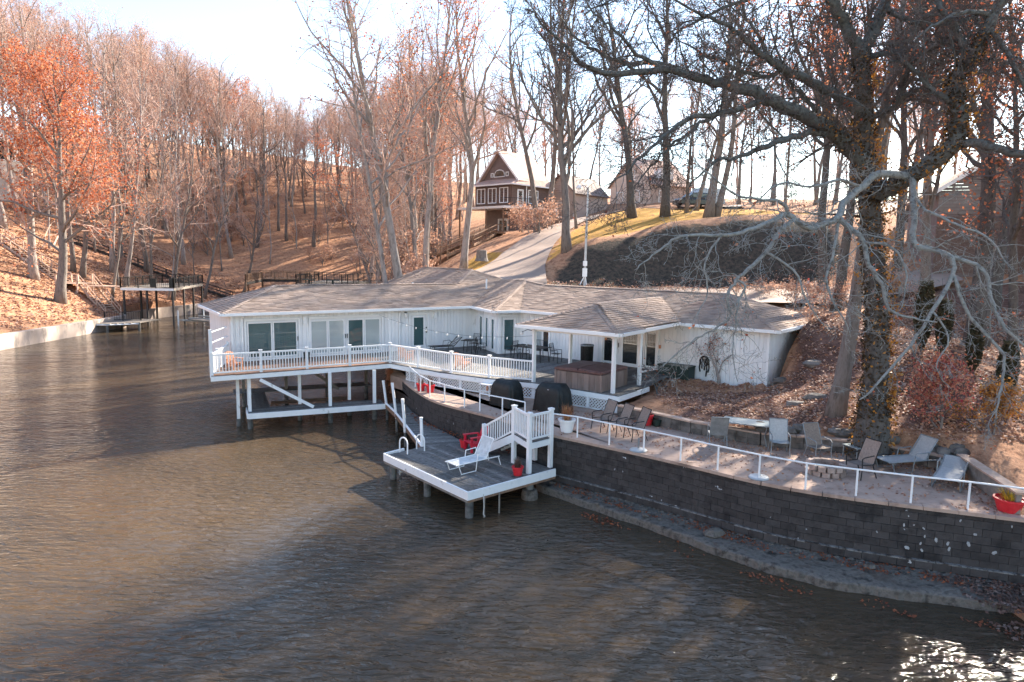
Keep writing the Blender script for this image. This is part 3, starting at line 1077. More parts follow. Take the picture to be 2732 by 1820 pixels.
tA = LL.isect(LBL)
G, GB, GD = M['glass'], M['glassblind'], M['glassdark']
holesL = [(1.06, 3.78, 2.6, 4.66), (4.22, 8.28, 2.6, 4.66), (9.8, 11.02, 2.6, 4.68)]
backing(LL, .45, tA, 2.2, 4.95, house)
wall_boards(LL, .45, tA, 2.3, 4.93, holesL, house)
window(LL, 1.06, 3.78, 2.6, 4.66, [(1.26, 2.33, 2.78, 4.44, G), (2.48, 3.57, 2.78, 4.44, G)], house, 'sliding_door', .06, [3.64])
window(LL, 4.22, 8.28, 2.6, 4.66, [(4.36, 5.14, 2.78, 4.42, GB), (5.29, 6.05, 2.78, 4.42, GB), (6.33, 7.11, 2.78, 4.42, G), (7.27, 8.06, 2.78, 4.42, GB)], house, 'sliding_door', .06, [6.14, 6.24])
dr = window(LL, 9.8, 11.02, 2.6, 4.68, [(10.1, 10.7, 2.85, 4.42, G)], house, 'door', .1)
MB().box(LL.p(10.86, 3.62, .075), (.05, .05, .14), LL.ang).build('handle', M['black'], dr)
MB().box(LL.p(10.86, 3.84, .07), (.06, .03, .06), LL.ang).build('lock', M['black'], dr)
for t in (.98, 9.22):
    MB().tube([LL.p(t, 4.86, .38), LL.p(t, 4.72, .12), LL.p(t, 4.5, .07), LL.p(t, 2.62, .07)], .045, 6).build('downspout', M['trim'], house)
for t, w_, h_ in ((4.0, .16, .42), (11.4, .2, .3)):
    MB().box(LL.p(t, 4.52, .1), (w_, .14, h_), LL.ang).build('wall_box', M['trim'], house)
lm = MB().lathe([(.03, 0), (.075, .06), (.09, .22), (.05, .28), (.02, .33)], 8, LL.p(9.57, 4.42, .16)).build('wall_lantern', M['lampglass'], house)
MB().box(LL.p(9.57, 4.74, .12), (.1, .16, .05), LL.ang).build('lantern_arm', M['black'], lm)
# narrow bay facing left and the door face beside it
tB = LBL.isect(LBF)
tB0 = LBL.isect(LL)
backing(LBL, tB0, tB, 2.2, 4.95, house)
hb = [(.12, .8, 2.66, 4.56), (1.08, 1.68, 2.66, 4.56), (1.98, 2.62, 2.66, 4.56)]
wall_boards(LBL, tB0, tB, 2.3, 4.93, hb, house)
for a, b, lo, hi in hb:
    window(LBL, a, b, lo, hi, [(a + .15, b - .15, lo + .13, hi - .13, G)], house, 'window', .05)
tC, tC0 = LBF.isect(LR), LBF.isect(LBL)
backing(LBF, tC0, tC, 2.2, 4.95, house)
wall_boards(LBF, tC0, tC, 2.3, 4.93, [(.58, 1.7, 2.6, 4.72)], house)
window(LBF, .58, 1.7, 2.6, 4.72, [(.86, 1.44, 2.82, 4.46, G)], house, 'door', .12)
# right wing
LEND = Line(ED, ED + V(.62675, .77922) * 7.2)
tR0, tR1 = LR.isect(LBF), LR.isect(LEND)
backing(LR, tR0, tR1, 2.2, 4.95, house)
hr = [(.72, 1.78, 2.66, 4.5), (4.96, 8.14, 2.62, 4.55)]
wall_boards(LR, tR0, tR1, 2.25, 4.93, hr, house)
window(LR, .72, 1.78, 2.66, 4.5, [(.86, 1.2, 2.84, 4.34, GB), (1.3, 1.64, 2.84, 4.34, GD)], house, 'window', .05)
window(LR, 4.96, 8.14, 2.62, 4.55, [(5.13, 5.78, 2.76, 4.38, GD), (6.2, 7.0, 2.76, 4.38, GD), (7.14, 7.34, 2.76, 4.38, GD), (7.5, 7.98, 2.76, 4.38, GD)], house, 'sliding_door', .06, [5.98])
tE0 = LEND.isect(LR)
backing(LEND, tE0, 6.7, 2.2, 4.95, house)
wall_boards(LEND, tE0, 6.7, 2.6, 4.93, [], house)
MB().box(LR.p(tR1 - .04, 3.6, .05), (.1, .1, 2.7), LR.ang).build('corner_board', M['trim'], house)
MB().box(LL.p(.5, 3.6, .05), (.1, .1, 2.7), LL.ang).build('corner_board', M['trim'], house)
MB().box(LR.p(8.22, 3.75, .06), (.09, .08, .16), LR.ang).build('meter_box', M['terracotta'], house)
# end and back walls
LLE = Line(E0 + V(-.54461, .83869) * 6.6, E0)
backing(LLE, .45, 6.15, 2.2, 4.95, house)
wall_boards(LLE, .45, 6.15, 2.3, 4.93, [], house)
bk = [v2(p) for p in (E0 + V(-.54461, .83869) * 6.15 + V(.839, .545) * .5, V(-8.2, 45.2), V(-10.9, 48.9), V(-1.2, 53.2), V(4.2, 44.2), V(7.6, 40.4), V(15.1, 34.2))]
for a, b in zip(bk[:-1], bk[1:]):
    MB().beam(a + V(0, 0, 3.6), b + V(0, 0, 3.6), .14, 2.7).build('wall', M['siding'], house)

# ---- roof
nL, dL = V(-.54461, .83869), V(.83869, .54461)
nR, dR = V(.62675, .77922), V(.77922, -.62675)


def LP(t, k, z=None):
    q = E0 + dL * t + nL * k
    return Vector((q.x, q.y, (Z_EAVE + PIT * k) if z is None else z))


def RP(t, k, z=None):
    q = EC + dR * t + nR * k
    return Vector((q.x, q.y, (Z_EAVE + PIT * k) if z is None else z))


LENR = (ED - EC).length
tAP, kAP = 16.75, 5.6
HL, VV, AP = LP(3.3, 3.3), LP(14.45, 3.3), LP(tAP, kAP)
T1 = V(-.64, 45.45, 0)
T1.z = Z_EAVE + PIT * ((T1.to_2d() - E0).dot(nL))
T2 = V(.82, 42.15, 0)
T2.z = Z_EAVE + PIT * ((T2.to_2d() - EC).dot(nR))
HR, RV = RP(LENR - 3.6, 3.6), RP(-.9, 3.6)
e = lambda p: v2(p, Z_EAVE)
E3 = LP(0, 6.6, Z_EAVE)
D2 = RP(LENR, 7.2, Z_EAVE)
AP2 = LP(tAP, 13, AP.z)
faces = {
    'L': ([e(E0), e(EA), T1, AP, VV, HL], dL), 'Lend': ([E3, e(E0), HL], -nL), 'Lback': ([LP(tAP - 5.6, 6.6, Z_EAVE), E3, HL, VV], -dL),
    'D': ([VV, AP, AP2, LP(tAP - 5.6, 13, Z_EAVE), LP(tAP - 5.6, 6.6, Z_EAVE)], -nL),
    'BL': ([e(EA), e(EB), T2, T1], (EB - EA).normalized()), 'BF': ([e(EB), e(EC), T2], (EC - EB).normalized()),
    'R': ([e(EC), e(ED), HR, RV, T2], dR), 'Rend': ([e(ED), D2, HR], nR), 'Rback': ([D2, RP(.6, 7.2, Z_EAVE), RV, HR], -dR)}
roof_slab = MB()
for pts, _ in faces.values():
    roof_slab.slab(pts, .05)
roof_slab.slab([AP, T1, T1 + V(-3.4, 5.6, -.7), AP2], .04)
roof_slab.slab([T1, T2, RV, RP(.6, 7.2, Z_EAVE)], .04)
roof_slab.slab([T1, RP(.6, 7.2, Z_EAVE), T1 + V(-3.4, 5.6, -.7)], .04)
roof = roof_slab.build('roof', M['shingle'], house)
srng = random.Random(21)


def shingles(mb, pts, u2, row=.17, tab=.33, lift=.022):
    """overlapping tabs laid course by course over a flat roof face"""
    pts = [Vector(p) for p in pts]
    u = Vector((u2[0], u2[1], 0)).normalized()
    nrm = (pts[1] - pts[0]).cross(pts[2] - pts[0]).normalized()
    if nrm.z < 0:
        nrm = -nrm
    w = nrm.cross(u).normalized()
    if w.z < 0:
        w = -w
    o = pts[0]
    q = [((p - o).dot(u), (p - o).dot(w)) for p in pts]
    lo, hi = min(b for a, b in q), max(b for a, b in q)
    k = 0
    y = lo
    while y < hi - .02:
        ym = y + row * .5
        xs = []
        for (x1, y1), (x2, y2) in zip(q, q[1:] + q[:1]):
            if (y1 > ym) != (y2 > ym):
                xs.append(x1 + (x2 - x1) * (ym - y1) / (y2 - y1))
        xs.sort()
        for a, b in zip(xs[::2], xs[1::2]):
            x = a - (tab * .5 if k % 2 else 0) + srng.uniform(-.05, .05)
            while x < b:
                xa, xb = max(x, a), min(x + tab - .008, b)
                if xb - xa > .02:
                    l_ = lift * srng.uniform(.7, 1.6)
                    base = o + nrm * .004
                    p0, p1 = base + u * xa + w * y, base + u * xb + w * y
                    p2, p3 = base + u * xb + w * min(y + row * 1.15, hi), base + u * xa + w * min(y + row * 1.15, hi)
                    mb.add([tuple(p0), tuple(p1), tuple(p0 + nrm * l_), tuple(p1 + nrm * l_), tuple(p2), tuple(p3)], [(0, 1, 3, 2), (2, 3, 4, 5)])
                x += tab
        y += row
        k += 1
    return mb


def caps(mb, a, b, step=.2, w=.16):
    a, b = Vector(a), Vector(b)
    d = (b - a)
    n = int(d.length / step)
    dn = d.normalized()
    side = dn.cross(V(0, 0, 1)).normalized()
    for i in range(n):
        p, q = a + dn * (i * step), a + dn * ((i + 1.15) * step)
        for s_ in (1, -1):
            mb.add([tuple(p + V(0, 0, .05)), tuple(p + side * s_ * w + V(0, 0, .005)), tuple(q + side * s_ * w + V(0, 0, -.008)), tuple(q + V(0, 0, .032)), tuple(p + V(0, 0, .0)), tuple(p + side * s_ * w - V(0, 0, .03))],
                   [(0, 1, 2, 3) if s_ > 0 else (3, 2, 1, 0), (0, 4, 5, 1) if s_ > 0 else (1, 5, 4, 0)])


for nm in ('L', 'Lend', 'D', 'BL', 'BF', 'R', 'Rend'):
    shingles(MB(), *faces[nm]).build('shingle_courses', M['shingle'], roof, kind='stuff')
mb = MB()
for a, b in ((e(E0), HL), (HL, VV), (VV, AP), (AP, AP2), (AP, T1), (T1, T2), (e(EB), T2), (T2, RV), (RV, HR), (e(ED), HR), (E3, HL)):
    caps(mb, a, b)
mb.build('ridge_caps', M['shingle'], roof, kind='stuff')
for px, py in ((1101, 757), (1298, 748), (1385, 752), (1876, 792)):
    q = at_y(px, py + 6, 43 if px < 1400 else 36.5)
    MB().tube([q - V(0, 0, .5), q + V(0, 0, .22)], .05, 8).build('vent_pipe', M['white_clean'], roof)


def eave_trim(a, b, parent, zt=Z_EAVE + .02, n_in=None, w=.45):
    a, b = Vector(a[:2]), Vector(b[:2])
    d = (b - a).normalized()
    n = V(-d.y, d.x)
    o = -n * .05
    MB().beam(v2(a + o, zt - .075), v2(b + o, zt - .075), .1, .13).build('gutter', M['trim'], parent)
    m = n * (w / 2)
    MB().beam(v2(a + m, zt - .11), v2(b + m, zt - .11), w - .02, .03).build('soffit', M['trim'], parent)


for a, b in ((E0, EA), (EA, EB), (EB, EC), (EC, ED), (ED, V(D2.x, D2.y)), (V(E3.x, E3.y), E0)):
    eave_trim(a, b, house)

# ------------------------------------------------------------------ deck
DZ = 2.6
LC, KN = V(-13.0, 29.05), V(-6.0, 33.3)
FRNT = [KN, V(-3.35, 31.0), V(-1.08, 29.6), V(.95, 28.72), V(4.2, 26.2), V(5.8, 28.4)]
deck = thing('deck', 'raised timber deck with white rim boards wrapping around the lake house', 'deck', (-6, 33.3, 0))
wall_pt = lambda ln, t: ln.p(t, 0, .03).to_2d()
drng = random.Random(9)


def boards(poly, u2, parent, z=DZ, w=.145, th=.035, mat=None, name='deck_board', gap=.008):
    u = Vector(u2).normalized()
    v = V(-u.y, u.x)
    q = [(Vector(p[:2]).dot(u), Vector(p[:2]).dot(v)) for p in poly]
    lo, hi = min(b for a, b in q), max(b for a, b in q)
    y = lo
    ang = math.atan2(u.y, u.x)
    while y < hi:
        ym = y + w / 2
        xs = []
        for (x1, y1), (x2, y2) in zip(q, q[1:] + q[:1]):
            if (y1 > ym) != (y2 > ym):
                xs.append(x1 + (x2 - x1) * (ym - y1) / (y2 - y1))
        xs.sort()
        for a, b in zip(xs[::2], xs[1::2]):
            if b - a > .1:
                c = u * ((a + b) / 2) + v * ym
                MB().box((c.x, c.y, z - th / 2 + drng.uniform(-.003, .003)), (b - a, w - gap, th), ang).build(name, mat or M['deckwood'], parent)
        y += w


pK = LL.p((KN - LL.o).dot(dL), 0, .03).to_2d()
left_end = LL.p(.45, 0, .03).to_2d()
boards([LC, KN, pK, left_end, left_end + V(-.5, -.3)], dL, deck, mat=M['deckwarm'])
boards(FRNT + [wall_pt(LR, 9.0), wall_pt(LR, tR0), wall_pt(LBF, tC0), wall_pt(LL, tA), pK], nR, deck)
rim = [(LC, KN)] + list(zip(FRNT[:-1], FRNT[1:]))
for a, b in rim + [(LC, left_end + V(-.5, -.3))]:
    d = (b - a).normalized()
    n = V(d.y, -d.x) * .025
    MB().beam(v2(a + n, DZ - .14), v2(b + n, DZ - .14), .05, .2).build('rim_board', M['white'], deck)
for t in np.arange(.4, 8, .6):       # joists under the left arm
    a = LC + dL * t + nL * .12
    MB().beam(v2(a, DZ - .15), v2(a + nL * 2.9, DZ - .15), .05, .2).build('joist', M['woodgrey'], deck)

# railing
rail = thing('deck_railing', 'white baluster railing along the lake edge of the raised deck', 'railing', (LC.x, LC.y, DZ))
bal_me = MB().box((0, 0, 0), (.034, .034, .80)).build('baluster', M['white_clean'])
bme = bal_me.data
bpy.data.objects.remove(bal_me)


def inst(me, name, loc, parent, rz=0.0, scale=None, R=None):
    o = bpy.data.objects.new(name, me)
    COL.objects.link(o)
    o.parent = parent
    o.location = Vector(loc) - ORG.get(parent, Vector((0, 0, 0)))
    o.rotation_euler = (0, 0, rz)
    if scale:
        o.scale = scale
    return o


def railing_run(pts, parent, z0, h=.92, post=.11, skip_first=False, skip_last=False):
    pts = [Vector(p[:2]) for p in pts]
    for i, p in enumerate(pts):
        if (i == 0 and skip_first) or (i == len(pts) - 1 and skip_last):
            continue
        a = pts[min(i + 1, len(pts) - 1)] - pts[max(i - 1, 0)]
        MB().box(v2(p, z0 + (h + .04) / 2 - .1), (post, post, h + .24), math.atan2(a.y, a.x)).add([], []).build('post', M['white_clean'], parent)
        MB().box(v2(p, z0 + h + .075), (post + .05, post + .05, .035), math.atan2(a.y, a.x)).build('post_cap', M['white_clean'], parent)
    for a, b in zip(pts[:-1], pts[1:]):
        d = b - a
        L_ = d.length
        d = d / L_
        ang = math.atan2(d.y, d.x)
        a2, b2 = a + d * post / 2, b - d * post / 2
        MB().beam(v2(a2, z0 + h - .03), v2(b2, z0 + h - .03), .075, .07).build('top_rail', M['white_clean'], parent)
        MB().beam(v2(a2, z0 + .1), v2(b2, z0 + .1), .045, .06).build('bottom_rail', M['white_clean'], parent)
        n = max(2, round((L_ - post) / .125))
        for k in range(1, n):
            q = a2 + (b2 - a2) * k / n
            inst(bme, 'baluster', v2(q, z0 + .12 + .40), parent, ang, (1, 1, (h - .17) / .80))


LCi, KNi = LC + nL * .12 + dL * .08, KN + V(-.02, .12)
railing_run([LCi + (KNi - LCi) * k / 4 for k in range(5)], rail, DZ)
F2 = [KNi, V(-4.55, 32.05) + V(.1, .1), V(-2.85, 30.65) + V(.1, .1), V(-1.08, 29.6) + V(.1, .12), V(.95, 28.85)]
railing_run(F2, rail, DZ, skip_first=True, skip_last=True)
# taller guard at the left end
MB().box(v2(LCi + V(-.02, 0), DZ + .95), (.12, .12, 2.1), LL.ang).build('post', M['white_clean'], rail)
eL = left_end + V(-.12, -.1)
for z in (1.88, 1.42):
    MB().beam(v2(LCi, DZ + z), v2(eL, DZ + z - .12), .04, .045).build('guard_rail', M['white_clean'], rail)
railing_run([LCi, LCi + (eL - LCi) * .35, eL], rail, DZ, skip_first=True)

# skirt of white lattice under the deck
lat = thing('lattice_skirt', 'white diagonal lattice panels closing the space under the deck', 'lattice', (-1, 29.5, 1.9))


def lattice(a, b, z0, z1):
    a, b = Vector(a[:2]), Vector(b[:2])
    L_ = (b - a).length
    d = (b - a) / L_
    h = z1 - z0
    mb = MB()
    for s_ in (1, -1):
        x = -h
        while x < L_:
            xa, xb = (x, x + h) if s_ > 0 else (x + h, x)
            za, zb = z0, z1
            # clip to panel
            def clip(xa, za, xb, zb):
                t0, t1 = 0.0, 1.0
                dx = xb - xa
                for bound, sg in ((0, 1), (L_, -1)):
                    f0 = sg * (xa - bound)
                    f1 = sg * (xb - bound)
                    if f0 < 0 and f1 < 0:
                        return None
                    if f0 < 0:
                        t0 = max(t0, f0 / (f0 - f1))
                    elif f1 < 0:
                        t1 = min(t1, f0 / (f0 - f1))
                if t1 - t0 < .05:
                    return None
                return xa + dx * t0, za + (zb - za) * t0, xa + dx * t1, za + (zb - za) * t1
            c = clip(xa, za, xb, zb)
            if c:
                n = V(d.y, -d.x) * (.008 * s_)
                mb.beam(v2(a + d * c[0] + n, c[1]), v2(a + d * c[2] + n, c[3]), .010, .032)
            x += .14
    mb.build('lattice_panel', M['white_clean'], lat)
    MB().beam(v2(a, z0 + .02), v2(b, z0 + .02), .03, .04).build('frame', M['white_clean'], lat)


LT = [(-5.1, 32.55), (-4.2, 31.75), (-3.3, 31.0), (-2.3, 30.4), (-1.1, 29.65), (-.1, 29.2), (.95, 28.75), (2.0, 27.9), (3.1, 27.05), (4.12, 26.25)]
for a, b in zip(LT[:-1], LT[1:]):
    lattice(a, b, 1.9, 2.37)
    MB().box((b[0], b[1], 2.13), (.11, .06, .46), math.atan2(b[1] - a[1], b[0] - a[0])).build('lattice_post', M['white_clean'], lat)

# ------------------------------------------------------------------ gazebo roof over the hot tub
gaz = thing('gazebo', 'open gazebo with brown shingle hip roof on white posts over the hot tub', 'gazebo', (2.5, 28, DZ))
GZE = 5.05
FL, FR, RE = V(.18, 29.0), V(4.13, 26.05), V(7.63, 31.16)
gu = (FR - FL).normalized()
gn = V(-gu.y, gu.x)
gw_ = (FR - FL).length
gk = gw_ / 2
GAp = v2(FL + gu * gk + gn * gk, GZE + PIT * gk)
GRe = v2(GAp.to_2d() + gn * 6.4, GAp.z)
LEb = FL + gn * 4.6
gf = [([v2(FL, GZE), v2(FR, GZE), GAp], gu), ([v2(FR, GZE), v2(RE, GZE), GRe, GAp], gn), ([v2(LEb, GZE), v2(FL, GZE), GAp, GRe], -gn)]
mb = MB()
for p, _ in gf:
    mb.slab(p, .06)
groof = mb.build('roof', M['shingle'], gaz)
for p, u_ in gf:
    shingles(MB(), p, u_).build('shingle_courses', M['shingle'], groof, kind='stuff')
mb = MB()
for a, b in ((v2(FL, GZE), GAp), (v2(FR, GZE), GAp), (GAp, GRe)):
    caps(mb, a, b)
mb.build('ridge_caps', M['shingle'], groof, kind='stuff')
for a, b in ((FL, FR), (FR, RE), (LEb, FL)):
    eave_trim(a, b, gaz, GZE + .02, w=.4)
GP = [V(.95, 28.85), FR - gu * .45 + gn * .45, FR - gu * .45 + gn * 2.75, FL + gu * .5 + gn * 3.6]
for i, p in enumerate(GP):
    zb = 1.9 if i < 2 else DZ
    MB().box(v2(p, (zb + 4.92) / 2), (.13, .13, 4.92 - zb), LL.ang).build('post', M['white_clean'], gaz)
    MB().box(v2(p, 4.84), (.2, .2, .12), LL.ang).build('post_cap', M['white_clean'], gaz)
for a, b in ((GP[0], GP[1]), (GP[1], GP[2]), (GP[3], GP[0])):
    MB().beam(v2(a, 4.88), v2(b, 4.88), .09, .14).build('beam', M['white_clean'], gaz)
MB().beam(v2(GP[2], DZ + .55), v2(GP[2] + gn * 1.2 + gu * .1, DZ + .55), .05, .08).build('side_rail', M['white_clean'], gaz)
sp = MB().lathe([(.02, 0), (.06, .05), (.075, .13)], 8, (GP[0].x - .55, GP[0].y - .05, 4.62)).build('spotlight', M['white_clean'], gaz)
MB().tube([(GP[0].x, GP[0].y, 4.8), (GP[0].x - .3, GP[0].y - .05, 4.86), (GP[0].x - .55, GP[0].y - .05, 4.75)], .015, 5).build('arm', M['black'], sp)

# ------------------------------------------------------------------ boat slip under the deck
slip = thing('boat_slip', 'low timber boat slip dock with white edge boards under the deck', 'dock', (-9, 31, 0))
SF0, SF1 = V(-11.62, 29.55), V(-6.0, 31.98)
sd = (SF1 - SF0).normalized()
sn = V(-sd.y, sd.x)
boards([SF0, SF1, SF1 + sn * 1.35, SF0 + sn * 1.35], sd, slip, z=.8, mat=M['deckwood'])
boards([SF0 + sn * 5.0 - sd * .5, SF1 + sn * 5.0 + sd * .4, SF1 + sn * 6.1 + sd * .4, SF0 + sn * 6.1 - sd * .5], sd, slip, z=.8, mat=M['deckwood'])
boards([SF0 + sn * 1.36, SF0 + sn * 4.98, SF0 + sn * 4.98 + sd * 1.0, SF0 + sn * 1.36 + sd * 1.0], sn, slip, z=.8, mat=M['deckwood'])
MB().beam(v2(SF0 - sn * .03, .72), v2(SF1 - sn * .03, .72), .06, .24).build('edge_board', M['white'], slip)
MB().beam(v2(SF0 - sd * .03, .72), v2(SF0 - sd * .03 + sn * 1.35, .72), .06, .24).build('edge_board', M['white'], slip)
for px, py in ((667, 1098), (881, 1083), (999, 1075), (800, 1077), (932, 1066)):
    q = at_z(px, py, .8)
    MB().box((q.x, q.y, 1.6), (.14, .14, 1.62), .4).build('post', M['white'], slip)
    MB().tube([(q.x, q.y, .7), (q.x, q.y, -1.6)], .12, 8).build('piling', M['pile'], slip)
for dx, dy in ((-.78, .9), (-.62, 1.75)):
    q = V(-11.7 + dx, 29.7 + dy)
    MB().box((q.x, q.y, 1.35), (.14, .14, 2.1), .4).build('post', M['white'], slip)
    MB().tube([(q.x, q.y, .35), (q.x, q.y, -1.6)], .11, 8).build('piling', M['pile'], slip)
for i in range(4):
    q = SF0 + sn * 5.5 + sd * (i * 2.1)
    MB().box((q.x, q.y, 1.6), (.15, .15, 1.62), .4).build('post', M['woodgrey'], slip)
    MB().tube([(q.x, q.y, .7), (q.x, q.y, -1.6)], .11, 8).build('piling', M['pile'], slip)
MB().beam((-11.2, 29.95, 2.3), (-9.15, 31.0, .86), .06, .14).build('brace', M['white'], slip)
MB().beam((-10.6, 34.2, 2.3), (-9.0, 35.0, .9), .06, .14).build('brace', M['woodgrey'], slip)
for i in range(2):
    a = SF0 + sn * (2.3 + i * 1.5) + sd * 1.2
    MB().beam(v2(a, .45), v2(a + sd * 3.8, .45), .1, .16).build('boat_bunk', M['woodbrown'], slip)
    for k in range(3):
        q = a + sd * (.3 + k * 1.6)
        MB().tube([v2(q, .4), v2(q, -1.6)], .05, 6).build('bunk_leg', M['woodbrown'], slip)

# ------------------------------------------------------------------ walkway and swimming dock
KZ = .85
walk = thing('walkway', 'narrow plank walkway with white pipe edge between boat slip and dock', 'walkway', (-4.5, 28, 0))
WE = [V(-6.0, 32.0), V(-5.2, 30.1), V(-4.3, 27.6), V(-3.3, 24.75)]
boards([V(-6.0, 32.0), V(-5.15, 29.95), V(-4.3, 27.55), V(-3.35, 24.8), V(-1.7, 25.4), V(-2.6, 26.9), V(-3.4, 28.1), V(-4.55, 30.6), V(-5.1, 32.2)], V(.4, .1), walk, z=KZ - .02)
MB().tube([v2(p, KZ + .03) for p in WE], .05, 8).build('edge_pipe', M['white'], walk)
for a, b in zip(WE[:-1], WE[1:]):
    MB().beam(v2(a, KZ - .12), v2(b, KZ - .12), .05, .16).build('edge_board', M['woodbrown'], walk)
for px, py, dx, h in ((1032, 1074, -.18, 1.0), (1058, 1102, -.2, 1.3), (1081, 1138, -.12, 1.1), (1127, 1190, -.06, 1.02)):
    q = at_z(px, py, KZ)
    MB().tube([(q.x, q.y, KZ - .25), (q.x + dx, q.y + .1, KZ + h)], .062, 8).build('post', M['white'], walk)
    MB().lathe([(.07, 0), (.07, .05), (.02, .06)], 8, (q.x + dx, q.y + .1, KZ + h)).build('post_cap', M['white_clean'], walk)
    MB().tube([(q.x, q.y, KZ - .2), (q.x + .04, q.y, -1.6)], .06, 7).build('piling', M['pile'], walk)

dock = thing('swim_dock', 'weathered plank swimming dock with white rim boards in front of the wall', 'dock', (-1.25, 19.8, 0))
KL, KF, KR = V(-4.47, 23.63), V(-1.25, 19.81), V(1.5, 22.2)
ka, kb = (KF - KL).normalized(), (KR - KF).normalized()
KB = [KL + ka * .06 + kb * .05, KF + kb * .06 - ka * .06, KR - kb * .02 - ka * .05, V(.4, 23.6), V(-.6, 25.1), V(-1.7, 25.4), V(-3.3, 24.75)]
boards(KB, ka, dock, z=KZ)
MB().beam(v2(KL - kb * .03, KZ - .07), v2(KF - kb * .03, KZ - .07), .06, .26).build('rim_board', M['white'], dock)
MB().beam(v2(KF + ka * .03 - kb * .06, KZ - .07), v2(KR + ka * .03, KZ - .07), .06, .26).build('rim_board', M['white'], dock)
MB().beam(v2(KF + ka * .02, KZ - .24), v2(KR + ka * .02, KZ - .24), .05, .09).build('rim_sill', M['woodbrown'], dock)
MB().beam(v2(KL - kb * .02, KZ - .24), v2(KF - kb * .02, KZ - .24), .05, .09).build('rim_sill', M['woodgrey'], dock)
MB().beam(v2(KL - ka * .03, KZ + .01), v2(V(-3.9, 24.3), KZ + .01), .08, .1).build('rim_board', M['white'], dock)
for p, r_ in ((KL + ka * .25 + kb * .2, .12), (KL + ka * 2.45 + kb * .2, .12), (KF - ka * .2 + kb * .2, .13), (KF + kb * 2.75 - ka * .25, .13), (KL + ka * .3 + kb * 2.0, .11), (KL + ka * 2.5 + kb * 2.6, .11)):
    MB().tube([v2(p, KZ - .05), v2(p, .2), v2(p, -1.6)], r_, 10).build('piling', M['pile'], dock)
MB().lathe([(.27, -1.6), (.28, .15), (.24, .3), (.1, .34)], 12, v2(KF + kb * 2.75 - ka * .25, 0)).build('pile_collar', M['ledge'], dock)
# painted stripe boards
for k_ in (1.35, 2.5):
    MB().beam(v2(KL + ka * 1.0 + kb * k_, KZ + .006), v2(KL + ka * 4.8 + kb * k_, KZ + .006), .11, .012).build('pale_board', M['woodgrey'], dock)
for k_ in (.55, 1.15):      # fender posts hanging below the rim
    q = KF + kb * k_ + ka * .1
    MB().beam(v2(q, KZ - .2), v2(q, -.05), .07, .05, up=(1, 0, 0)).build('fender_strip', M['woodgrey'], dock)
rp = KF + kb * .5 + ka * .12
tag(MB().tube([v2(rp, KZ - .1), v2(rp + V(.02, 0), KZ - .5), v2(rp + V(.0, -.02), .12), v2(rp + V(.06, -.03), .06)], .014, 6).build('mooring_rope', M['rope'], off=v2(rp, .1)), 'pale mooring rope hanging from the front corner of the dock', 'rope')
lad = thing('swim_ladder', 'white curved tube swim ladder on the left edge of the dock', 'ladder', (-4.0, 24.1, KZ))
for k_, o_ in ((0, V(-4.0, 24.0)), (1, V(-3.45, 24.45))):
    pts = [v2(o_ + V(.32, -.25), KZ), v2(o_ + V(.32, -.25), KZ + .35)]
    for i in range(7):
        an = math.pi * i / 6
        c = o_ + V(.16, -.125)
        pts.append(v2(c + V(.16, -.125) * math.cos(an), KZ + .38 + .2 * math.sin(an)))
    pts += [v2(o_, KZ + .3), v2(o_, -.6)]
    MB().tube(pts, .026, 8).build('handrail', M['white_clean'], lad)
for z in (.1, -.2, .4):
    MB().beam((-4.0, 24.0, z), (-3.45, 24.45, z), .06, .03).build('rung', M['white_clean'], lad)

# stair from the terrace down to the dock
st = thing('dock_stair', 'white railed timber stair and landing from terrace down to the dock', 'stairs', (.2, 22.6, KZ))
S1, S2, S3, S4 = V(.12, 22.95), V(.62, 21.8), V(1.36, 22.5), V(.86, 23.3)
boards([S1, S2, S3, S4], (S3 - S2).normalized(), st, z=1.9, w=.14)
for p, zb in ((S1, KZ), (S2, KZ), (S3, KZ), (S4, KZ)):
    top = 2.85 if p is not S4 else 1.86
    MB().box(v2(p, (zb + top) / 2), (.13, .13, top - zb), .75).build('post', M['white_clean'], st)
    if top > 2:
        MB().box(v2(p, top + .02), (.17, .17, .04), .75).build('post_cap', M['white_clean'], st)
for a, b in ((S1, S2), (S2, S3), (S3, S4), (S4, S1)):
    MB().beam(v2(a, 1.76), v2(b, 1.76), .05, .2).build('rim_board', M['white'], st)
railing_run([S1, S2, S3], st, 1.9, skip_first=True, skip_last=False)
SFt = V(-.95, 24.0)
svec = (SFt - S1)
side_ = V(.60, .42)
for o_, nm in ((V(0, 0), 'stringer'), (side_ * 1.0, 'stringer')):
    MB().beam(v2(S1 + o_, 1.74), v2(SFt + o_, KZ + .12), .06, .26).build(nm, M['white'], st)
MB().box(v2(SFt, KZ + .55), (.12, .12, 1.1), .75).build('post', M['white_clean'], st)
MB().beam(v2(S1, 2.72), v2(SFt, KZ + 1.0), .075, .07).build('top_rail', M['white_clean'], st)
MB().beam(v2(S1, 2.0), v2(SFt, KZ + .28), .05, .06).build('bottom_rail', M['white_clean'], st)
for k in range(1, 13):
    u = k / 13
    q = S1 + svec * u
    zt, zb = 2.70 + (KZ + .98 - 2.70) * u, 2.0 + (KZ + .28 - 2.0) * u
    inst(bme, 'baluster', v2(q, (zt + zb) / 2), st, .75, (1, 1, (zt - zb) / .80))
for k in range(6):
    u = (k + .5) / 6
    q = S1 + svec * u + side_ * .5
    MB().box(v2(q, 1.9 - (1.9 - KZ) * (k + 1) / 7), (.26, .72, .035), math.atan2(svec.y, svec.x)).build('tread', M['deckwood'], st)

# ------------------------------------------------------------------ furniture
TZ = 1.9


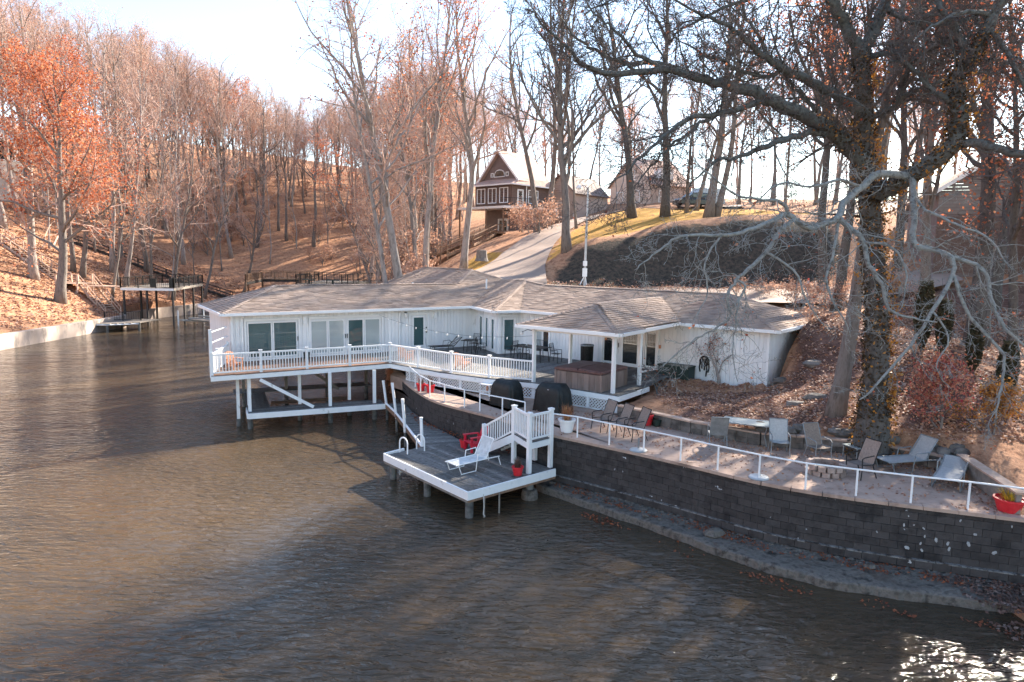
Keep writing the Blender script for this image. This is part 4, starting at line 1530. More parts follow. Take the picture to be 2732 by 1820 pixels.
def sling_chair(label, loc, rz, sling, frame, group=None, back_h=.62):
    t = thing('sling_chair', label, 'chair', loc, group, local=True, rz=rz)
    w = .27
    for s_ in (-1, 1):
        x = s_ * w
        MB().tube([(x * 1.05, -.26, 0), (x, -.22, .3), (x, -.24, .60), (x, -.16, .64), (x, .2, .66)], .016, 6).build('front_leg', M[frame], t)
        MB().tube([(x * 1.05, .34, 0), (x, .2, .34), (x, .17, .42)], .016, 6).build('rear_leg', M[frame], t)
        MB().tube([(x, -.24, .43), (x, .2, .40), (x, .33, .40 + back_h * .55), (x, .46, .42 + back_h)], .015, 6).build('side_rail', M[frame], t)
    MB().tube([(-w, .46, .42 + back_h), (w, .46, .42 + back_h)], .015, 6).build('top_bar', M[frame], t)

    def sheet(pts, n):
        mb = MB()
        k = len(pts)
        for i, (y, z) in enumerate(pts):
            mb.v += [(-w + .01, y, z), (0, y, z - .025), (w - .01, y, z)]
        for i in range(k - 1):
            b = i * 3
            mb.f += [(b, b + 1, b + 4, b + 3), (b + 1, b + 2, b + 5, b + 4)]
        k2 = len(mb.v)
        mb.v += [(x, y, z - .012) for x, y, z in mb.v[:k2]]
        mb.f += [tuple(reversed([i + k2 for i in f])) for f in mb.f[:]]
        return mb.build(n, M[sling], t, smooth=True)
    sheet([(-.24, .43), (-.1, .405), (.08, .395), (.2, .41)], 'seat')
    sheet([(.2, .41), (.27, .41 + back_h * .33), (.33, .40 + back_h * .56), (.46, .42 + back_h)], 'backrest')
    return t


def chaise(label, loc, rz, sling, frame, back=55, name='chaise_lounge', armless=False):
    """local -Y is the foot end"""
    t = thing(name, label, 'lounge chair', loc, None, local=True, rz=rz)
    w, zs = .3, .34
    b = rad(back)
    by, bz = .25 + .72 * math.cos(b), zs + .72 * math.sin(b)
    for s_ in (-1, 1):
        x = s_ * w
        MB().tube([(x, -1.0, zs), (x, .25, zs), (x, .85, zs - .02)], .02, 6).build('side_rail', M[frame], t)
        MB().tube([(x * 1.08, -.92, zs), (x * 1.08, -.8, .02), (x * 1.08, -.2, .02), (x * 1.08, -.12, zs + .22), (x * 1.08, .32, zs + .24), (x, .34, zs)], .018, 6).build('leg', M[frame], t)
        MB().tube([(x, .8, zs - .02), (x * 1.05, .9, 0.0)], .018, 6).build('leg', M[frame], t)
        MB().tube([(x, .25, zs), (x, by, bz)], .018, 6).build('back_rail', M[frame], t)
    MB().tube([(-w, by, bz), (w, by, bz)], .018, 6).build('top_bar', M[frame], t)
    for nm, pts in (('seat', [(-1.0, zs), (-.6, zs - .02), (-.1, zs - .02), (.25, zs)]), ('backrest', [(.25, zs), ((.25 + by) / 2 + .02, (zs + bz) / 2 - .02), (by, bz)])):
        mb = MB()
        for y, z in pts:
            mb.v += [(-w + .02, y, z + .01), (w - .02, y, z + .01), (-w + .02, y, z - .005), (w - .02, y, z - .005)]
        for i in range(len(pts) - 1):
            q = i * 4
            mb.f += [(q, q + 1, q + 5, q + 4), (q + 3, q + 2, q + 6, q + 7)]
        mb.build(nm, M[sling], t, smooth=True)
    return t


def adirondack(label, loc, rz, mat, group=None, s=1.0):
    t = thing('adirondack_chair', label, 'chair', loc, group, local=True, rz=rz)
    for k_ in range(5):
        x = -.2 + k_ * .1
        h = .62 + .08 * math.cos((k_ - 2) * .7)
        MB().beam((x, .2, .22), (x * 1.15, .2 + h * .42, .22 + h), .088, .02, up=(0, -1, .4)).build('back_slat', M[mat], t)
    for k_ in range(5):
        y = -.3 + k_ * .115
        MB().box((0, y, .36 - k_ * .028), (.5, .1, .02)).build('seat_slat', M[mat], t)
    for s_ in (-1, 1):
        MB().box((s_ * .3, -.03, .56), (.12, .62, .025)).build('arm', M[mat], t)
        MB().box((s_ * .28, -.27, .28), (.03, .09, .56)).build('leg', M[mat], t)
        MB().beam((s_ * .25, -.32, .32), (s_ * .25, .42, .05), .03, .1).build('leg', M[mat], t)
        MB().beam((s_ * .28, .25, .1), (s_ * .28, .28, .56), .03, .07, up=(1, 0, 0)).build('leg', M[mat], t)
    t.scale = (s, s, s)
    return t


def grass_clump(n, h, spread, r, droop=.5):
    mb = MB()
    for _ in range(n):
        a = r.uniform(0, 6.283)
        q = r.uniform(0, .35) * spread
        L_ = h * r.uniform(.5, 1.1)
        o = r.uniform(.2, 1) * spread * droop
        x, y = q * math.cos(a), q * math.sin(a)
        w = .008
        px, py = -math.sin(a) * w, math.cos(a) * w
        p1 = (x + o * .35 * math.cos(a), y + o * .35 * math.sin(a), L_ * .6)
        p2 = (x + o * math.cos(a), y + o * math.sin(a), L_)
        mb.add([(x - px, y - py, 0), (x + px, y + py, 0), (p1[0] + px, p1[1] + py, p1[2]), (p1[0] - px, p1[1] - py, p1[2]), p2], [(0, 1, 2, 3), (3, 2, 4)])
    return mb


M['drygrass'] = leafmat('dry_plant', [(.34, .13, .05), (.48, .24, .11), (.25, .10, .06), (.55, .33, .18)], .2)
M['drydark'] = leafmat('dead_plant', [(.10, .06, .05), (.2, .12, .1), (.14, .12, .08)], .2)
M['yellowplant'] = leafmat('yellow_plant', [(.65, .42, .03), (.75, .55, .06), (.4, .2, .1)], .3)
prng = random.Random(4)


def pot(label, loc, mat, r=.2, h=.3, plant='drygrass', n=60, ph=.4, sp=.35, rim=True):
    t = thing('flower_pot', label, 'flower pot', loc, None, local=True)
    prof = [(r * .66, 0), (r * .7, .01), (r * .95, h * .86), (r * 1.06, h * .87), (r * 1.06, h), (r * .93, h), (r * .9, h * .9)]
    MB().lathe(prof, 20).build('pot', M[mat], t, smooth=False)
    MB().lathe([(r * .9, h * .88), (.01, h * .9)], 16, cap=False).build('soil', M['drydark'], t)
    if plant:
        mb = grass_clump(n, ph, sp, prng)
        mb.v = [(x, y, z + h * .88) for x, y, z in mb.v]
        mb.build('plant', M[plant], t)
    return t


pot('large white pot of dry rust coloured grass behind the pipe railing', at_z(1512, 1152, TZ), 'white_clean', .29, .46, n=140, ph=.55, sp=.5)
pot('red flower pot with dry flowers against the garden wall', at_z(1725, 1134, TZ), 'redpot', .24, .40, n=90, ph=.2, sp=.35)
pot('small dark green pot right of the red pot by the garden wall', at_z(1752, 1137, TZ), 'green', .17, .26, 'drydark', 30, .15, .2)
pot('low red bowl pot with yellow flowers at the right end of the terrace', at_z(2690, 1364, TZ), 'redpot', .33, .34, 'yellowplant', 110, .3, .5)
pot('leftmost red pot with dry stems below the lattice', at_z(1123, 1043, TZ), 'redpot', .2, .34, 'drydark', 50, .45, .4)
pot('red pot with dry stems right of its twin below the lattice', at_z(1148, 1047, TZ), 'redpot', .2, .34, 'drydark', 50, .5, .4)
pot('red pot of dead stems beside the red dock chair', (-1.72, 24.75, KZ), 'redpot', .18, .3, 'drydark', 70, .42, .45)
pot('bright red pot of dead heather in front of the stair landing', at_z(1381, 1268, KZ), 'redpot', .19, .3, 'drydark', 110, .34, .3)

tg = 'sling chairs on the terrace'
p = at_z(1605, 1148, TZ)
sling_chair('tan sling chair furthest left of the three facing the lake', p, rad(-62), 'slingtan', 'black', tg)
sling_chair('tan sling chair in the middle of the three facing the lake', at_z(1648, 1160, TZ), rad(-66), 'slingtan', 'black', tg)
sling_chair('tan sling chair furthest right of the three facing the lake', at_z(1692, 1172, TZ), rad(-70), 'slingtan', 'black', tg)
sling_chair('grey mesh chair seen from behind beside the glass table', at_z(1912, 1188, TZ), rad(172), 'framegrey', 'framegrey', tg)
sling_chair('pale grey sling chair facing the lake behind the railing', at_z(2078, 1212, TZ), rad(-12), 'sling', 'framegrey', tg)
sling_chair('brown sling chair seen from behind next to the fire pit', at_z(2182, 1226, TZ), rad(14), 'slingtan', 'framegrey', tg)
sling_chair('tan sling chair turned sideways right of the fire pit', at_z(2292, 1272, TZ), rad(-68), 'slingtan', 'black', tg)
q = at_z(1758, 1088, 2.62)
sling_chair('tan sling chair alone on the leaf covered bank above the garden wall', (q.x, q.y, gz(q.x, q.y) + .02), rad(-55), 'slingtan', 'black', tg)
chaise('grey sling chaise lounge with raised back at the right of the terrace', at_z(2425, 1252, TZ), rad(-76), 'sling', 'framegrey', 58)
chaise('low pale lounge chair nearest the plank beam on the terrace', at_z(2535, 1288, TZ), rad(-40), 'sling', 'framegrey', 16)
chaise('white sling chaise lounge on the swimming dock', (-1.2, 22.3, KZ), rad(-48), 'slingwhite', 'white_clean', 62)
adirondack('red plastic adirondack chair at the foot of the dock stair', (-1.3, 24.4, KZ), rad(-60), 'red')
adirondack('orange wooden chair on the deck near the bend of the railing', (-5.35, 34.15, DZ), rad(150), 'terracotta', s=.9)
adirondack('orange wooden chair on the deck behind the middle of the railing', (-2.3, 31.95, DZ), rad(140), 'terracotta', s=.9)
adirondack('orange wooden chair at the left end of the deck', (-12.75, 31.0, DZ), rad(60), 'terracotta', s=.85)


def umbrella_base(label, loc, pole):
    t = thing('umbrella_base', label, 'umbrella base', loc, None, local=True)
    MB().lathe([(.27, 0), (.28, .03), (.25, .06), (.06, .09), (.05, .1)], 20).build('foot', M['steel'], t)
    MB().tube([(0, 0, .08), (0, 0, pole)], .03, 8).build('tube', M['framegrey'], t)
    return t


umbrella_base('round grey umbrella base with short tube left on the terrace', at_z(1703, 1203, TZ), .42)
umbrella_base('flat round umbrella base by the railing in the middle of the terrace', at_z(2024, 1276, TZ), .14)

# fire pit
fp = thing('fire_pit', 'round fire pit of loose stone blocks on the terrace', 'fire pit', at_z(2200, 1262, TZ), None, local=True)
fr_ = random.Random(8)
for c in range(2):
    for i in range(13):
        if c == 1 and i in (5, 6):
            continue
        a = 2 * math.pi * (i + .5 * c) / 13 + fr_.uniform(-.03, .03)
        MB().box((.47 * math.cos(a), .47 * math.sin(a), .08 + c * .15), (.16, .2, .14), a).build('stone_block', M['firestone'], fp)
MB().lathe([(.38, .02), (.1, .05), (.01, .06)], 14, cap=False).build('ash_bed', M['drydark'], fp)

# glass patio table
gt = thing('patio_table', 'glass topped patio table with curved metal leg by the garden wall', 'table', at_z(1990, 1180, TZ), None, local=True, rz=rad(-25))
MB().box((0, 0, .70), (1.5, .85, .012)).build('glass_top', M['glassblind'], gt)
for a, b in (((-.76, -.43), (.76, -.43)), ((.76, -.43), (.76, .43)), ((.76, .43), (-.76, .43)), ((-.76, .43), (-.76, -.43))):
    MB().beam((*a, .70), (*b, .70), .04, .035).build('table_rim', M['framegrey'], gt)
for sx in (-1, 1):
    for sy in (-1, 1):
        MB().tube([(sx * .66, sy * .34, .68), (sx * .6, sy * .3, .35), (sx * .68, sy * .36, .02)], .022, 6).build('leg', M['framegrey'], gt)
gt2 = thing('side_table', 'small square glass side table behind the fire pit', 'table', at_z(2285, 1225, TZ), None, local=True, rz=.3)
MB().box((0, 0, .42), (.6, .6, .015)).build('glass_top', M['glassblind'], gt2)
for sx in (-1, 1):
    for sy in (-1, 1):
        MB().tube([(sx * .27, sy * .27, 0), (sx * .27, sy * .27, .41)], .018, 6).build('leg', M['framegrey'], gt2)


def grill_cover(label, loc, rz, w, d, h, logo=False):
    t = thing('covered_grill', label, 'grill', loc, None, local=True, rz=rz)
    mb = MB()
    n, rows = 36, 9
    for j in range(rows):
        u = j / (rows - 1)
        z = h * u
        f = 1.0 if u < .7 else 1.0 - .28 * ((u - .7) / .3) ** 1.8
        fold = .075 * (1 - u) ** 1.1 + .006
        for i in range(n):
            a = 2 * math.pi * i / n
            ca, sa = math.cos(a), math.sin(a)
            e_ = .3
            x = math.copysign(abs(ca) ** e_, ca) * w / 2 * (1 - .12 * u) * (f if u > .7 else 1)
            y = math.copysign(abs(sa) ** e_, sa) * d / 2 * f
            k_ = 1 + fold * math.sin(a * 9 + 1.7 * math.sin(a * 3)) * 2.2
            mb.v.append((x * k_ + .015 * math.sin(7 * a + 3 * u), y * k_, z + (.02 * math.sin(a * 5) if j == 0 else .03 * math.sin(2 * a + 1) * (u > .8))))
    for j in range(rows - 1):
        for i in range(n):
            mb.f.append((j * n + i, j * n + (i + 1) % n, (j + 1) * n + (i + 1) % n, (j + 1) * n + i))
    mb.f.append(tuple((rows - 1) * n + i for i in range(n)))
    mb.build('cover', M['cover'], t, smooth=True)
    if logo:
        mb = MB()
        mb.lathe([(.075, 0), (.07, .008), (.01, .01)], 16)
        mb.v = [(x, -d / 2 * .80 + z * -1.2 + y * .45 - .012, h * .86 + y * .75) for x, y, z in mb.v]
        mb.build('badge', M['white_clean'], t)
    return t


grill_cover('grill under a black cover left of the gazebo post', at_z(1352, 1082, TZ), rad(-42), 1.25, .7, 1.05)
grill_cover('grill under a black cover with round white badge in front of the hot tub', at_z(1475, 1098, TZ), rad(-38), 1.35, .75, 1.12, True)
sh = thing('utility_table', 'small white utility table beside the left covered grill', 'table', at_z(1300, 1055, TZ), None, local=True, rz=rad(-40))
MB().box((0, 0, .5), (.6, .4, .03)).build('table_top', M['trim'], sh)
MB().box((0, 0, .2), (.56, .36, .02)).build('lower_shelf', M['trim'], sh)
for sx in (-1, 1):
    for sy in (-1, 1):
        MB().box((sx * .27, sy * .17, .25), (.03, .03, .5)).build('leg', M['trim'], sh)
bt = MB().lathe([(.05, 0), (.05, .17), (.02, .2), (.02, .24)], 10, v2(sh.location, TZ + .21)).build('bottle', M['terracotta'], off=v2(sh.location, TZ + .21))
tag(bt, 'orange bottle on the shelf of the white utility table', 'bottle')

# hot tub
ht = thing('hot_tub', 'hot tub with weathered wood cabinet and two part maroon cover under the gazebo', 'hot tub', (3.35, 28.3, DZ), None, local=True, rz=math.atan2(gu.y, gu.x))
W_ = 2.15
for s_ in (-1, 1):
    for k_ in range(8):
        x = -W_ / 2 + W_ * (k_ + .5) / 8
        MB().box((x, s_ * W_ / 2, .39), (W_ / 8 - .012, .03, .78)).build('cabinet_panel', M['tubwood'], ht)
        MB().box((s_ * W_ / 2, x, .39), (.03, W_ / 8 - .012, .78)).build('cabinet_panel', M['tubwood'], ht)
    for s2 in (-1, 1):
        MB().box((s_ * W_ / 2, s2 * W_ / 2, .4), (.09, .09, .8)).build('corner_post', M['tubwood'], ht)
MB().box((0, 0, .4), (W_ - .06, W_ - .06, .76)).build('shell', M['tubcover'], ht)
for s_ in (-1, 1):
    mb = MB()
    hw = W_ / 4 - .012
    cx = s_ * (W_ / 4 + .02)
    vs = []
    for z, k_ in ((.82, 1.04), (.90, 1.05), (.955, .97)):
        for a, b in ((-1, -1), (1, -1), (1, 1), (-1, 1)):
            vs.append((cx + a * hw * k_, b * W_ / 2 * k_, z + (.045 if (a * s_ < 0 and z > .93) else 0)))
    mb.add(vs, [(3, 2, 1, 0), (8, 9, 10, 11)] + [(r_ * 4 + i, r_ * 4 + (i + 1) % 4, r_ * 4 + 4 + (i + 1) % 4, r_ * 4 + 4 + i) for r_ in range(2) for i in range(4)])
    mb.build('cover_half', M['tubcover'], ht)
MB().box((.35, -W_ / 2 - .02, .87), (.06, .03, .16)).build('strap', M['black'], ht)

ht.scale = (1, 1, .86)
# deck furniture near the house
lc = thing('trash_bin', 'ribbed black metal trash bin against the house wall', 'trash bin', (3.75, 33.75, DZ), None, local=True)
MB().lathe([(.27, .03), (.27, .95), (.2, .95)], 20).build('liner', M['black'], lc)
for k_ in range(18):
    a = 2 * math.pi * k_ / 18
    MB().beam((.30 * math.cos(a), .30 * math.sin(a), .02), (.32 * math.cos(a), .32 * math.sin(a), .97), .05, .012, up=(math.cos(a), math.sin(a), 0)).build('slat', M['black'], lc)
MB().lathe([(.33, .95), (.35, .98), (.33, 1.02), (.24, 1.02)], 20, cap=False).build('rim', M['framegrey'], lc)

ct = thing('metal_chaise', 'black metal chaise lounge on the deck beside the house wall', 'lounge chair', (-3.6, 37.35, DZ), None, local=True, rz=rad(-60))
for s_ in (-1, 1):
    x = s_ * .3
    MB().tube([(x, -1.0, .36), (x, .3, .36), (x, .8, .85)], .02, 6).build('side_rail', M['black'], ct)
    for y in (-.85, .25):
        MB().tube([(x, y, 0), (x, y, .36)], .018, 6).build('leg', M['black'], ct)
    MB().tube([(x, -.1, .36), (x * 1.1, -.05, .6), (x * 1.1, .3, .62), (x, .45, .52)], .014, 6).build('arm', M['black'], ct)
for k_ in range(13):
    y = -.95 + k_ * .1
    MB().box((0, y, .37), (.58, .06, .02)).build('seat_slat', M['black'], ct)
for k_ in range(7):
    y = .34 + k_ * .07
    MB().box((0, y, .40 + k_ * .07), (.58, .05, .02)).build('back_slat', M['black'], ct)


def metal_chair(label, loc, rz):
    t = thing('metal_chair', label, 'chair', loc, 'black metal chairs on the deck', local=True, rz=rz)
    for s_ in (-1, 1):
        x = s_ * .23
        MB().tube([(x, -.22, 0), (x, -.2, .44), (x, -.2, .64), (x, .2, .64)], .016, 6).build('front_leg', M['black'], t)
        MB().tube([(x, .28, 0), (x, .2, .44), (x, .3, .95)], .016, 6).build('rear_leg', M['black'], t)
    for k_ in range(5):
        MB().box((0, -.18 + k_ * .09, .45), (.46, .06, .015)).build('seat_slat', M['black'], t)
        x = -.16 + k_ * .08
        MB().beam((x, .21, .5), (x, .295, .92), .02, .01, up=(0, -1, 0)).build('back_bar', M['black'], t)
    MB().tube([(-.23, .3, .95), (.23, .3, .95)], .016, 6).build('top_bar', M['black'], t)
    return t


def metal_table(label, loc, rz, lx, ly):
    t = thing('metal_table', label, 'table', loc, None, local=True, rz=rz)
    n = max(3, int(lx / .14))
    for k_ in range(n):
        MB().box((-lx / 2 + lx * (k_ + .5) / n, 0, .72), (lx / n - .02, ly, .02)).build('table_slat', M['black'], t)
    pass
    for sx in (-1, 1):
        MB().beam((-lx / 2, sx * ly / 2, .715), (lx / 2, sx * ly / 2, .715), .03, .04).build('rim', M['black'], t)
        for sy in (-1, 1):
            MB().tube([(sx * (lx / 2 - .1), sy * (ly / 2 - .1), 0), (sx * (lx / 2 - .15), sy * (ly / 2 - .12), .71)], .022, 6).build('leg', M['black'], t)
    return t


metal_table('long black metal dining table on the deck in front of the bay door', (1.0, 34.9, DZ), rad(-38), 1.9, .95)
metal_chair('black metal chair at the right end of the dining table', (2.25, 34.35, DZ), rad(60))
metal_chair('black metal chair behind the dining table', (1.35, 35.55, DZ), rad(-20))
metal_chair('black metal chair at the left end of the dining table', (-.05, 35.45, DZ), rad(-128))
metal_chair('black metal chair in front of the dining table', (.6, 34.2, DZ), rad(160))
metal_table('small square black metal table beside the black chaise', (-2.35, 37.2, DZ), rad(-20), .7, .7)
metal_chair('black metal chair between the chaise table and the bay windows', (-1.65, 36.4, DZ), rad(80))
metal_chair('black metal chair behind the small chaise table', (-2.1, 38.0, DZ), rad(-30))
jar = MB().lathe([(.04, 0), (.05, .05), (.03, .14), (.045, .2)], 10, (.75, 35.0, DZ + .735)).build('vase', M['lampglass'], off=(.75, 35.0, DZ + .735))
tag(jar, 'small white vase standing on the dining table', 'vase')
stl = thing('storage_box', 'dark green storage box against the white wall right of the gazebo', 'storage box', LR.p(9.35, 2.45, .55), None, local=True, rz=LR.ang)
MB().box((0, 0, .28), (1.5, .7, .56)).build('body', M['green'], stl)
MB().box((0, -.02, .59), (1.56, .76, .06)).build('lid', M['green'], stl)
MB().box((0, -.37, .45), (.16, .03, .05)).build('latch', M['black'], stl)
bk2 = MB().lathe([(.14, 0), (.17, .32), (.15, .33)], 14, LL.p(3.95, DZ, .5)).build('bucket', M['green'], off=LL.p(3.95, DZ, .5))
tag(bk2, 'black bucket standing on the deck between the sliding doors', 'bucket')

# black wall ornament: ring with hanging strands
wo = thing('wall_ornament', 'black hanging wall ornament on the white wall of the right wing', 'ornament', LR.p(10.47, 3.2, .05))
c = LR.p(10.47, 3.3, .06)
dx, dz = v2(LR.d), V(0, 0, 1)
MB().tube([c + dx * (.2 * math.cos(a)) + dz * (.22 * math.sin(a)) for a in [2 * math.pi * i / 12 for i in range(13)]], .05, 6, False).build('ring', M['black'], wo)
for k_, (x, h_) in enumerate(((-.2, .5), (-.1, .35), (.02, .42), (.12, .7), (.22, .5))):
    MB().tube([c + dx * x - dz * .05, c + dx * (x * 1.1) - dz * (h_ * .6), c + dx * (x * .9) - dz * h_], .035, 5).build('strand', M['black'], wo)
MB().box(c + dz * .02, (.22, .05, .2), LR.ang).build('plate', M['black'], wo)

# string lights between wall and gazebo
sl = thing('string_lights', 'string of small bulbs hung from the house wall to the gazebo', 'string lights', LL.p(8, 4.6, .1))
a, b = LL.p(8.0, 4.66, .12), v2(GP[0], 4.6)
pts = [a.lerp(b, u) - V(0, 0, .45 * 4 * u * (1 - u)) for u in [i / 14 for i in range(15)]]
MB().tube(pts, .006, 4).build('wire', M['black'], sl)
for i in range(1, 14):
    MB().lathe([(.012, 0), (.035, -.05), (.02, -.1), (.005, -.11)], 7, pts[i]).build('bulb', M['lampglass'], sl)

# ------------------------------------------------------------------ neighbouring houses
def clap(ln, t0, t1, z0, z1, parent, mat, h=.3, name='clapboard', tri=None):
    """horizontal lap boards, each its own plank; tri=(apex t, apex z) clips them to a gable"""
    z = z0
    while z < z1 - .02:
        a, b = t0, t1
        zt = min(z + h, z1)
        if tri:
            u = (z + h * .5 - z0) / (tri[1] - z0)
            a, b = t0 + (tri[0] - t0) * u, t1 + (tri[0] - t1) * u
        if b - a > .1:
            MB().box(ln.p((a + b) / 2, (z + zt) / 2, .02), (b - a, .05, zt - z - .02), ln.ang).build(name, mat, parent)
        z += h


def simple_window(ln, t0, t1, zb, zt, parent, n=2, mat=None, name='window', cross=False):
    w_ = (t1 - t0 - .12) / n
    panes = [(t0 + .06 + k * w_ + .05, t0 + .06 + (k + 1) * w_ - .05, zb + .1, zt - .1, M['glassdark']) for k in range(n)]
    w = window(ln, t0, t1, zb, zt, panes, parent, name, .05, None, .1)
    if cross:
        for a, b, lo, hi, g in panes:
            MB().box(ln.p((a + b) / 2, (lo + hi) / 2, .04), (b - a, .03, .05), ln.ang).build('muntin', M['trim'], w)
    return w


# brown brick house on the hill with steep gable
bh = thing('brick_house', 'brown brick house with steep pink shingle gable and balcony on the hill', 'house', (-.3, 85, 10))
C0 = V(-.33, 85)
ba, bb = V(-.73, .683), V(.683, .73)
P1, P3 = C0 + ba * 6.4, C0 + bb * 7.0
P2 = P1 + bb * 7.0
zf, ze, zg = 13.9, 16.65, 10.0
LA_, LB_ = Line(P1, C0, 0), Line(C0, P3, 0)
MB().prism([P1, C0, P3, P2], zf - .2, ze).build('wall', M['brick'], bh)
lowp = [C0 + ba * 5.6 + bb * 1.2, C0 + ba * .2 + bb * 1.2, P3, P2]
MB().prism(lowp, zg - .5, zf - .2).build('lower_wall', M['mauve'], bh)
for k_ in range(9):
    z = zf + .15 + k_ * .28
    for ln, L_ in ((LA_, 6.4), (LB_, 7.0)):
        MB().box(ln.p(L_ / 2, z, .012), (L_, .024, .23), ln.ang).build('brick_course', M['brick'], bh)
for t in (.35, 2.35, 4.35):
    simple_window(LA_, t, t + 1.5, zf + .45, zf + 2.35, bh, 2)
simple_window(LB_, 3.0, 4.9, zf + .5, zf + 2.2, bh, 2, cross=True)
dw_ = window(LB_, 1.0, 2.1, zf + .02, zf + 2.15, [(1.2, 1.9, zf + .2, zf + 1.95, M['trim'])], bh, 'door')
MB().tube([LB_.p(1.55 + .17 * math.cos(a), zf + 1.55 + .17 * math.sin(a), .06) for a in [2 * math.pi * i / 10 for i in range(11)]], .05, 5, False).build('wreath', M['green'], dw_)
# balcony slab and railing
bal = MB().prism([P1 - bb * 1.6 + ba * 1.6, C0 - bb * 1.6 - ba * .3, C0 - ba * 1.5 + bb * .2, P3 - ba * 1.5, P3, P1 + ba * 1.6], zf - .3, zf - .02).build('balcony', M['trim'], bh)
br_ = [P1 - bb * 1.5 + ba * 1.5, C0 - bb * 1.5 - ba * .2, C0 - ba * 1.4 + bb * .2, P3 - ba * 1.4]
for a, b in zip(br_[1:-1], br_[2:]):
    MB().beam(v2(a, zf + .95), v2(b, zf + .95), .05, .05).build('rail', M['black'], bal)
    n = int((b - a).length / .25)
    for k_ in range(n + 1):
        q = a + (b - a) * k_ / n
        MB().box(v2(q, zf + .45), (.025, .025, .95)).build('baluster', M['black'], bal)
for p_ in (P1 - bb * 1.4 + ba * 1.4, C0 + ba * 3 - bb * 1.4, C0 - bb * 1.4, C0 - ba * 1.3 + bb * 4):
    MB().box(v2(p_, (zf + 9.4) / 2), (.2, .2, zf - 9.4)).build('post', M['woodbrown'], bh)
LLo = Line(lowp[0], lowp[1], 0)
window(LLo, 2.2, 4.0, zg + .3, zg + 2.5, [(2.4, 2.95, zg + .5, zg + 2.3, M['glassdark']), (3.2, 3.75, zg + .5, zg + 2.3, M['glassdark'])], bh, 'door')
# roof: skirt, steep gable set back
R1, R2, R3, R4 = P1 - bb * .5 + ba * .5, C0 - bb * .5 - ba * .5, P3 - ba * .5 + bb * .5, P2 + ba * .5 + bb * .5
gb = 1.35
g1, g2 = P1 + bb * gb + ba * .2, C0 + bb * gb - ba * .0
zb_, za_ = 17.45, 21.0
gm = (g1 + g2) / 2
g3, g4 = P2 + ba * .2 + bb * .4, P3 + bb * .4
gm2 = (g3 + g4) / 2
o_ = bb * .55
mb = MB()
mb.slab([v2(R1, ze), v2(R2, ze), v2(g2, zb_), v2(g1, zb_)], .12)
mb.slab([v2(R2, ze), v2(R3, ze), v2(g4 + bb * .1, zb_), v2(g2, zb_)], .12)
mb.slab([v2(g2 - o_ - ba * .35, zb_ - .35), v2(g4, zb_ - .35), v2(gm2, za_), v2(gm - o_, za_)], .14)
mb.slab([v2(gm - o_, za_), v2(gm2, za_), v2(g3, zb_ - .35), v2(g1 - o_ + ba * .35, zb_ - .35)], .14)
brf = mb.build('roof', M['roofpink'], bh)
MB().add([tuple(v2(g1, zb_ - .3)), tuple(v2(g2, zb_ - .3)), tuple(v2(gm, za_ - .1)), tuple(v2(g3, zb_ - .3)), tuple(v2(g4, zb_ - .3)), tuple(v2(gm2, za_ - .1))], [(0, 1, 2), (5, 4, 3), (0, 2, 5, 3), (1, 4, 5, 2), (0, 3, 4, 1)]).build('gable_wall', M['mauve'], bh)
for a, b in ((v2(g2 - o_ - ba * .4, zb_ - .42), v2(gm - o_, za_ - .05)), (v2(g1 - o_ + ba * .4, zb_ - .42), v2(gm - o_, za_ - .05))):
    MB().beam(a, b, .08, .26).build('barge_board', M['trim'], bh)
LGb = Line(g1, g2, 0)
wg = MB()
arc = [(2.3 + .0, 17.75)] + [(3.2 - .85 * math.cos(a), 18.1 + .5 * math.sin(a)) for a in [math.pi * i / 8 for i in range(9)]] + [(4.1, 17.75)]
wgo = MB().tube([LGb.p(t, z, .05) for t, z in arc] + [LGb.p(2.3, 17.75, .05)], .06, 5).build('window', M['trim'], bh)
mb = MB()
mb.poly([LGb.p(t, z, .03) for t, z in arc])
mb.build('pane', M['glassdark'], wgo)
for t in (1.65, 4.3):
    simple_window(LGb, t, t + .5, 17.75, 18.3, bh, 1)
MB().beam(v2(R1, ze - .08), v2(R2, ze - .08), .12, .16).build('gutter', M['trim'], bh)
MB().beam(v2(R2, ze - .08), v2(R3, ze - .08), .12, .16).build('gutter', M['trim'], bh)
MB().tube([LB_.p(2.6, ze - .1, .1), LB_.p(2.6, zf, .1)], .06, 6).build('downspout', M['trim'], bh)

# tan wing next to it
tw2 = thing('tan_house', 'tan house with white trimmed gable behind the trees right of the brick house', 'house', (6, 92, 11))
a, b = at_y(1455, 560, 93).to_2d(), at_y(1532, 560, 90).to_2d()
LT2 = Line(a, b, 0)
dd = LT2.n * 8
MB().prism([a, b, b + dd, a + dd], 10.5, 16.2).build('wall', M['tan'], tw2)
clap(LT2, 0, LT2.len, 11.5, 16.2, tw2, M['tan'])
mb = MB()
am = (a + b) / 2
mb.slab([v2(a - LT2.d * .4 - LT2.n * .4, 16.0), v2(am - LT2.n * .4, 18.6), v2(am + dd, 18.6), v2(a - LT2.d * .4 + dd, 16.0)], .15)
mb.slab([v2(am - LT2.n * .4, 18.6), v2(b + LT2.d * .4 - LT2.n * .4, 16.0), v2(b + LT2.d * .4 + dd, 16.0), v2(am + dd, 18.6)], .15)
mb.build('roof', M['mauve'], tw2)
clap(LT2, 0, LT2.len, 16.2, 18.3, tw2, M['tan'], tri=(LT2.len / 2, 18.4))
simple_window(LT2, 1.9, 3.1, 13.0, 14.9, tw2, 1, cross=True)
for t in (0, LT2.len):
    MB().box(LT2.p(t, 14, .05), (.15, .12, 4.6), LT2.ang).build('corner_board', M['trim'], tw2)
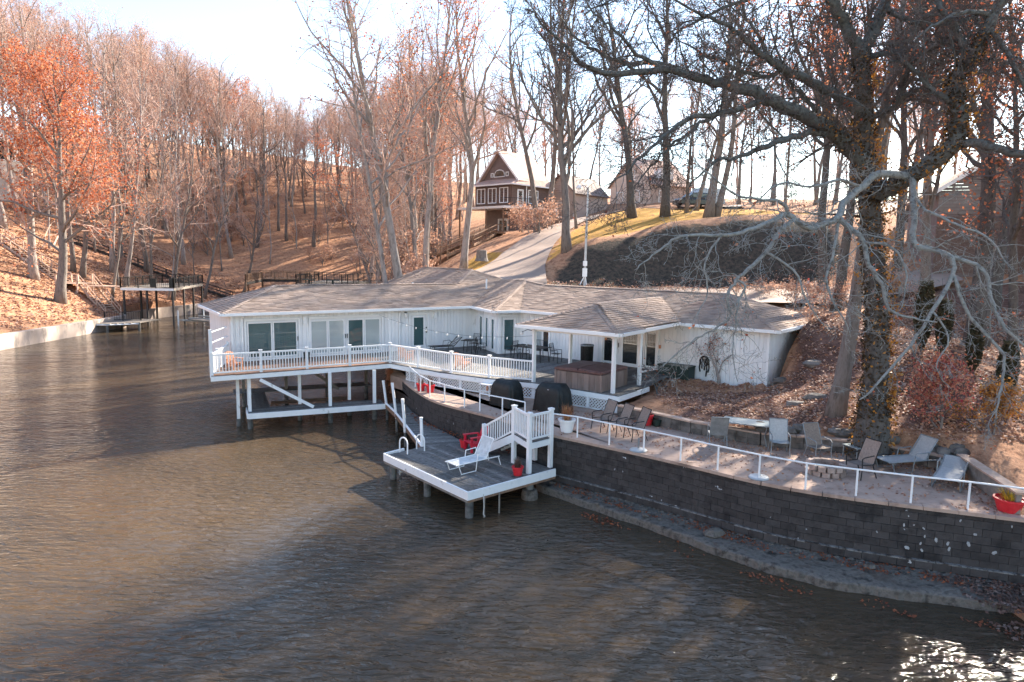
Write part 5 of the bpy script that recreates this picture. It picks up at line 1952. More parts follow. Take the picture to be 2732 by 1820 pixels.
for k_ in range(4):
    MB().box(LT2.p(1.0 + k_ * .0, 11.6 - k_ * .35, .8 + k_ * .5), (2.6, .6, .35), LT2.ang).build('entry_step', M['concrete'], tw2)

# cream house further up the hill
ch = thing('cream_house', 'cream clapboard house with dormer beyond the lawn trees', 'house', (16, 100, 15))
a, b = at_y(1628, 545, 103).to_2d(), at_y(1735, 545, 97).to_2d()
LC1 = Line(a, b, 0)
LC2 = Line(b, b + LC1.n * 0 + V(6.5, 3.5), 0)
dd = V(6.5, 3.5)
z0_ = 14.2
MB().prism([a, b, b + dd, a + dd], z0_ - 1, 18.2).build('wall', M['cream'], ch)
clap(LC1, 0, LC1.len, z0_ + .3, 18.2, ch, M['cream'], .28)
clap(LC2, 0, LC2.len, z0_ + .3, 18.2, ch, M['tan'], .28)
apx = (a + b) / 2
clap(LC1, 0, LC1.len, 18.2, 21.6, ch, M['cream'], .28, tri=(LC1.len / 2, 21.8))
mb = MB()
mb.slab([v2(a - LC1.d * .4 - LC1.n * .4, 18.0), v2(apx - LC1.n * .4, 22), v2(apx + dd, 22), v2(a - LC1.d * .4 + dd, 18.0)], .18)
mb.slab([v2(apx - LC1.n * .4, 22), v2(b + LC1.d * .4 - LC1.n * .4, 18.0), v2(b + LC1.d * .4 + dd, 18.0), v2(apx + dd, 22)], .18)
mb.build('roof', M['roofpink'], ch)
for t in (1.3, 4.4):
    simple_window(LC1, t, t + 1.3, 15.6, 17.3, ch, 1, cross=True)
simple_window(LC1, 3.6, 4.7, 18.8, 20.2, ch, 1, cross=True)
simple_window(LC2, 1.4, 2.4, 15.6, 17.3, ch, 1, cross=True)
dm = MB().box(LC2.p(2.6, 19.6, -.5), (2.2, 1.6, 1.6), LC2.ang).build('dormer', M['trim'], ch)
MB().box(LC2.p(2.6, 20.5, -.5), (2.6, 2.0, .14), LC2.ang).build('dormer_roof', M['roofpink'], dm)

# right hand house: brick below, siding above
rh = thing('siding_house', 'grey sided gable house on brick base at the right edge', 'house', (30, 43, 7.6))
a, b = V(26.6, 43.6), V(31.4, 41.8)
c_, d_ = V(31.4, 41.8), V(40, 38.6)
nrm_ = Line(a, b, 0).n * 10
LH1, LH2 = Line(a, b, 0), Line(c_, d_, 0)
for ln, p_, q_, za, zb2, ap in ((LH1, a, b, 12.4, 14.4, .55), (LH2, c_ - nrm_ * .12, d_ - nrm_ * .12, 12.2, 14.5, .42)):
    ln = Line(p_, q_, 0)
    MB().prism([p_, q_, q_ + nrm_, p_ + nrm_], 6.5, za).build('wall', M['mauve'], rh)
    zz = 7.4
    for k_ in range(16):
        MB().box(ln.p(ln.len / 2, zz + k_ * .22, .02), (ln.len, .04, .2), ln.ang).build('brick_course', M['brick'], rh)
    clap(ln, 0, ln.len, 10.95, za, rh, M['siding_grey'], .2)
    tm = ln.len * ap
    clap(ln, 0, ln.len, za, zb2 - .1, rh, M['siding_grey'], .2, tri=(tm, zb2))
    mb = MB()
    f_ = -ln.n * .45
    pm = p_ + ln.d * tm
    mb.slab([v2(p_ - ln.d * .5 + f_, za - .2), v2(pm + f_, zb2 + .05), v2(pm + nrm_, zb2 + .05), v2(p_ - ln.d * .5 + nrm_, za - .2)], .16)
    mb.slab([v2(pm + f_, zb2 + .05), v2(q_ + ln.d * .5 + f_, za - .2), v2(q_ + ln.d * .5 + nrm_, za - .2), v2(pm + nrm_, zb2 + .05)], .16)
    mb.build('roof', M['shingle'], rh)
    for s_ in ((p_ - ln.d * .5, pm), (q_ + ln.d * .5, pm)):
        MB().beam(v2(s_[0] + f_ * 1.05, za - .26), v2(s_[1] + f_ * 1.05, zb2 - .02), .06, .22).build('barge_board', M['trim'], rh)
MB().box((33.5, 44.5, 14.6), (1.3, .9, 2.2), -.35).build('chimney', M['brick'], rh)
MB().box((33.5, 44.5, 15.75), (1.5, 1.1, .14), -.35).build('chimney_cap', M['darkwood'], rh)

# glass fronted house on the far left slope
lh = thing('hillside_house', 'white glass fronted gable house high on the left hillside', 'house', (-72, 96, 15))
a, b = at_y(-40, 425, 98).to_2d(), at_y(66, 425, 104).to_2d()
LH3 = Line(a, b, 0)
dd = LH3.n * 9
MB().prism([a, b, b + dd, a + dd], 12, 23.4).build('wall', M['cream'], lh)
clap(LH3, 0, LH3.len, 14, 20.0, lh, M['cream'], .4)
pm = (a + b) / 2
MB().add([tuple(v2(a, 23.4)), tuple(v2(b, 23.4)), tuple(v2(pm, 26.0)), tuple(v2(a + dd, 23.4)), tuple(v2(b + dd, 23.4)), tuple(v2(pm + dd, 26))], [(0, 1, 2), (5, 4, 3), (0, 2, 5, 3), (1, 4, 5, 2)]).build('gable_wall', M['trim'], lh)
for k_ in range(4):
    t = .3 + k_ * LH3.len / 4
    simple_window(LH3, t, t + LH3.len / 4 - .3, 20.4, 23.2, lh, 1)
mb = MB()
mb.slab([v2(a - LH3.d * .5 - LH3.n * .6, 23.2), v2(pm - LH3.n * .6, 26.3), v2(pm + dd, 26.3), v2(a - LH3.d * .5 + dd, 23.2)], .2)
mb.slab([v2(pm - LH3.n * .6, 26.3), v2(b + LH3.d * .5 - LH3.n * .6, 23.2), v2(b + LH3.d * .5 + dd, 23.2), v2(pm + dd, 26.3)], .2)
mb.build('roof', M['roofpink'], lh)
for s_ in ((a - LH3.d * .5, pm), (b + LH3.d * .5, pm)):
    MB().beam(v2(s_[0] - LH3.n * .65, 23.15), v2(s_[1] - LH3.n * .65, 26.25), .1, .35).build('barge_board', M['trim'], lh)

# ------------------------------------------------------------------ docks across the water
def plain_rail(pts, z, parent, mat, h=1.0, step=.14, post=.09, bal=.02):
    pts = [Vector(p[:2]) for p in pts]
    for a, b in zip(pts[:-1], pts[1:]):
        L_ = (b - a).length
        d = (b - a) / L_
        n = max(1, round(L_ / 1.8))
        for i in range(n + 1):
            MB().box(v2(a + d * L_ * i / n, z + h / 2), (post, post, h)).build('rail_post', mat, parent)
        for zz in (.12, h - .03):
            MB().beam(v2(a, z + zz), v2(b, z + zz), .05, .06).build('rail', mat, parent)
        m = int(L_ / step)
        if step < 5:
            mb = MB()
            for i in range(1, m):
                mb.box(v2(a + d * L_ * i / m, z + h / 2 + .04), (bal, bal, h - .16))
            mb.build('baluster_row', mat, parent)


def stair_run(a, b, z0, z1, w, parent, mat, n=None, rail=.95, treadmat=None, rise=.2):
    """a flight from (a, z0) up to (b, z1): stringers, separate treads and sloping rails"""
    a, b = Vector(a[:2]), Vector(b[:2])
    d = (b - a).normalized()
    s_ = V(-d.y, d.x) * w / 2
    n = n or max(3, int(abs(z1 - z0) / rise))
    ang = math.atan2(d.y, d.x)
    L_ = (b - a).length
    for k_ in range(n):
        u = (k_ + .5) / n
        MB().box(v2(a + (b - a) * u, z0 + (z1 - z0) * u), (L_ / n * 1.1, w - .06, .05), ang).build('tread', treadmat or mat, parent)
    for sg in (-1, 1):
        o = s_ * sg
        MB().beam(v2(a + o, z0 - .1), v2(b + o, z1 - .1), .06, .28).build('stringer', mat, parent)
        if rail:
            for zz in (rail, rail * .5):
                MB().beam(v2(a + o, z0 + zz), v2(b + o, z1 + zz), .05, .07).build('handrail', mat, parent)
            m = max(1, round(L_ / 1.7))
            for k_ in range(m + 1):
                u = k_ / m
                q = a + o + (b - a) * u
                MB().box(v2(q, z0 + (z1 - z0) * u + rail / 2 - .2), (.08, .08, rail + .4)).build('rail_post', mat, parent)


ld = thing('two_level_dock', 'two level dock with black railed upper deck on tall posts across the inlet', 'dock', (-38, 74, 0))
UD = [V(-40.6, 70.7), V(-35.1, 70.7), V(-37.2, 82), V(-42, 82)]
boards(UD, V(1, 0), ld, z=4.0, w=.3, th=.08, mat=M['woodgrey'])
for a, b in zip(UD, UD[1:] + UD[:1]):
    MB().beam(v2(a, 3.86), v2(b, 3.86), .08, .24).build('rim_board', M['trim'] if a is UD[0] else M['woodgrey'], ld)
plain_rail([UD[3], UD[0], UD[1], UD[2], UD[3]], 4.0, ld, M['black'], 1.05, .2)
for p_ in [V(-40.4, 70.9), V(-38, 70.9), V(-35.3, 70.9), V(-35.9, 74.5), V(-36.5, 78), V(-37.2, 81.7), V(-40.6, 74.5), V(-41, 78.5)]:
    MB().box(v2(p_, 1.2), (.17, .17, 5.4)).build('post', M['darkwood'], ld)
for p_ in [V(-38, 70.9), V(-36, 70.8)]:
    MB().box((p_.x + .5, p_.y + .4, 4.5), (.5, .5, .9), .3).build('deck_chair_back', M['black'], ld)
LD2 = [V(-43.5, 66.2), V(-41.5, 64.9), V(-38.8, 65.0), V(-36.6, 66.6), V(-36.2, 70), V(-43, 70.2)]
boards(LD2, V(1, .1), ld, z=.85, w=.3, th=.08, mat=M['woodgrey'])
MB().tube([v2(p_ + V(0, -.1), .72) for p_ in [V(-44, 66.6)] + LD2[:4]], .06, 6).build('edge_pipe', M['white'], ld)
for p_ in (LD2[1], LD2[2], LD2[3], V(-39.7, 69)):
    MB().tube([v2(p_, .85), v2(p_, -1.5)], .12, 8).build('piling', M['pile'], ld)
plain_rail([V(-40.5, 67.5), V(-37.5, 68.6)], .85, ld, M['black'], .9, .2)
for i in range(3):      # boat lift cradle in the slip
    MB().beam((-35.6, 72.5 + i * 2.3, .55), (-31.2, 71.2 + i * 2.3, .55), .14, .16).build('lift_beam', M['steel'], ld)
for p_ in [(-35.4, 72), (-31.4, 71), (-35.4, 78), (-31.4, 77)]:
    MB().tube([(*p_, 1.6), (*p_, -1.5)], .08, 7).build('lift_post', M['white'], ld)
MB().beam((-34, 72, .7), (-30.8, 70.2, .7), .9, .08).build('finger_pier', M['woodgrey'], ld)
hs = thing('hill_stair', 'long timber stair with rails climbing the left hillside', 'stairs', (-47, 73, 3))  # pale plank colour stands in for full sun on this stair
zt0 = gz(-47, 73)
boards([V(-48, 71.6), V(-45.6, 71.6), V(-45.6, 74.4), V(-48, 74.4)], V(1, 0), hs, z=zt0 + .55, w=.3, mat=M['plank'], name='landing_board')
for q in ((-47.9, 71.7), (-45.7, 71.7), (-45.7, 74.3), (-47.9, 74.3)):
    MB().box((*q, zt0), (.12, .12, 3.0)).build('post', M['plank'], hs)
plain_rail([V(-48, 71.7), V(-45.6, 71.7)], zt0 + .55, hs, M['plank'], .95, 9)
stair_run((-41.0, 69.9), (-45.6, 73.1), 1.05, zt0 + .55, 1.5, hs, M['plank'])
stair_run((-47.9, 73.2), (-62, 80.5), zt0 + .55, gz(-62, 80.5) + .5, 1.3, hs, M['plank'], 30)
MB().beam((-45.6, 73, 4.0), (-40.6, 72.5, 4.0), 1.2, .1).build('gangway', M['plank'], hs)
hs2 = thing('hill_stair', 'dark timber path with low rail running down through the hillside wood', 'stairs', (-50, 95, 6))
a, b = V(-41, 100), V(-60, 92)
zs = [gz(a.x + (b.x - a.x) * u, a.y + (b.y - a.y) * u) for u in (0, .25, .5, .75, 1)]
for i in range(4):
    p_, q_ = a + (b - a) * (i / 4), a + (b - a) * ((i + 1) / 4)
    stair_run(p_, q_, zs[i] + .25, zs[i + 1] + .25, 1.2, hs2, M['darkwood'], 8, .9)
wd = thing('far_deck', 'brown railed deck at the far end of the inlet behind the left wing', 'deck', (-35, 100, 0))
WDp = [at_z(655, 752, 4.0).to_2d(), at_z(700, 744, 4.0).to_2d(), at_z(800, 745, 4.0).to_2d(), V(-30, 106), V(-41, 106)]
boards(WDp, V(1, .1), wd, z=4.0, w=.3, th=.1, mat=M['woodbrown'])
plain_rail(WDp + [WDp[0]], 4.0, wd, M['woodbrown'], 1.0, .22, bal=.04)
for a, b in zip(WDp[:2], WDp[1:3]):
    MB().beam(v2(a, 3.75), v2(b, 3.75), .1, .35).build('rim_board', M['darkwood'], wd)
for p_ in WDp:
    MB().box(v2(p_, 1.2), (.2, .2, 5.6)).build('post', M['woodbrown'], wd)
bd = thing('black_railed_dock', 'dock with black railings just above the left wing roof line', 'dock', (-24, 87, 0))
BDp = [at_z(790, 757, 4.0).to_2d(), at_z(912, 757, 4.0).to_2d(), at_z(985, 751, 4.0).to_2d(), V(-17, 97), V(-27, 97)]
boards(BDp, V(1, 0), bd, z=4.0, w=.3, th=.1, mat=M['woodgrey'])
for a, b in zip(BDp[:2], BDp[1:3]):
    MB().beam(v2(a, 3.8), v2(b, 3.8), .1, .4).build('rim_board', M['darkwood'], bd)
plain_rail(BDp + [BDp[0]], 4.0, bd, M['black'], 1.15, .3)
for p_ in BDp:
    MB().box(v2(p_, 1.2), (.2, .2, 5.6)).build('post', M['darkwood'], bd)
for dx in (1.2, 4.2):
    MB().box((BDp[0].x + dx, BDp[0].y + 1.5, 4.45), (1.6, .7, .1), .1).build('deck_table', M['green'], bd)
    MB().box((BDp[0].x + dx, BDp[0].y + 1.5, 4.2), (.2, .2, .4), .1).build('table_leg', M['green'], bd)

# timber stair beside the brick house
ws = thing('garden_stair', 'brown timber stair with railings climbing beside the brick house', 'stairs', (-7, 73, 7))
s0, s1, s2_ = at_y(1180, 680, 71), at_y(1248, 652, 74), at_y(1310, 622, 80)
stair_run(s0, s1, s0.z, s1.z, 1.4, ws, M['woodbrown'], 8)
stair_run(s1, s2_, s1.z, s2_.z, 1.4, ws, M['woodbrown'], 10)
for q, w_ in ((s0 + V(-.9, -.2, 0), 1.8), (s2_ + V(.6, .3, 0), 1.6)):
    MB().box(q, (w_, 1.8, .14), .4).build('landing', M['woodbrown'], ws)
    plain_rail([q.to_2d() + V(-w_ / 2, -.9), q.to_2d() + V(w_ / 2, -.9)], q.z, ws, M['woodbrown'], 1.0, .2, bal=.05)
    for sx in (-1, 1):
        MB().box(q + V(sx * w_ * .45, -.8, -.9), (.14, .14, 1.8)).build('post', M['woodbrown'], ws)
for u in (.25, .5, .75, 1):
    q = s0.lerp(s1, u)
    MB().box(q + V(0, -.6, -.7), (.14, .14, 1.6)).build('post', M['woodbrown'], ws)
for p_, q_ in ((s0, s1), (s1, s2_)):
    mb = MB()
    for i in range(26):
        u = i / 26
        mb.box(p_.lerp(q_, u) + V(-.1, -.75, .5), (.04, .04, .85))
    mb.build('baluster_row', M['woodbrown'], ws)
stp = MB().lathe([(.62, -.2), (.5, .1), (.46, .5), (.44, .75), (.2, .78), (.01, .76)], 12, at_y(1285, 691, 60)).build('tree_stump', M['bark'], off=at_y(1285, 691, 60))
tag(stp, 'cut tree stump on the lawn strip left of the driveway', 'tree stump')

# light pole with meter boxes
pb = at_y(1559, 756, 51)
lp = thing('light_pole', 'tall galvanised light pole with meter boxes on the bank above the house', 'light pole', pb)
pt = at_y(1569, 500, 51)
MB().tube([pb - V(0, 0, .4), pb.lerp(pt, .5), pt], [.10, .09, .07], 9).build('pole', M['steel'], lp)
MB().tube([pt - V(0, 0, .1), pt + V(-.25, 0, .12), pt + V(-.6, 0, .08)], .035, 6).build('arm', M['steel'], lp)
MB().lathe([(.05, .2), (.16, .12), (.2, 0), (.12, -.1), (.02, -.13)], 10, pt + V(-.68, 0, -.05)).build('lamp_head', M['lampglass'], lp)
for u, w_, h_ in ((.21, .3, .36), (.115, .34, .62)):
    MB().box(pb.lerp(pt, u) + V(-.02, -.16, 0), (w_, .16, h_)).build('meter_box', M['trim'], lp)
for dx in (-.1, .12):
    MB().tube([pb.lerp(pt, .08) + V(dx * .3, -.16, 0), pb + V(dx * 3.5 if dx < 0 else dx, -.25, -.1)], .035, 6).build('conduit', M['trim'], lp)
ub = at_y(2093, 572, 80)
ut = thing('utility_pole', 'plain wooden utility pole on the ridge behind the bare trees', 'utility pole', ub)
MB().tube([ub - V(0, 0, .5), ub + V(.1, 0, 12.5)], [.17, .12], 8).build('pole', M['woodgrey'], ut)
MB().box(ub + V(.1, 0, 11.8), (2.2, .12, .14)).build('crossarm', M['woodgrey'], ut)
mk = at_y(2158, 737, 43)
mkz = gz(mk.x, mk.y)
mt_ = thing('marker_post', 'slim red marker post beside the driveway at the right', 'marker post', (mk.x, mk.y, mkz))
MB().tube([(mk.x, mk.y, mkz - .2), (mk.x, mk.y, mkz + 1.15)], .05, 8).build('post', M['marker'], mt_)
MB().tube([(mk.x, mk.y, mkz + .8), (mk.x, mk.y, mkz + 1.0)], .054, 8).build('reflector', M['trim'], mt_)


def car(name, label, loc, rz, paint, L_=4.5, W_=1.85, H_=1.65, van=False):
    t = thing(name, label, 'car', loc, None, local=True, rz=rz)
    prof = [(-L_ / 2, .35), (-L_ / 2 + .05, .85), (-L_ / 2 + .25, 1.0)]
    if van:
        prof += [(-L_ / 2 + .35, H_ - .12), (-L_ / 2 + .7, H_), (L_ * .18, H_), (L_ * .36, 1.05)]
    else:
        prof += [(-L_ / 2 + .4, 1.02), (-L_ / 2 + .85, H_ - .05), (-.2, H_), (.55, H_ - .06), (1.15, 1.08)]
    prof += [(L_ / 2 - .25, .95), (L_ / 2 - .03, .75), (L_ / 2, .35)]
    n = len(prof)
    mb = MB()
    vs = []
    for s_ in (-1, 1):
        for x, z in prof:
            k_ = 1.0 if z < 1.06 else .84
            vs.append((x, s_ * W_ / 2 * k_, z))
    mb.add(vs, [tuple(range(n)), tuple(reversed(range(n, 2 * n)))] + [(i, n + i, n + (i + 1) % n, (i + 1) % n) for i in range(n)])
    mb.build('body', M[paint], t)
    for s_ in (-1, 1):
        for x in (-L_ * .3, L_ * .31):
            w = MB()
            w.lathe([(.2, -.11), (.33, -.11), (.34, 0), (.33, .11), (.2, .11)], 16)
            w.v = [(x + a, s_ * (W_ / 2 - .08) + c, .34 + b) for a, b, c in w.v]
            wo_ = w.build('wheel', M['tyre'], t)
            h_ = MB().lathe([(.2, -.1), (.2, .1)], 12)
            h_.v = [(x + a, s_ * (W_ / 2 - .06) + c, .34 + b) for a, b, c in h_.v]
            h_.build('rim', M['steel'], wo_)
        MB().beam((-L_ / 2 + .7, s_ * (W_ / 2 * .86 + .04), 1.32), (.75, s_ * (W_ / 2 * .86 + .04), 1.30), .02, .36).build('side_window', M['glassdark'], t)
        MB().box((L_ / 2 - .06, s_ * W_ * .36, .78), (.14, .34, .16)).build('headlight', M['lampglass'], t)
    MB().beam((.62, 0, H_ - .12), (1.14, 0, 1.14), W_ * .78, .02).build('windscreen', M['glassdark'], t)
    return t


q = at_y(1850, 552, 80)
car('parked_suv', 'dark parked car on the hilltop drive between tree trunks', (q.x, q.y, gz(q.x, q.y) + .14), rad(200), 'carblack')
q = at_y(1875, 548, 83)
car('parked_van', 'pale silver van parked behind the dark car', (q.x, q.y, gz(q.x, q.y) + .14), rad(200), 'carsilver', 4.9, 1.95, 2.1, True)

# ------------------------------------------------------------------ trees
M['leafrust'] = leafmat('rust_leaves', [(.28, .07, .04), (.46, .14, .065), (.56, .22, .11), (.36, .10, .06), (.62, .32, .19)], .5)
M['leafred'] = leafmat('red_maple_leaves', [(.28, .06, .035), (.52, .16, .07), (.62, .25, .11), (.38, .09, .05), (.68, .36, .2)], .5)
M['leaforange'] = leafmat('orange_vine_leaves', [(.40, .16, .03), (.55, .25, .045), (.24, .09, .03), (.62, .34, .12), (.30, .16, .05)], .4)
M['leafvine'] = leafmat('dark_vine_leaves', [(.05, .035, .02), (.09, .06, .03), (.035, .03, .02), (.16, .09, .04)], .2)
M['leaftan'] = leafmat('tan_leaves', [(.46, .27, .19), (.58, .37, .27), (.36, .17, .11), (.62, .44, .34)], .4)
M['leafpink'] = leafmat('pink_shrub_leaves', [(.50, .13, .09), (.62, .27, .18), (.42, .05, .07), (.66, .38, .25), (.55, .22, .10)], .4)
M['leafgreen'] = leafmat('evergreen_leaves', [(.035, .04, .022), (.07, .065, .035), (.11, .085, .045), (.05, .045, .03)], .15)
M['leaflitter'] = leafmat('fallen_leaves', [(.24, .11, .08), (.46, .25, .17), (.16, .07, .05), (.64, .46, .37), (.34, .15, .09), (.50, .26, .13), (.56, .38, .30)], .15)
M['leafbank'] = leafmat('bank_leaves', [(.09, .055, .045), (.17, .10, .08), (.06, .04, .035), (.26, .19, .16), (.14, .07, .05)], .1)  # the bank's shade is put into these leaf colours
M['leafwet'] = leafmat('floating_leaves', [(.20, .055, .025), (.30, .09, .035), (.13, .04, .025), (.36, .13, .06)], .1)


def leaf_quads(pts, size, r, up=0.0, nsamp=None):
    """one small two-triangle leaf, bent along its midrib, at every point"""
    n = len(pts)
    if n == 0:
        return MB()
    P = np.asarray(pts, float)
    rs = np.random.RandomState(r.randint(0, 10 ** 6))
    a = rs.normal(size=(n, 3))
    if up:
        a[:, 2] *= up
    a /= np.linalg.norm(a, axis=1)[:, None] + 1e-9
    b = np.cross(a, rs.normal(size=(n, 3)))
    if up:
        b[:, 2] *= up
    b /= np.linalg.norm(b, axis=1)[:, None] + 1e-9
    s = size * rs.uniform(.6, 1.35, size=(n, 1))
    nn = np.cross(a, b)
    v0, v2_ = P - a * s * .5, P + a * s * .5
    v1, v3 = P + b * s * .34 + nn * s * .12, P - b * s * .34 + nn * s * .12
    vs = np.stack([v0, v1, v2_, v3], 1).reshape(-1, 3)
    mb = MB()
    mb.v = vs.tolist()
    mb.f = [(4 * i, 4 * i + 1, 4 * i + 2, 4 * i + 3) for i in range(n)]
    return mb


def rnd_unit(r):
    z = r.uniform(-1, 1)
    a = r.uniform(0, 2 * math.pi)
    q = math.sqrt(max(0, 1 - z * z))
    return Vector((q * math.cos(a), q * math.sin(a), z))


def perp_dir(d, ang, r, flat=0.0):
    a = d.cross(rnd_unit(r))
    if a.length < 1e-3:
        a = d.cross(Vector((1, 0, 0)))
    a.normalize()
    q = d * math.cos(ang) + a * math.sin(ang)
    if flat:
        q.z *= 1 - flat
    return q.normalized()


class Tree:
    def __init__(s, seed, jit=(.06, .16, .22, .28), up=(.06, .10, .06, .03), kids=(14, 7, 6, 0), ang=(48, 45, 45), crown=.3, ratio=(.42, .5, .45), rmin=.006, wob=1.0):
        s.r = random.Random(seed)
        s.jit, s.up, s.kids, s.ang, s.crown, s.ratio, s.rmin = jit, up, kids, ang, crown, ratio, rmin
        s.trunk, s.twigs, s.pts = MB(), MB(), []

    def grow(s, p, d, L, rad_, lvl, path=None):
        r = s.r
        n = (11, 7, 4, 3)[lvl]
        pts, rr = [p.copy()], [rad_]
        q, dd = p.copy(), d.normalized()
        for i in range(n):
            j = s.jit[lvl]
            dd = dd + Vector((r.gauss(0, j), r.gauss(0, j), r.gauss(0, j) + s.up[lvl]))
            dd.normalize()
            q = q + dd * (L / n)
            pts.append(q.copy())
            u = (i + 1) / n
            rr.append(max(rad_ * (1 - u * (.78 if lvl else .82)), s.rmin))
        if lvl == 0:
            rr[0] *= 1.45
            rr[1] *= 1.08
        (s.trunk if lvl < 2 else s.twigs).tube(pts, rr, (8, 5, 3, 3)[lvl], cap=(lvl == 0))
        s.spawn(pts, rr, L, lvl)
        if lvl >= 2:
            s.pts += [(pt, lvl) for pt in pts[1:]]

    def spawn(s, pts, rr, L, lvl, lo=None, num=None):
        r = s.r
        if lvl >= 3:
            return
        k = num if num is not None else s.kids[lvl]
        lo = lo if lo is not None else (s.crown if lvl == 0 else .18)
        n = len(pts) - 1
        for c in range(k):
            t = lo + (1 - lo) * ((c + r.random()) / k)
            i = min(int(t * n), n - 1)
            u = t * n - i
            p = pts[i].lerp(pts[i + 1], u)
            d = (pts[i + 1] - pts[i]).normalized()
            a = rad(s.ang[lvl]) * r.uniform(.65, 1.25) * (1 if lvl else (1.25 - .65 * t))
            cl = L * s.ratio[lvl] * (1.15 - .7 * t) * r.uniform(.7, 1.25)
            if lvl == 0 and t > .95:
                cl *= .8
            cr = max(min(rr[i] * .62, cl * .02 + .004), s.rmin)
            s.grow(p, perp_dir(d, a, r), cl, cr, lvl + 1)

    def leaves(s, n, size, lo=0.0, hi=1.0, clump=.25, up=0.0, zmax=None):
        r = s.r
        if not s.pts or n == 0:
            return MB()
        pool = [p for p, l in s.pts if (zmax is None or p.z < zmax)]
        out = []
        while len(out) < n:
            c = r.choice(pool)
            for _ in range(r.randint(1, 5)):
                out.append((c.x + r.gauss(0, clump), c.y + r.gauss(0, clump), c.z + r.gauss(0, clump) - .05))
        return leaf_quads(out, size, r, up)


def finish(t, name, label, cat, loc, bark, twig, leafm, nleaf, lsize, group=None, clump=.25, rz=0.0, zmax=None):
    o = thing(name, label, cat, loc, group, local=True, rz=rz)
    t.trunk.build('trunk', M[bark], o, smooth=True)
    t.twigs.build('branches', M[twig], o, kind='stuff')
    if nleaf:
        t.leaves(nleaf, lsize, clump=clump, zmax=zmax).build('foliage', M[leafm], o, kind='stuff')
    return o


def make_tree(seed, H, r0, lean=(0, 0), **kw):
    t = Tree(seed, **kw)
    t.grow(V(0, 0, -.4), V(lean[0], lean[1], 1), H, r0, 0)
    return t


def on_ground(px, d, dy=0.0):
    x = (px - PW / 2) / FPX * d * 1.0
    q = ray(px, 680)
    x = q[0] / q[1] * d
    return V(x, d, gz(x, d) - .05)


# -- prototypes for the woods
bare_kw = dict(kids=(15, 8, 7, 0), crown=.30)
protos = {'bare': [], 'rust': [], 'pole': []}
for i in range(5):
    t = make_tree(100 + i, 23 + i * .6, .24 + .02 * i, (rng.uniform(-.1, .1), rng.uniform(-.1, .1)), crown=.40 + .05 * (i % 3), kids=(16, 9, 8, 0), ang=((42, 45, 45), (55, 45, 50), (35, 40, 45))[i % 3])
    protos['bare'].append(finish(t, 'bare_tree', 'x', 'tree', (0, 0, 0), 'barkpale' if i % 2 else 'bark', 'twig', 'leaftan', 500, .16))
for i in range(4):
    t = make_tree(200 + i, 21 + i, .24, (rng.uniform(-.12, .12), rng.uniform(-.1, .1)), crown=.36, kids=(15, 8, 6, 0), ang=(52, 48, 45))
    protos['rust'].append(finish(t, 'rust_leaved_tree', 'x', 'tree', (0, 0, 0), 'bark', 'twig', ('leafrust', 'leaftan', 'leafrust', 'leaftan')[i], 2200, .19, clump=.35))
for i in range(3):
    t = make_tree(300 + i, 15 + i * 2, .10, (rng.uniform(-.2, .2), rng.uniform(-.15, .15)), crown=.25, kids=(13, 7, 6, 0), ratio=(.30, .5, .5))
    protos['pole'].append(finish(t, 'young_tree', 'x', 'tree', (0, 0, 0), 'barkpale' if i else 'bark', 'twig', 'leaftan', 200, .15))
used = set()


def plant(kind, idx, x, y, label, group, sc=1.0, rz=None, tilt=None):
    pr = protos[kind][idx % len(protos[kind])]
    if pr not in used:
        used.add(pr)
        o = pr
    else:
        o = copy_tree(pr)
    o.location = (x, y, gz(x, y) - .1)
    o.rotation_euler = (tilt[0] if tilt else rng.uniform(-.05, .05), tilt[1] if tilt else rng.uniform(-.06, .06), rng.uniform(0, 6.28) if rz is None else rz)
    o.scale = (sc * rng.uniform(.9, 1.1), sc * rng.uniform(.9, 1.1), sc)
    o['label'], o['group'] = label, group
    return o


placed = []


def free(x, y, m):
    for a, b in placed:
        if (a - x) ** 2 + (b - y) ** 2 < m * m:
            return False
    placed.append((x, y))
    return True


def whereis(x, y):
    px = PW / 2 + x / y * FPX
    if x < -40.5 and y < 118:
        d = -40 - x
        row = 'close to the shore' if d < 7 else 'low on the slope' if d < 14 else 'halfway up the slope' if d < 26 else 'near the top of the slope'
        col = 'behind the red maples' if px < 260 else 'left of the two level dock' if px < 330 else 'above the two level dock' if px < 540 else 'above the gap beside the house'
    elif y > 118 or x < 0:
        row = 'near the water' if y < 118 else 'in the front rows' if y < 135 else 'in the middle rows' if y < 160 else 'towards the skyline'
        col = 'at the far left' if px < 540 else 'above the house eave corner' if px < 700 else 'above the brown far deck' if px < 800 else 'above the black railed dock' if px < 1000 else 'behind the pale leaning trees' if px < 1120 else 'left of the brick house' if px < 1280 else 'behind the brick house'
        if x > -8:
            col = 'behind the brick house' if px < 1450 else 'behind the cream house' if px < 1800 else 'behind the parked cars' if px < 2000 else 'behind the utility pole' if px < 2200 else 'behind the oak'
    else:
        row = 'on the crest' if y < 112 else 'beyond the crest'
        col = 'behind the brick house' if px < 1450 else 'behind the cream house' if px < 1800 else 'behind the parked cars' if px < 2000 else 'around the utility pole' if px < 2200 else 'behind the oak'
    return ', ' + row + ' ' + col


SKX = [-200, 0, 100, 250, 400, 550, 700, 850, 1000, 1150, 1300]
SKY = [-20, 5, 30, 85, 125, 190, 265, 300, 240, 190, 210]


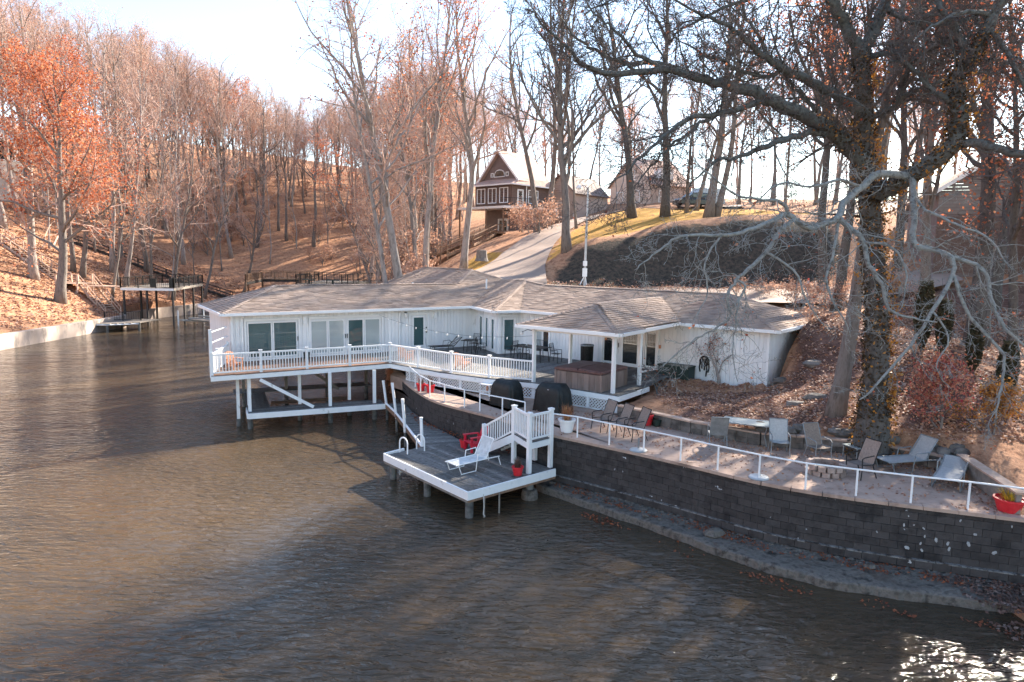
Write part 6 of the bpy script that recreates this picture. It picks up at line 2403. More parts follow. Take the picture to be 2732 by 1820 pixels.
def scatter(n, xr, yr, m, cond, pick, label, group, sc=(.85, 1.12), skyline=False):
    k = tries = 0
    while k < n and tries < 6000:
        tries += 1
        x, y = rng.uniform(*xr), rng.uniform(*yr)
        if not cond(x, y) or not free(x, y, m):
            continue
        kind, idx = pick()
        if skyline:
            pxx = PW / 2 + x / y * FPX
            zt = 8 + (680 - np.interp(pxx, SKX, SKY) - rng.uniform(0, 70)) * y / FPX
            hp = {'bare': 24.0, 'rust': 22.5, 'pole': 17.0}[kind]
            sc = (max(.4, min(1.12, (zt - gz(x, y)) / hp)),) * 2
            if (zt - gz(x, y)) < 6:
                continue
        plant(kind, idx, x, y, label[kind] + whereis(x, y), group[kind], rng.uniform(*sc))
        k += 1


def picker(w):
    ks = [k for k, c in w for _ in range(c)]
    return lambda: (rng.choice(ks), rng.randint(0, 9))


def vis(x, y, m=6):     # only where the camera can see the tree or its crown
    return abs(x) < .80 * y + m


lab_l = {'bare': 'bare pinkish tree', 'rust': 'rust leaved tree', 'pole': 'slender young tree'}
grp_l = {k: v_ for k, v_ in (('bare', 'bare trees on the left hillside'), ('rust', 'rust leaved trees on the left hillside'), ('pole', 'young trees on the left hillside'))}
lab_v = {'bare': 'bare inlet wood tree', 'rust': 'rust leaved inlet wood tree', 'pole': 'slender inlet wood tree'}
grp_v = {'bare': 'bare trees behind the inlet', 'rust': 'rust leaved trees behind the inlet', 'pole': 'young trees behind the inlet'}
lab_r = {'bare': 'bare ridge tree', 'rust': 'rust leaved ridge tree', 'pole': 'thin young ridge tree'}
grp_r = {'bare': 'bare trees on the far ridge', 'rust': 'rust leaved trees on the far ridge', 'pole': 'young trees on the far ridge'}
clear = [(-48, 72), (-46, 66)]
placed += clear + [(-44.8, 67), (-54, 73), (-60, 80)]
# left hillside
scatter(9, (-66, -43), (78, 116), 5, lambda x, y: vis(x, y), picker((('bare', 4), ('pole', 3))), lab_l, grp_l, skyline=True)
scatter(30, (-96, -66), (62, 122), 4.0, lambda x, y: vis(x, y), picker((('bare', 6), ('rust', 2), ('pole', 2))), lab_l, grp_l, skyline=True)
scatter(11, (-60, -41.5), (80, 112), 3.0, lambda x, y: vis(x, y), picker((('pole', 5), ('bare', 2))), lab_l, grp_l, (.7, 1.05), skyline=True)
scatter(24, (-120, -60), (105, 160), 4, lambda x, y: vis(x, y, 10), picker((('bare', 4), ('rust', 2))), lab_l, grp_l, (1.0, 1.2), skyline=True)
scatter(34, (-84, -42), (114, 165), 3.2, lambda x, y: vis(x, y), picker((('bare', 5), ('rust', 3))), lab_l, grp_l, skyline=True)
# back of the inlet and ravine
nothouse = lambda x, y: not (-9 < x < 24 and 66 < y < 112)
scatter(135, (-62, -9), (112, 178), 2.4, lambda x, y: vis(x, y), picker((('bare', 6), ('rust', 2), ('pole', 4))), lab_v, grp_v, skyline=True)
scatter(46, (-16, -7.5), (64, 108), 1.5, lambda x, y: x < -8.5 - (y - 64) * .03 and x > -17 + (108 - y) * .07, picker((('pole', 4), ('bare', 2), ('rust', 3))), lab_v, grp_v, (.65, 1.0))
scatter(44, (-130, -4), (178, 235), 4, lambda x, y: vis(x, y), picker((('bare', 6), ('rust', 1))), lab_v, grp_v, (.95, 1.15), skyline=True)
# ridge to the right
scatter(32, (-8, 70), (106, 150), 3.5, lambda x, y: vis(x, y) and nothouse(x, y), picker((('bare', 4), ('rust', 2), ('pole', 3))), lab_r, grp_r, (.75, 1.0))
scatter(18, (24, 60), (84, 112), 3.5, lambda x, y: vis(x, y), picker((('pole', 4), ('rust', 2), ('bare', 1))), lab_r, grp_r, (.7, .95))
for ks in protos.values():
    for pr in ks:
        if pr not in used:
            for c in list(pr.children):
                bpy.data.objects.remove(c)
            bpy.data.objects.remove(pr)

# -- named trees that stand alone
t = make_tree(41, 20, .46, (.10, .05), crown=.26, kids=(20, 9, 8, 0), ang=(58, 50, 50), ratio=(.46, .5, .5), up=(.05, .06, .02, 0))
finish(t, 'red_maple', 'big rust red leaved maple leaning beside the left seawall', 'tree', on_ground(151, 67), 'bark', 'twig', 'leafred', 9000, .22, clump=.42)
t = make_tree(42, 21, .42, (0, 0), crown=.3, kids=(14, 8, 7, 0), ang=(60, 50, 50))
finish(t, 'red_maple', 'straight trunked red leaved maple at the left edge behind the leaning maple', 'tree', on_ground(86, 71), 'barkpale', 'twig', 'leafred', 5000, .22, clump=.42)
t = make_tree(43, 22, .3, (.05, 0), crown=.3, kids=(13, 7, 6, 0))
finish(t, 'rust_leaved_tree', 'rust leaved tree right of the hillside stair landing', 'tree', on_ground(215, 78), 'bark', 'twig', 'leafrust', 5000, .2, clump=.4)
for i, (px, d, H, r0, lean, lab, nl) in enumerate([
        (290, 74, 19, .17, (.14, 0), 'thin leaning tree just left of the black railed upper dock', 500), (312, 80, 17, .13, (.05, 0), 'thin pale tree behind the upper dock railing', 200),
        (395, 86, 20, .2, (.12, 0), 'bare tree rising behind the right end of the upper dock', 300), (455, 84, 21, .24, (.2, 0), 'dark bare tree leaning right above the upper dock', 300),
        (540, 92, 20, .2, (.25, 0), 'dark crooked tree leaning over the far shore', 200), (640, 104, 17, .22, (.55, -.1), 'dark trunk leaning strongly right over the brown far deck', 100)]):
    t = make_tree(60 + i, H, r0, lean, kids=(13, 7, 6, 0), crown=.3)
    finish(t, 'bare_tree', lab, 'tree', on_ground(px, d), 'bark', 'twig', 'leafrust', nl, .18, clump=.4)
# trees around the driveway
spec = [
    (1073, 51, 24, .34, (-.16, .0), 'barkpale', 'twig', 700, 'leafrust', 'pale barked tree leaning left right behind the house roof', dict(crown=.28, kids=(15, 8, 7, 0), ang=(40, 45, 45))),
    (1052, 50, 22, .2, (-.22, .02), 'barkpale', 'twig', 300, 'leafrust', 'slim pale tree left of the leaning pale tree behind the roof', dict(crown=.3)),
    (1140, 57, 24, .27, (-.03, 0), 'barkpale', 'twig', 2600, 'leafrust', 'tall tree with rust leaves left of the driveway', dict(crown=.3, kids=(16, 8, 7, 0), ang=(32, 40, 45))),
    (1236, 61, 23, .34, (.02, 0), 'barkpale', 'twig', 300, 'leafrust', 'straight pale trunk on the lawn left of the brick house', dict(crown=.36, kids=(15, 8, 7, 0), ang=(30, 40, 45))),
    (1432, 72, 22, .32, (.02, 0), 'bark', 'twigdark', 200, 'leafrust', 'grey tree in front of the right side of the brick house', dict(crown=.4)),
    (1456, 79, 22, .36, (.0, 0), 'bark', 'twigdark', 200, 'leafrust', 'thick grey tree just right of the brick house', dict(crown=.42)),
    (1512, 57.5, 22, .36, (-.07, 0), 'bark', 'twigdark', 100, 'leafrust', 'vase shaped bare tree at the top of the driveway bank', dict(crown=.25, kids=(20, 9, 7, 0), ang=(34, 30, 40), ratio=(.55, .5, .45))),
    (1537, 70, 15, .15, (-.05, 0), 'bark', 'twigdark', 200, 'leafrust', 'thin tree beside the driveway right of the vase shaped tree', dict(crown=.45)),
    (1683, 72, 23, .42, (-.02, 0), 'barkdark', 'twigdark', 300, 'leafrust', 'dark trunk on the golden lawn left of the cream house door', dict(crown=.33)),
    (1770, 71, 24, .44, (.0, 0), 'barkdark', 'twigdark', 500, 'leafrust', 'dark trunk on the golden lawn right of the cream house', dict(crown=.35)),
    (1826, 74, 20, .2, (.04, 0), 'bark', 'twigdark', 700, 'leafrust', 'slender tree left of the parked dark car', dict(crown=.4)),
    (1850, 76, 21, .25, (.16, 0), 'bark', 'twigdark', 500, 'leafrust', 'tree leaning right in front of the parked cars', dict(crown=.4)),
    (1885, 69, 23, .46, (.02, 0), 'bark', 'twigdark', 500, 'leafrust', 'largest of the lawn trees, forked near its base', dict(crown=.3)),
    (1902, 69.3, 22, .33, (.2, 0), 'bark', 'twigdark', 300, 'leafrust', 'leaning stem growing against the largest lawn tree', dict(crown=.4)),
    (1965, 86, 19, .2, (0, 0), 'bark', 'twigdark', 900, 'leafrust', 'rust leaved tree at the end of the hilltop drive', dict(crown=.3)),
    (2055, 84, 20, .2, (0, 0), 'bark', 'twigdark', 300, 'leafrust', 'bare tree left of the utility pole', dict(crown=.4)),
    (2165, 82, 19, .22, (0, 0), 'bark', 'twigdark', 1500, 'leafrust', 'rust leaved tree right of the utility pole', dict(crown=.25)),
    (2215, 80, 18, .2, (0, 0), 'bark', 'twigdark', 1500, 'leafrust', 'rust leaved tree behind the great vine covered oak', dict(crown=.2)),
]
for i, (px, d, H, r0, lean, bk_, tw_, nl, lm_, lab, kw) in enumerate(spec):
    t = make_tree(500 + i, H, r0, lean, **kw)
    nm = 'bare_tree' if nl < 600 else 'rust_leaved_tree'
    finish(t, nm, lab, 'tree', on_ground(px, d), bk_, tw_, lm_, nl, .17, clump=.3)

# -- the great oak over the terrace: limbs set out one by one
oak = Tree(77, kids=(0, 8, 6, 0), ang=(50, 52, 48), ratio=(.4, .5, .45), jit=(.05, .2, .24, .3), up=(0, .04, .02, 0), rmin=.0045)
base = on_ground(2322, 20.5)
LIMBS = [
    ('T', [(2322, 1165, 20.5, .62), (2330, 1120, 20.5, .46), (2336, 1050, 20.6, .37), (2340, 900, 20.7, .33), (2335, 750, 20.8, .31), (2325, 600, 20.9, .30), (2310, 450, 21, .28), (2302, 300, 21.1, .24), (2299, 150, 21.2, .21)]),
    ('L', [(2299, 150, 21.2, .17), (2275, 100, 21.0, .15), (2250, 50, 20.8, .14), (2215, 0, 20.6, .12), (2190, -90, 20.4, .09), (2150, -250, 20, .05)]),
    ('L', [(2299, 150, 21.2, .17), (2320, 100, 21.2, .15), (2345, 50, 21.3, .14), (2362, 0, 21.4, .12), (2385, -110, 21.6, .08), (2400, -280, 21.8, .04)]),
    ('L', [(2310, 440, 21, .20), (2255, 383, 20.6, .19), (2198, 338, 20.2, .18), (2096, 284, 19.6, .155), (2032, 258, 19.2, .14), (1942, 226, 18.8, .11), (1862, 207, 18.5, .095), (1767, 188, 18.2, .075), (1639, 199, 17.8, .06), (1559, 172, 17.5, .045), (1496, 112, 17.3, .03), (1400, 25, 17.2, .015)]),
    ('L', [(1880, 210, 18.55, .07), (1783, 175, 18.6, .06), (1661, 163, 18.8, .05), (1591, 134, 18.9, .035), (1528, 96, 19, .025), (1470, 0, 19.2, .012)]),
    ('L', [(1767, 188, 18.2, .05), (1700, 140, 18.0, .04), (1640, 80, 17.8, .03), (1590, 40, 17.7, .02), (1530, -30, 17.6, .012)]),
    ('L', [(2050, 264, 19.3, .08), (1926, 300, 18.6, .06), (1830, 322, 18.2, .05), (1767, 367, 17.9, .04), (1703, 424, 17.6, .03), (1660, 470, 17.5, .018), (1610, 500, 17.4, .01)]),
    ('L', [(1926, 300, 18.6, .04), (1850, 345, 18.3, .035), (1790, 390, 18.1, .028), (1740, 440, 18, .02), (1690, 500, 17.9, .01)]),
    ('L', [(2300, 300, 21.1, .14), (2240, 262, 20.6, .12), (2160, 215, 20, .105), (2100, 190, 19.6, .095), (2060, 165, 19.2, .08), (1990, 105, 18.9, .06), (1930, 60, 18.7, .045), (1860, 35, 18.6, .03), (1760, -20, 18.6, .018)]),
    ('L', [(2060, 165, 19.2, .05), (2020, 90, 19.3, .04), (1985, 30, 19.4, .03), (1950, -60, 19.5, .018)]),
    ('L', [(2262, 388, 20.65, .10), (2204, 354, 20.2, .09), (2112, 367, 19.6, .075), (2032, 398, 19.2, .06), (1960, 420, 18.9, .045), (1900, 440, 18.6, .03), (1840, 500, 18.5, .014)]),
    ('V', [(2335, 520, 20.8, .24), (2360, 503, 20.3, .22), (2430, 471, 19.8, .2), (2542, 385, 19.2, .19), (2556, 287, 19.0, .16), (2555, 207, 19, .14), (2590, 160, 18.9, .13), (2638, 64, 18.8, .11), (2690, -20, 18.7, .09), (2760, -150, 18.6, .06)]),
    ('L', [(2542, 385, 19.2, .1), (2620, 385, 18.6, .09), (2732, 410, 17.8, .08), (2850, 430, 17, .05)]),
    ('L', [(2304, 155, 21.15, .08), (2415, 134, 20.6, .055), (2478, 137, 20.2, .045), (2560, 100, 19.8, .03), (2650, 60, 19.6, .014)]),
    ('L', [(2306, 320, 21.05, .09), (2395, 280, 20.5, .075), (2410, 220, 20.2, .06), (2450, 150, 19.9, .045), (2520, 115, 19.6, .03), (2600, 90, 19.5, .014)]),
    ('L', [(2306, 330, 21.05, .07), (2400, 262, 21.2, .06), (2490, 225, 21.4, .045), (2560, 200, 21.6, .035), (2680, 190, 21.8, .02)]),
    ('L', [(2365, 20, 21.4, .07), (2430, 60, 21.1, .055), (2530, 62, 20.6, .05), (2640, 40, 20.2, .04), (2760, 70, 19.8, .02)]),
    ('L', [(2590, 160, 18.9, .08), (2540, 60, 19.1, .07), (2500, 0, 19.2, .06), (2470, -90, 19.4, .03)]),
    ('L', [(2430, 471, 19.8, .12), (2345, 465, 19.4, .115), (2303, 497, 19, .11), (2249, 541, 18.4, .10), (2236, 578, 18, .095), (2160, 608, 17.6, .08), (2100, 572, 17.3, .075), (2056, 590, 17, .065), (1996, 614, 16.7, .055), (1922, 629, 16.5, .045), (1818, 629, 16.3, .035), (1773, 659, 16.2, .028), (1728, 691, 16.1, .02), (1693, 721, 16, .012)]),
    ('L', [(2120, 585, 17.35, .06), (2085, 614, 17.2, .062), (2041, 674, 16.9, .055), (1981, 730, 16.6, .045), (1965, 748, 16.5, .04), (1940, 790, 16.4, .035), (1949, 843, 16.4, .03), (1900, 880, 16.3, .025), (1859, 904, 16.2, .022), (1796, 952, 16.1, .016), (1760, 990, 16, .009)]),
    ('L', [(1966, 747, 16.5, .03), (1988, 762, 16.5, .03), (1972, 800, 16.4, .026), (1961, 879, 16.3, .02), (1955, 942, 16.2, .015), (1968, 1019, 16.2, .008)]),
    ('L', [(2236, 578, 18, .08), (2270, 610, 17.8, .075), (2306, 646, 17.6, .07), (2319, 710, 17.4, .06), (2351, 755, 17.2, .05), (2373, 828, 17, .04), (2440, 850, 16.8, .03), (2500, 860, 16.7, .016)]),
    ('L', [(2430, 471, 19.8, .1), (2437, 520, 19.2, .09), (2440, 589, 18.6, .085), (2434, 646, 18.2, .085), (2480, 665, 18, .08), (2529, 682, 17.7, .075), (2542, 733, 17.5, .06), (2488, 831, 17.2, .05), (2430, 920, 17, .04), (2335, 1028, 16.8, .03), (2293, 1067, 16.7, .016)]),
    ('L', [(2542, 733, 17.5, .05), (2587, 843, 17.3, .045), (2670, 936, 17, .04), (2679, 971, 16.9, .035), (2667, 1051, 16.8, .028), (2651, 1130, 16.7, .016)]),
    ('L', [(2529, 682, 17.7, .06), (2622, 719, 17.4, .055), (2644, 796, 17.2, .05), (2670, 859, 17, .045), (2732, 923, 16.7, .035), (2800, 960, 16.5, .02)]),
    ('L', [(2100, 572, 17.3, .05), (2085, 540, 17.2, .045), (2020, 530, 17, .035), (1960, 520, 16.8, .028), (1900, 470, 16.7, .02), (1860, 440, 16.6, .01)]),
    ('L', [(2242, 560, 18.2, .05), (2225, 660, 17.6, .04), (2205, 760, 17.2, .03), (2240, 830, 17, .022), (2270, 900, 16.9, .012)]),
    ('L', [(2638, 64, 18.8, .06), (2690, 150, 18.4, .05), (2740, 230, 18, .04), (2800, 300, 17.8, .02)]),
]
LIMBS += [
    ('L', [(2190, -90, 20.4, .07), (2080, -40, 20, .055), (1960, 10, 19.6, .04), (1850, 60, 19.3, .028), (1780, 120, 19.1, .014)]),
    ('L', [(2150, -250, 20, .06), (1990, -180, 19.5, .05), (1830, -110, 19, .04), (1680, -30, 18.7, .03), (1560, 40, 18.5, .014)]),
    ('L', [(2385, -110, 21.6, .07), (2480, -60, 21.2, .055), (2600, 0, 20.8, .04), (2700, 70, 20.5, .02)]),
    ('L', [(2100, 190, 19.6, .055), (2030, 205, 19.3, .045), (1950, 175, 19, .035), (1880, 140, 18.8, .025), (1800, 100, 18.6, .012)]),
    ('L', [(2198, 338, 20.2, .06), (2150, 260, 20.4, .05), (2110, 230, 20.6, .04), (2070, 130, 20.8, .03), (2050, 50, 21, .014)]),
    ('L', [(2556, 287, 19, .07), (2480, 230, 19.2, .055), (2420, 170, 19.4, .04), (2380, 130, 19.6, .02)]),
    ('L', [(2650, 40, 18.8, .06), (2580, 30, 18.5, .045), (2500, 60, 18.2, .03), (2440, 110, 18, .014)]),
    ('D', [(2437, 520, 19.2, .05), (2470, 560, 18.4, .042), (2560, 600, 17.8, .035), (2640, 640, 17.4, .026), (2700, 720, 17.1, .014)]),
    ('D', [(2300, 500, 19, .05), (2240, 480, 18.2, .042), (2160, 500, 17.6, .034), (2080, 490, 17.2, .026), (2000, 560, 17, .014)]),
    ('D', [(2306, 646, 17.6, .04), (2380, 660, 17.2, .034), (2420, 740, 17, .026), (2400, 830, 16.9, .014)]),
    ('D', [(2041, 674, 16.9, .035), (2120, 720, 16.6, .03), (2150, 800, 16.5, .022), (2200, 870, 16.4, .012)]),
    ('D', [(1922, 629, 16.5, .03), (1880, 700, 16.3, .024), (1890, 780, 16.2, .018), (1850, 850, 16.1, .01)]),
    ('D', [(2488, 831, 17.2, .03), (2530, 900, 17, .024), (2500, 980, 16.9, .016), (2540, 1040, 16.8, .009)]),
]
oakF = Tree(78, kids=(0, 5, 4, 0), ang=(50, 52, 48), ratio=(.4, .55, .5), jit=(.05, .22, .26, .3), up=(0, -.05, -.03, .0), rmin=.0042)
oak.rmin = .0055
droop_mb = MB()
main_pts = []
limb_mb, trunk_mb = MB(), MB()
orng = random.Random(19)
for li, (kind, pl) in enumerate(LIMBS):
    low = 18 <= li <= 26 or kind == 'D'
    if kind == 'D':
        kind = 'L'
    pts = [at_y(px, py, d) for px, py, d, r_ in pl]
    rr = [r_ * (1.0 if kind == 'T' else .95 if low else 1.22) for *_, r_ in pl]
    if kind == 'T':
        pts[0].z = min(pts[0].z, base.z - .3)
    # resample smoothly with a little crookedness
    fp_, fr2 = [], []
    for i in range(len(pts) - 1):
        p0, p1, p2, p3 = pts[max(i - 1, 0)], pts[i], pts[i + 1], pts[min(i + 2, len(pts) - 1)]
        for k_ in range(4):
            u = k_ / 4
            q = .5 * ((2 * p1) + (p2 - p0) * u + (2 * p0 - 5 * p1 + 4 * p2 - p3) * u * u + (3 * p1 - p0 - 3 * p2 + p3) * u ** 3)
            j = .0 if (i == 0 and k_ == 0) or kind == 'T' else (.012 if low else .03)
            fp_.append(q + V(orng.gauss(0, j), orng.gauss(0, j * 1.5), orng.gauss(0, j)))
            fr2.append(rr[i] + (rr[i + 1] - rr[i]) * u)
    fp_.append(pts[-1])
    fr2.append(rr[-1])
    (trunk_mb if kind == 'T' else droop_mb if low else limb_mb).tube(fp_, fr2, 12 if kind == 'T' else 7, cap=True)
    main_pts.append((kind, fp_, fr2))
    if kind != 'T':
        L_ = sum((b - a).length for a, b in zip(fp_[:-1], fp_[1:]))
        num = int(L_ / (.25 if low else .20))
        for c in range(num):
            t_ = (.06 if kind == 'L' else .35) + .93 * (c + orng.random()) / num * (1 if kind == 'L' else .66)
            i = min(int(t_ * (len(fp_) - 1)), len(fp_) - 2)
            d_ = (fp_[i + 1] - fp_[i]).normalized()
            cl = orng.uniform(.5, 1.7 if low else 2.3) * (1.15 - .45 * t_)
            cr = max(.005, min(fr2[i] * .45, cl * .013))
            dn = perp_dir(d_, rad(orng.uniform(30, 75)), orng)
            (oakF if low else oak).grow(fp_[i], dn, cl, cr, 1)
ok = thing('vine_oak', 'great bare oak with vine wrapped trunk and drooping limbs over the terrace', 'tree', base)
trunk_mb.build('trunk', M['barkdark'], ok, smooth=True)
limb_mb.build('limbs', M['barkbacklit'], ok, smooth=True)
oak.trunk.build('branches', M['barkbacklit'], ok)
oak.twigs.build('twigs', M['twigdark'], ok)
droop_mb.build('drooping_limbs', M['barkdroop'], ok, smooth=True)
oakF.trunk.build('drooping_branches', M['barkdroop'], ok)
oakF.twigs.build('drooping_twigs', M['barkdroop'], ok)
oak.pts += oakF.pts
pool = [p for p, l in oak.pts]
lv = []
while len(lv) < 1500:
    c = orng.choice(pool)
    if orng.random() > .35 + .65 * (c.x > 6):
        continue
    for _ in range(orng.randint(1, 4)):
        lv.append((c.x + orng.gauss(0, .1), c.y + orng.gauss(0, .1), c.z + orng.gauss(0, .1)))
leaf_quads(lv, .085, orng).build('last_leaves', M['leafrust'], ok)
# vine leaves wrapped round trunk and right hand limb
dark, bright = [], []
for kind, fp_, fr2 in main_pts:
    if kind not in 'TV' and fp_ is not main_pts[3][1]:
        continue
    n = len(fp_) - 1
    hi = 1.0 if kind == 'T' else (.75 if kind == 'V' else .22)
    cnt = 7500 if kind == 'T' else 2800 if kind == 'V' else 700
    for _ in range(cnt):
        t_ = orng.random() * hi
        if kind == 'T':
            t_ = .04 + .96 * t_
        i = min(int(t_ * n), n - 1)
        p = fp_[i].lerp(fp_[i + 1], t_ * n - i)
        q = rnd_unit(orng)
        q.z *= .4
        out_ = fr2[i] + abs(orng.gauss(0, .06))
        pos = p + q.normalized() * out_ + V(0, 0, orng.gauss(0, .05))
        sun_side = q.x > .2  # orange leaves favour the sun-facing side, so sunlight sits in their colour
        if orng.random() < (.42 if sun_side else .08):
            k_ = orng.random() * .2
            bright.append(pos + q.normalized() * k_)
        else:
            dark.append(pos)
for _ in range(110):
    kind, fp_, fr2 = main_pts[0] if orng.random() < .7 else main_pts[11]
    i = orng.randint(1, len(fp_) - 2) if kind == 'T' else orng.randint(0, int(len(fp_) * .6))
    c = fp_[i] + V(orng.gauss(.22, .25), orng.gauss(-.1, .25), orng.gauss(0, .25))
    for _ in range(14):
        bright.append(c + V(orng.gauss(0, .12), orng.gauss(0, .12), orng.gauss(0, .08)))
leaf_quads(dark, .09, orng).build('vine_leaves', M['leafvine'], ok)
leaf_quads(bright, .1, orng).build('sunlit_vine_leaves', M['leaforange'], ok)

# trunks behind the oak
t = make_tree(81, 17, .28, (.15, .05), crown=.45, kids=(12, 7, 6, 0), ang=(45, 45, 45), jit=(.015, .16, .22, .28), up=(.0, .1, .06, .03))
finish(t, 'grey_trunk_tree', 'grey furrowed trunk standing just left of the vine covered oak', 'tree', on_ground(2258, 22.6), 'bark', 'twigdark', 'leafrust', 500, .1)
t = make_tree(82, 20, .42, (.0, 0), crown=.36, kids=(15, 8, 7, 0), ang=(55, 45, 45))
finish(t, 'grey_trunk_tree', 'tall thick tree in front of the right hand siding house', 'tree', on_ground(2628, 29.5), 'barkdark', 'twigdark', 'leafrust', 900, .11)
t = make_tree(83, 17, .25, (.1, 0), crown=.3, kids=(13, 7, 6, 0))
finish(t, 'grey_trunk_tree', 'bare tree beyond the right edge of the terrace', 'tree', V(24, 27, gz(24, 27)), 'barkdark', 'twigdark', 'leafrust', 200, .1)
t = make_tree(85, 19, .36, (-.12, -.05), crown=.28, kids=(16, 8, 7, 0), ang=(58, 48, 48))
finish(t, 'grey_trunk_tree', 'large shade tree just outside the right end of the terrace', 'tree', V(18.5, 20.5, gz(18.5, 20.5)), 'barkdark', 'twigdark', 'leafrust', 2600, .11)  # added out of frame for shade; leaves break up the water glint
t = make_tree(86, 20, .36, (-.05, -.1), crown=.3, kids=(16, 8, 7, 0), ang=(58, 48, 48))
finish(t, 'grey_trunk_tree', 'large shade tree on the bank right of the picture', 'tree', V(24.5, 18.5, gz(24.5, 18.5)), 'barkdark', 'twigdark', 'leafrust', 5000, .13)  # second tree added out of frame, leaves thickened against the glint
t = make_tree(84, 16, .3, (-.1, 0), crown=.3, kids=(14, 7, 6, 0))
finish(t, 'grey_trunk_tree', 'bare tree on the slope between oak and siding house', 'tree', on_ground(2480, 36), 'bark', 'twigdark', 'leaforange', 900, .13)

for i, (x, y, H, lab) in enumerate([(18.3, 38.6, 20, 'shade tree beside the lane directly behind the vine covered oak'), (19.8, 43.5, 21, 'shade tree across the lane behind the vine covered oak'), (22.6, 40.6, 20, 'shade tree left of the grey sided house'), (25.6, 36.4, 19, 'shade tree in front of the corner of the grey sided house'),
                                   (33, 58, 24, 'tall shade tree behind the roof of the grey sided house'), (37, 62.5, 24, 'tallest shade tree right of the upper driveway'), (40.5, 57, 24, 'tall shade tree at the back right of the grey sided house'), (35, 67, 23, 'tall shade tree between the upper driveway and the ridge')]):
    t = make_tree(900 + i, H, .3, (rng.uniform(-.06, .06), rng.uniform(-.05, .05)), crown=.42, kids=(17, 9, 8, 0), ang=(52, 48, 48))
    finish(t, 'bare_tree', lab, 'tree', V(x, y, gz(x, y) - .1), 'barkdark', 'twigdark', 'leafrust', 3000 if i < 4 else 2500, .17, clump=.35)  # set on the sun's line and leaves thickened to shade the lake

t = make_tree(87, 15, .2, (-.04, 0), crown=.22, kids=(16, 8, 6, 0), ang=(58, 48, 48))
finish(t, 'grey_trunk_tree', 'rust leaved tree added as sun screen at the right edge of the picture', 'tree', V(19.8, 26.8, gz(19.8, 26.8)), 'barkdark', 'twigdark', 'leafrust', 5000, .14, clump=.3)  # leafy tree added between sun and lake to cut the glint

# small bare ornamental tree in front of the white wall
t = Tree(90, kids=(6, 5, 5, 0), crown=.18, ang=(40, 45, 45), ratio=(.75, .55, .5), jit=(.1, .2, .25, .3))
q = at_z(1917, 1022, 2.4)
t.grow(V(0, 0, -.1), V(.05, 0, 1), 1.9, .085, 0)
finish(t, 'ornamental_tree', 'small bare ornamental tree in front of the white right wing wall', 'small tree', (q.x, q.y, gz(q.x, q.y)), 'barkpale', 'twigdark', 'leafred', 260, .08, clump=.12)
t = Tree(91, kids=(7, 5, 5, 0), crown=.05, ang=(60, 50, 50), ratio=(.8, .6, .5), jit=(.15, .25, .3, .3))
q = at_z(1755, 1040, 2.5)
t.grow(V(0, 0, -.05), V(-.3, -.2, 1), 1.3, .04, 0)
finish(t, 'bare_shrub', 'low bare shrub beside the hot tub post', 'shrub', (q.x, q.y, gz(q.x, q.y)), 'barkbacklit', 'barkbacklit', 'leafrust', 60, .07, clump=.1)

# understory brush
bproto = []
for i in range(3):
    t = Tree(95 + i, kids=(12, 6, 4, 0), crown=.02, ang=(45, 50, 50), ratio=(.9, .5, .5))
    t.grow(V(0, 0, -.1), V(0, 0, 1), 1.6, .04, 0)
    bproto.append(finish(t, 'bare_bush', 'x', 'bush', (0, 0, 0), 'bark', 'twig', 'leaftan', 420, .13, clump=.2))
brush = []
for k_ in range(50):
    x, y = rng.uniform(-60, -14), rng.uniform(112, 142)
    brush.append((x, y, rng.uniform(1.2, 2.6), 4))
for k_ in range(8):
    x, y = rng.uniform(-75, -43), rng.uniform(84, 108)
    brush.append((x, y, rng.uniform(.6, 1.3), 5))
for k_ in range(46):
    x, y = rng.uniform(-16, -6.5), rng.uniform(50, 92)
    if x > -6 - (y - 50) * .12:
        continue
    brush.append((x, y, rng.uniform(1.2, 2.3), 0))
for px, d in ((1395, 78), (1410, 76), (1440, 70), (1470, 72), (1385, 80)):
    q = on_ground(px, d)
    brush.append((q.x, q.y, 1.5, 1))
for k_ in range(14):
    x, y = rng.uniform(13.5, 24), rng.uniform(30, 46)
    brush.append((x, y, rng.uniform(.5, 1.0), 3))
blabs = [('bare tangled bush in the ravine behind the house', 'ravine bushes'), ('rust coloured bush below the brick house', 'bushes by the brick house'), ('low bare bush on the shaded bank behind the house', 'bank bushes'), ('low bare bush on the leaf covered slope at the right', 'slope bushes'), ('bare bush under the trees at the back of the inlet', 'bushes behind the inlet'), ('small bare bush on the left hillside', 'left hillside bushes')]
for i, (x, y, s_, kind) in enumerate(brush):
    pr = bproto[i % 3]
    o = pr if i < 3 else copy_tree(pr)
    o.location = (x, y, gz(x, y) - .05)
    o.rotation_euler = (0, 0, rng.uniform(0, 6.28))
    o.scale = (s_, s_, s_)
    o['label'], o['group'] = blabs[kind]
    if kind in (0, 4, 5):
        o['label'] = ('bare tangled bush', '', '', '', 'bare woodland bush', 'small bare bush')[kind] + whereis(x, y)


# -- evergreens, pink shrub
def columnar(label, px, d, h, w, seed, lm='leafgreen'):
    r = random.Random(seed)
    o = thing('arborvitae', label, 'shrub', on_ground(px, d), 'columnar evergreens on the slope', local=True)
    MB().tube([(0, 0, -.1), (0, 0, h * .9)], [.06, .015], 6).build('trunk', M['bark'], o)
    pts = []
    for _ in range(4200):
        u = r.random() ** .8
        rr_ = w * (math.sin(math.pi * min(1, .18 + .82 * (1 - u))) ** .7) * r.uniform(.55, 1.05) * (1 - .25 * u)
        a = r.uniform(0, 6.283)
        pts.append((rr_ * math.cos(a), rr_ * math.sin(a), .05 + h * u + r.gauss(0, .04)))
    leaf_quads(pts, .1, r).build('foliage', M[lm], o)


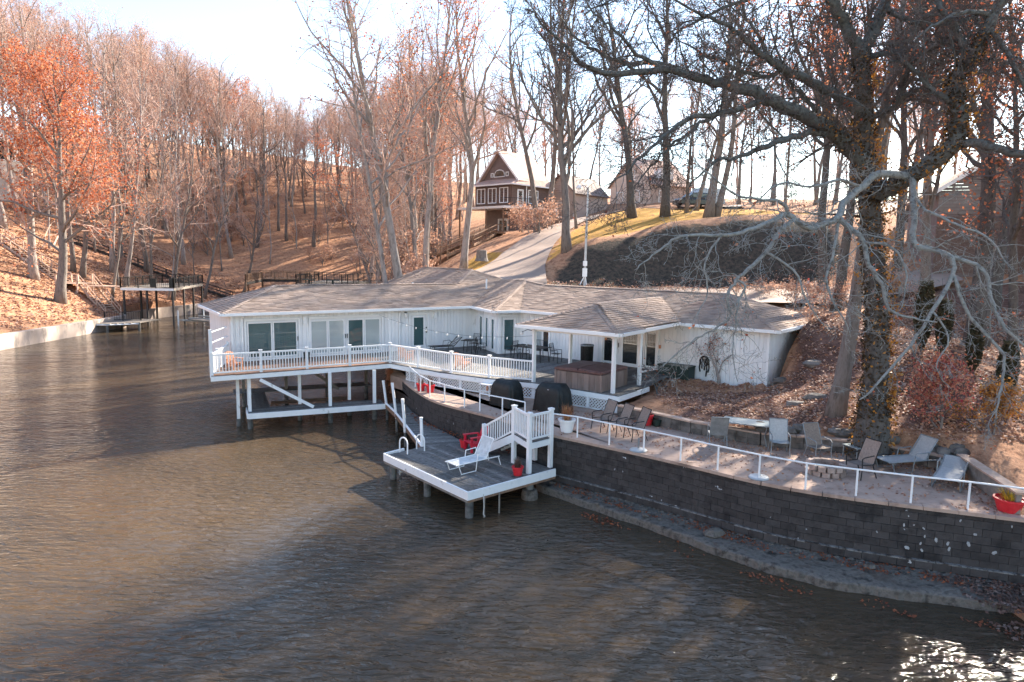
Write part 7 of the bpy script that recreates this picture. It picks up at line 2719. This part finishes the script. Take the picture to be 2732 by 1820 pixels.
columnar('tallest dark columnar evergreen just right of the oak trunk', 2480, 27.5, 2.7, .42, 1)
columnar('columnar evergreen in the middle of the brown lawn', 2537, 27, 2.1, .34, 2)
columnar('shorter columnar evergreen right of the middle one', 2625, 25, 1.7, .32, 3)
columnar('columnar evergreen at the right edge of the picture', 2722, 22.5, 1.8, .36, 4)
t = Tree(97, kids=(14, 7, 5, 0), crown=.03, ang=(42, 45, 45), ratio=(.85, .5, .5))
q = on_ground(2555, 20.6)
t.grow(V(0, 0, -.1), V(0, 0, 1), 1.75, .05, 0)
finish(t, 'pink_shrub', 'rounded shrub with pink and red leaves behind the chaise lounge', 'shrub', q, 'bark', 'twigdark', 'leafpink', 3600, .085, clump=.14)
t = Tree(98, kids=(12, 6, 5, 0), crown=.03, ang=(50, 45, 45), ratio=(.8, .5, .5))
t.grow(V(0, 0, -.1), V(.2, 0, 1), 1.3, .04, 0)
finish(t, 'pink_shrub', 'smaller orange shrub at the right edge behind the plank beam', 'shrub', on_ground(2700, 20), 'bark', 'twigdark', 'leaforange', 2000, .085, clump=.14)

# ------------------------------------------------------------------ fallen leaves
lr = np.random.RandomState(12)


def litter(name, label, n, box, cond, mat, size=.085, zf=None, lift=.02, clumpy=.0):
    X = lr.uniform(box[0], box[1], n * 4)
    Y = lr.uniform(box[2], box[3], n * 4)
    keep = cond(X, Y)
    if clumpy:
        dens = np.sin(X * 2.1 + 1.7 * np.sin(Y * 1.3)) * np.cos(Y * 1.9 + np.sin(X)) + .6 * np.sin(X * 5.3 + Y * 4.1)
        keep &= lr.uniform(0, 1, n * 4) < np.clip(.5 + clumpy * dens, .03, 1)
    X, Y = X[keep][:n], Y[keep][:n]
    Z = np.array([zf(x, y) for x, y in zip(X, Y)]) + lift + lr.uniform(0, .03, len(X))
    mb = leaf_quads(np.stack([X, Y, Z], 1), size, rng, .35)
    return stuff(mb.build(name, M[mat]), label, 'leaves')


dwall = lambda X, Y: polydist(X, Y, WALL)
dback = lambda X, Y: polydist(X, Y, BACKW)
litter('terrace_leaves', 'fallen leaves drifted across the terrace paving', 9000, (-1, 13, 15.9, 27), lambda X, Y: inpoly(X, Y, TERR) & (lr.uniform(0, 1, X.shape) < np.exp(-dback(X, Y) / 1.3) + .07), 'leaflitter', .08, lambda x, y: 1.9, .01, .5)
litter('slope_leaves', 'fallen leaves covering the slope around the oak', 34000, (4.5, 26, 19, 36), lambda X, Y: ~inpoly(X, Y, TERR) & ~inpoly(X, Y, HOUSEP) & (X > 5.9) & (Y < 15 + X * 2.2) & (Y > 19.5) & (dback(X, Y) > .2), 'leaflitter', .11, gz, .015, .35)
litter('bank_leaves', 'shade darkened fallen leaves on the debris bank at the waterline', 15000, (10.6, 17.5, 11.5, 16.2), lambda X, Y: (dwall(X, Y) > .15) & ~inpoly(X, Y, TERR) & (X > 10.6 + 1.2 * lr.uniform(0, 1, X.shape)), 'leafbank', .1, lambda x, y: max(gz(x, y), .25 if (x < 13 and y > 14.3) else 0.02), .02)
litter('ledge_leaves', 'dark fallen leaves along the foot of the retaining wall', 4200, (1.5, 12.5, 14, 22.5), lambda X, Y: (dwall(X, Y) > .06) & (dwall(X, Y) < .75) & inpoly(X, Y, LAKE), 'leafwet', .075, lambda x, y: .27, .01, .6)
litter('floating_leaves', 'rafts of orange leaves floating beside the ledge', 3600, (1, 12, 12, 22), lambda X, Y: inpoly(X, Y, LAKE) & (polydist(X, Y, [(2.4, 20.45), (4.3, 18.5), (6.3, 16.3), (8.1, 15.25), (10.6, 14.3), (12.5, 13.2)]) < .17 + .14 * np.sin(X * 3)), 'leafwet', .085, lambda x, y: .012, .0, 1.0)
litter('walkway_leaves', 'leaves gathered where walkway meets the dark wall', 900, (-5, 0, 23.5, 30), lambda X, Y: inpoly(X, Y, LAKE) & (dwall(X, Y) < .5) & (dwall(X, Y) > .1), 'leafwet', .08, lambda x, y: .86, .0)
litter('roadside_leaves', 'fallen leaves along the driveway behind the house', 5000, (2, 26, 40, 53), lambda X, Y: (Y > 47.5 - X * .2) & ~inpoly(X, Y, HOUSEP), 'leaflitter', .14, gz, .12, .4)
litter('hillside_leaves', 'fallen leaves carpeting the left hillside', 26000, (-72, -40.4, 55, 108), lambda X, Y: (np.abs(X) < .80 * Y + 4) & (X < -40.4), 'leaflitter', .24, gz, .03, .3)
rr_ = random.Random(31)
mb = MB()
rub = MB()
for _ in range(420):
    s0_ = rr_.uniform(6.5, WD[-1] - 3)
    x, y, tx, ty = offs(WS, WD, s0_, abs(rr_.gauss(.16, .22)))
    if x < 1.2:
        continue
    k_ = rr_.uniform(.02, .065)
    rock(rub, (x, y, .27), (k_ * 1.4, k_, k_ * .7), rr_)
stuff(rub.build('rubble', M['ledge']), 'small broken stones along the foot of the wall', 'rubble')
for px, py, s_ in ((1905, 1424, .26), (1722, 1376, .09), (2320, 1512, .13)):
    q = at_z(px, py, .3)
    tag(rock(MB(), (q.x, q.y, .3), (s_ * 1.2, s_, s_ * .7), rr_).build('rock', M['ledge'], off=(q.x, q.y, .24)), {1905: 'largest loose rock lying on the footing ledge', 1722: 'small pale rock on the left part of the footing ledge', 2320: 'loose rock near the right end of the footing ledge'}[px], 'rock')
for i, (px, py, d, s_, lab) in enumerate([(2205, 1005, 25, .45, 'grey boulder on the leafy slope left of the grey trunk'), (2110, 910, 28.5, .4, 'dark boulder beside the right corner of the white wall'), (2190, 915, 28.5, .4, 'boulder half buried in leaves above the right wing corner'), (2150, 1075, 24.5, .35, 'flat pale boulder on the slope above the glass table')]):
    q = on_ground(px, d)
    tag(rock(MB(), (q.x, q.y, q.z + s_ * .08), (s_ * 1.15, s_ * .8, s_ * .5), rr_).build('boulder', M['stone'], off=(q.x, q.y, q.z)), lab, 'boulder')
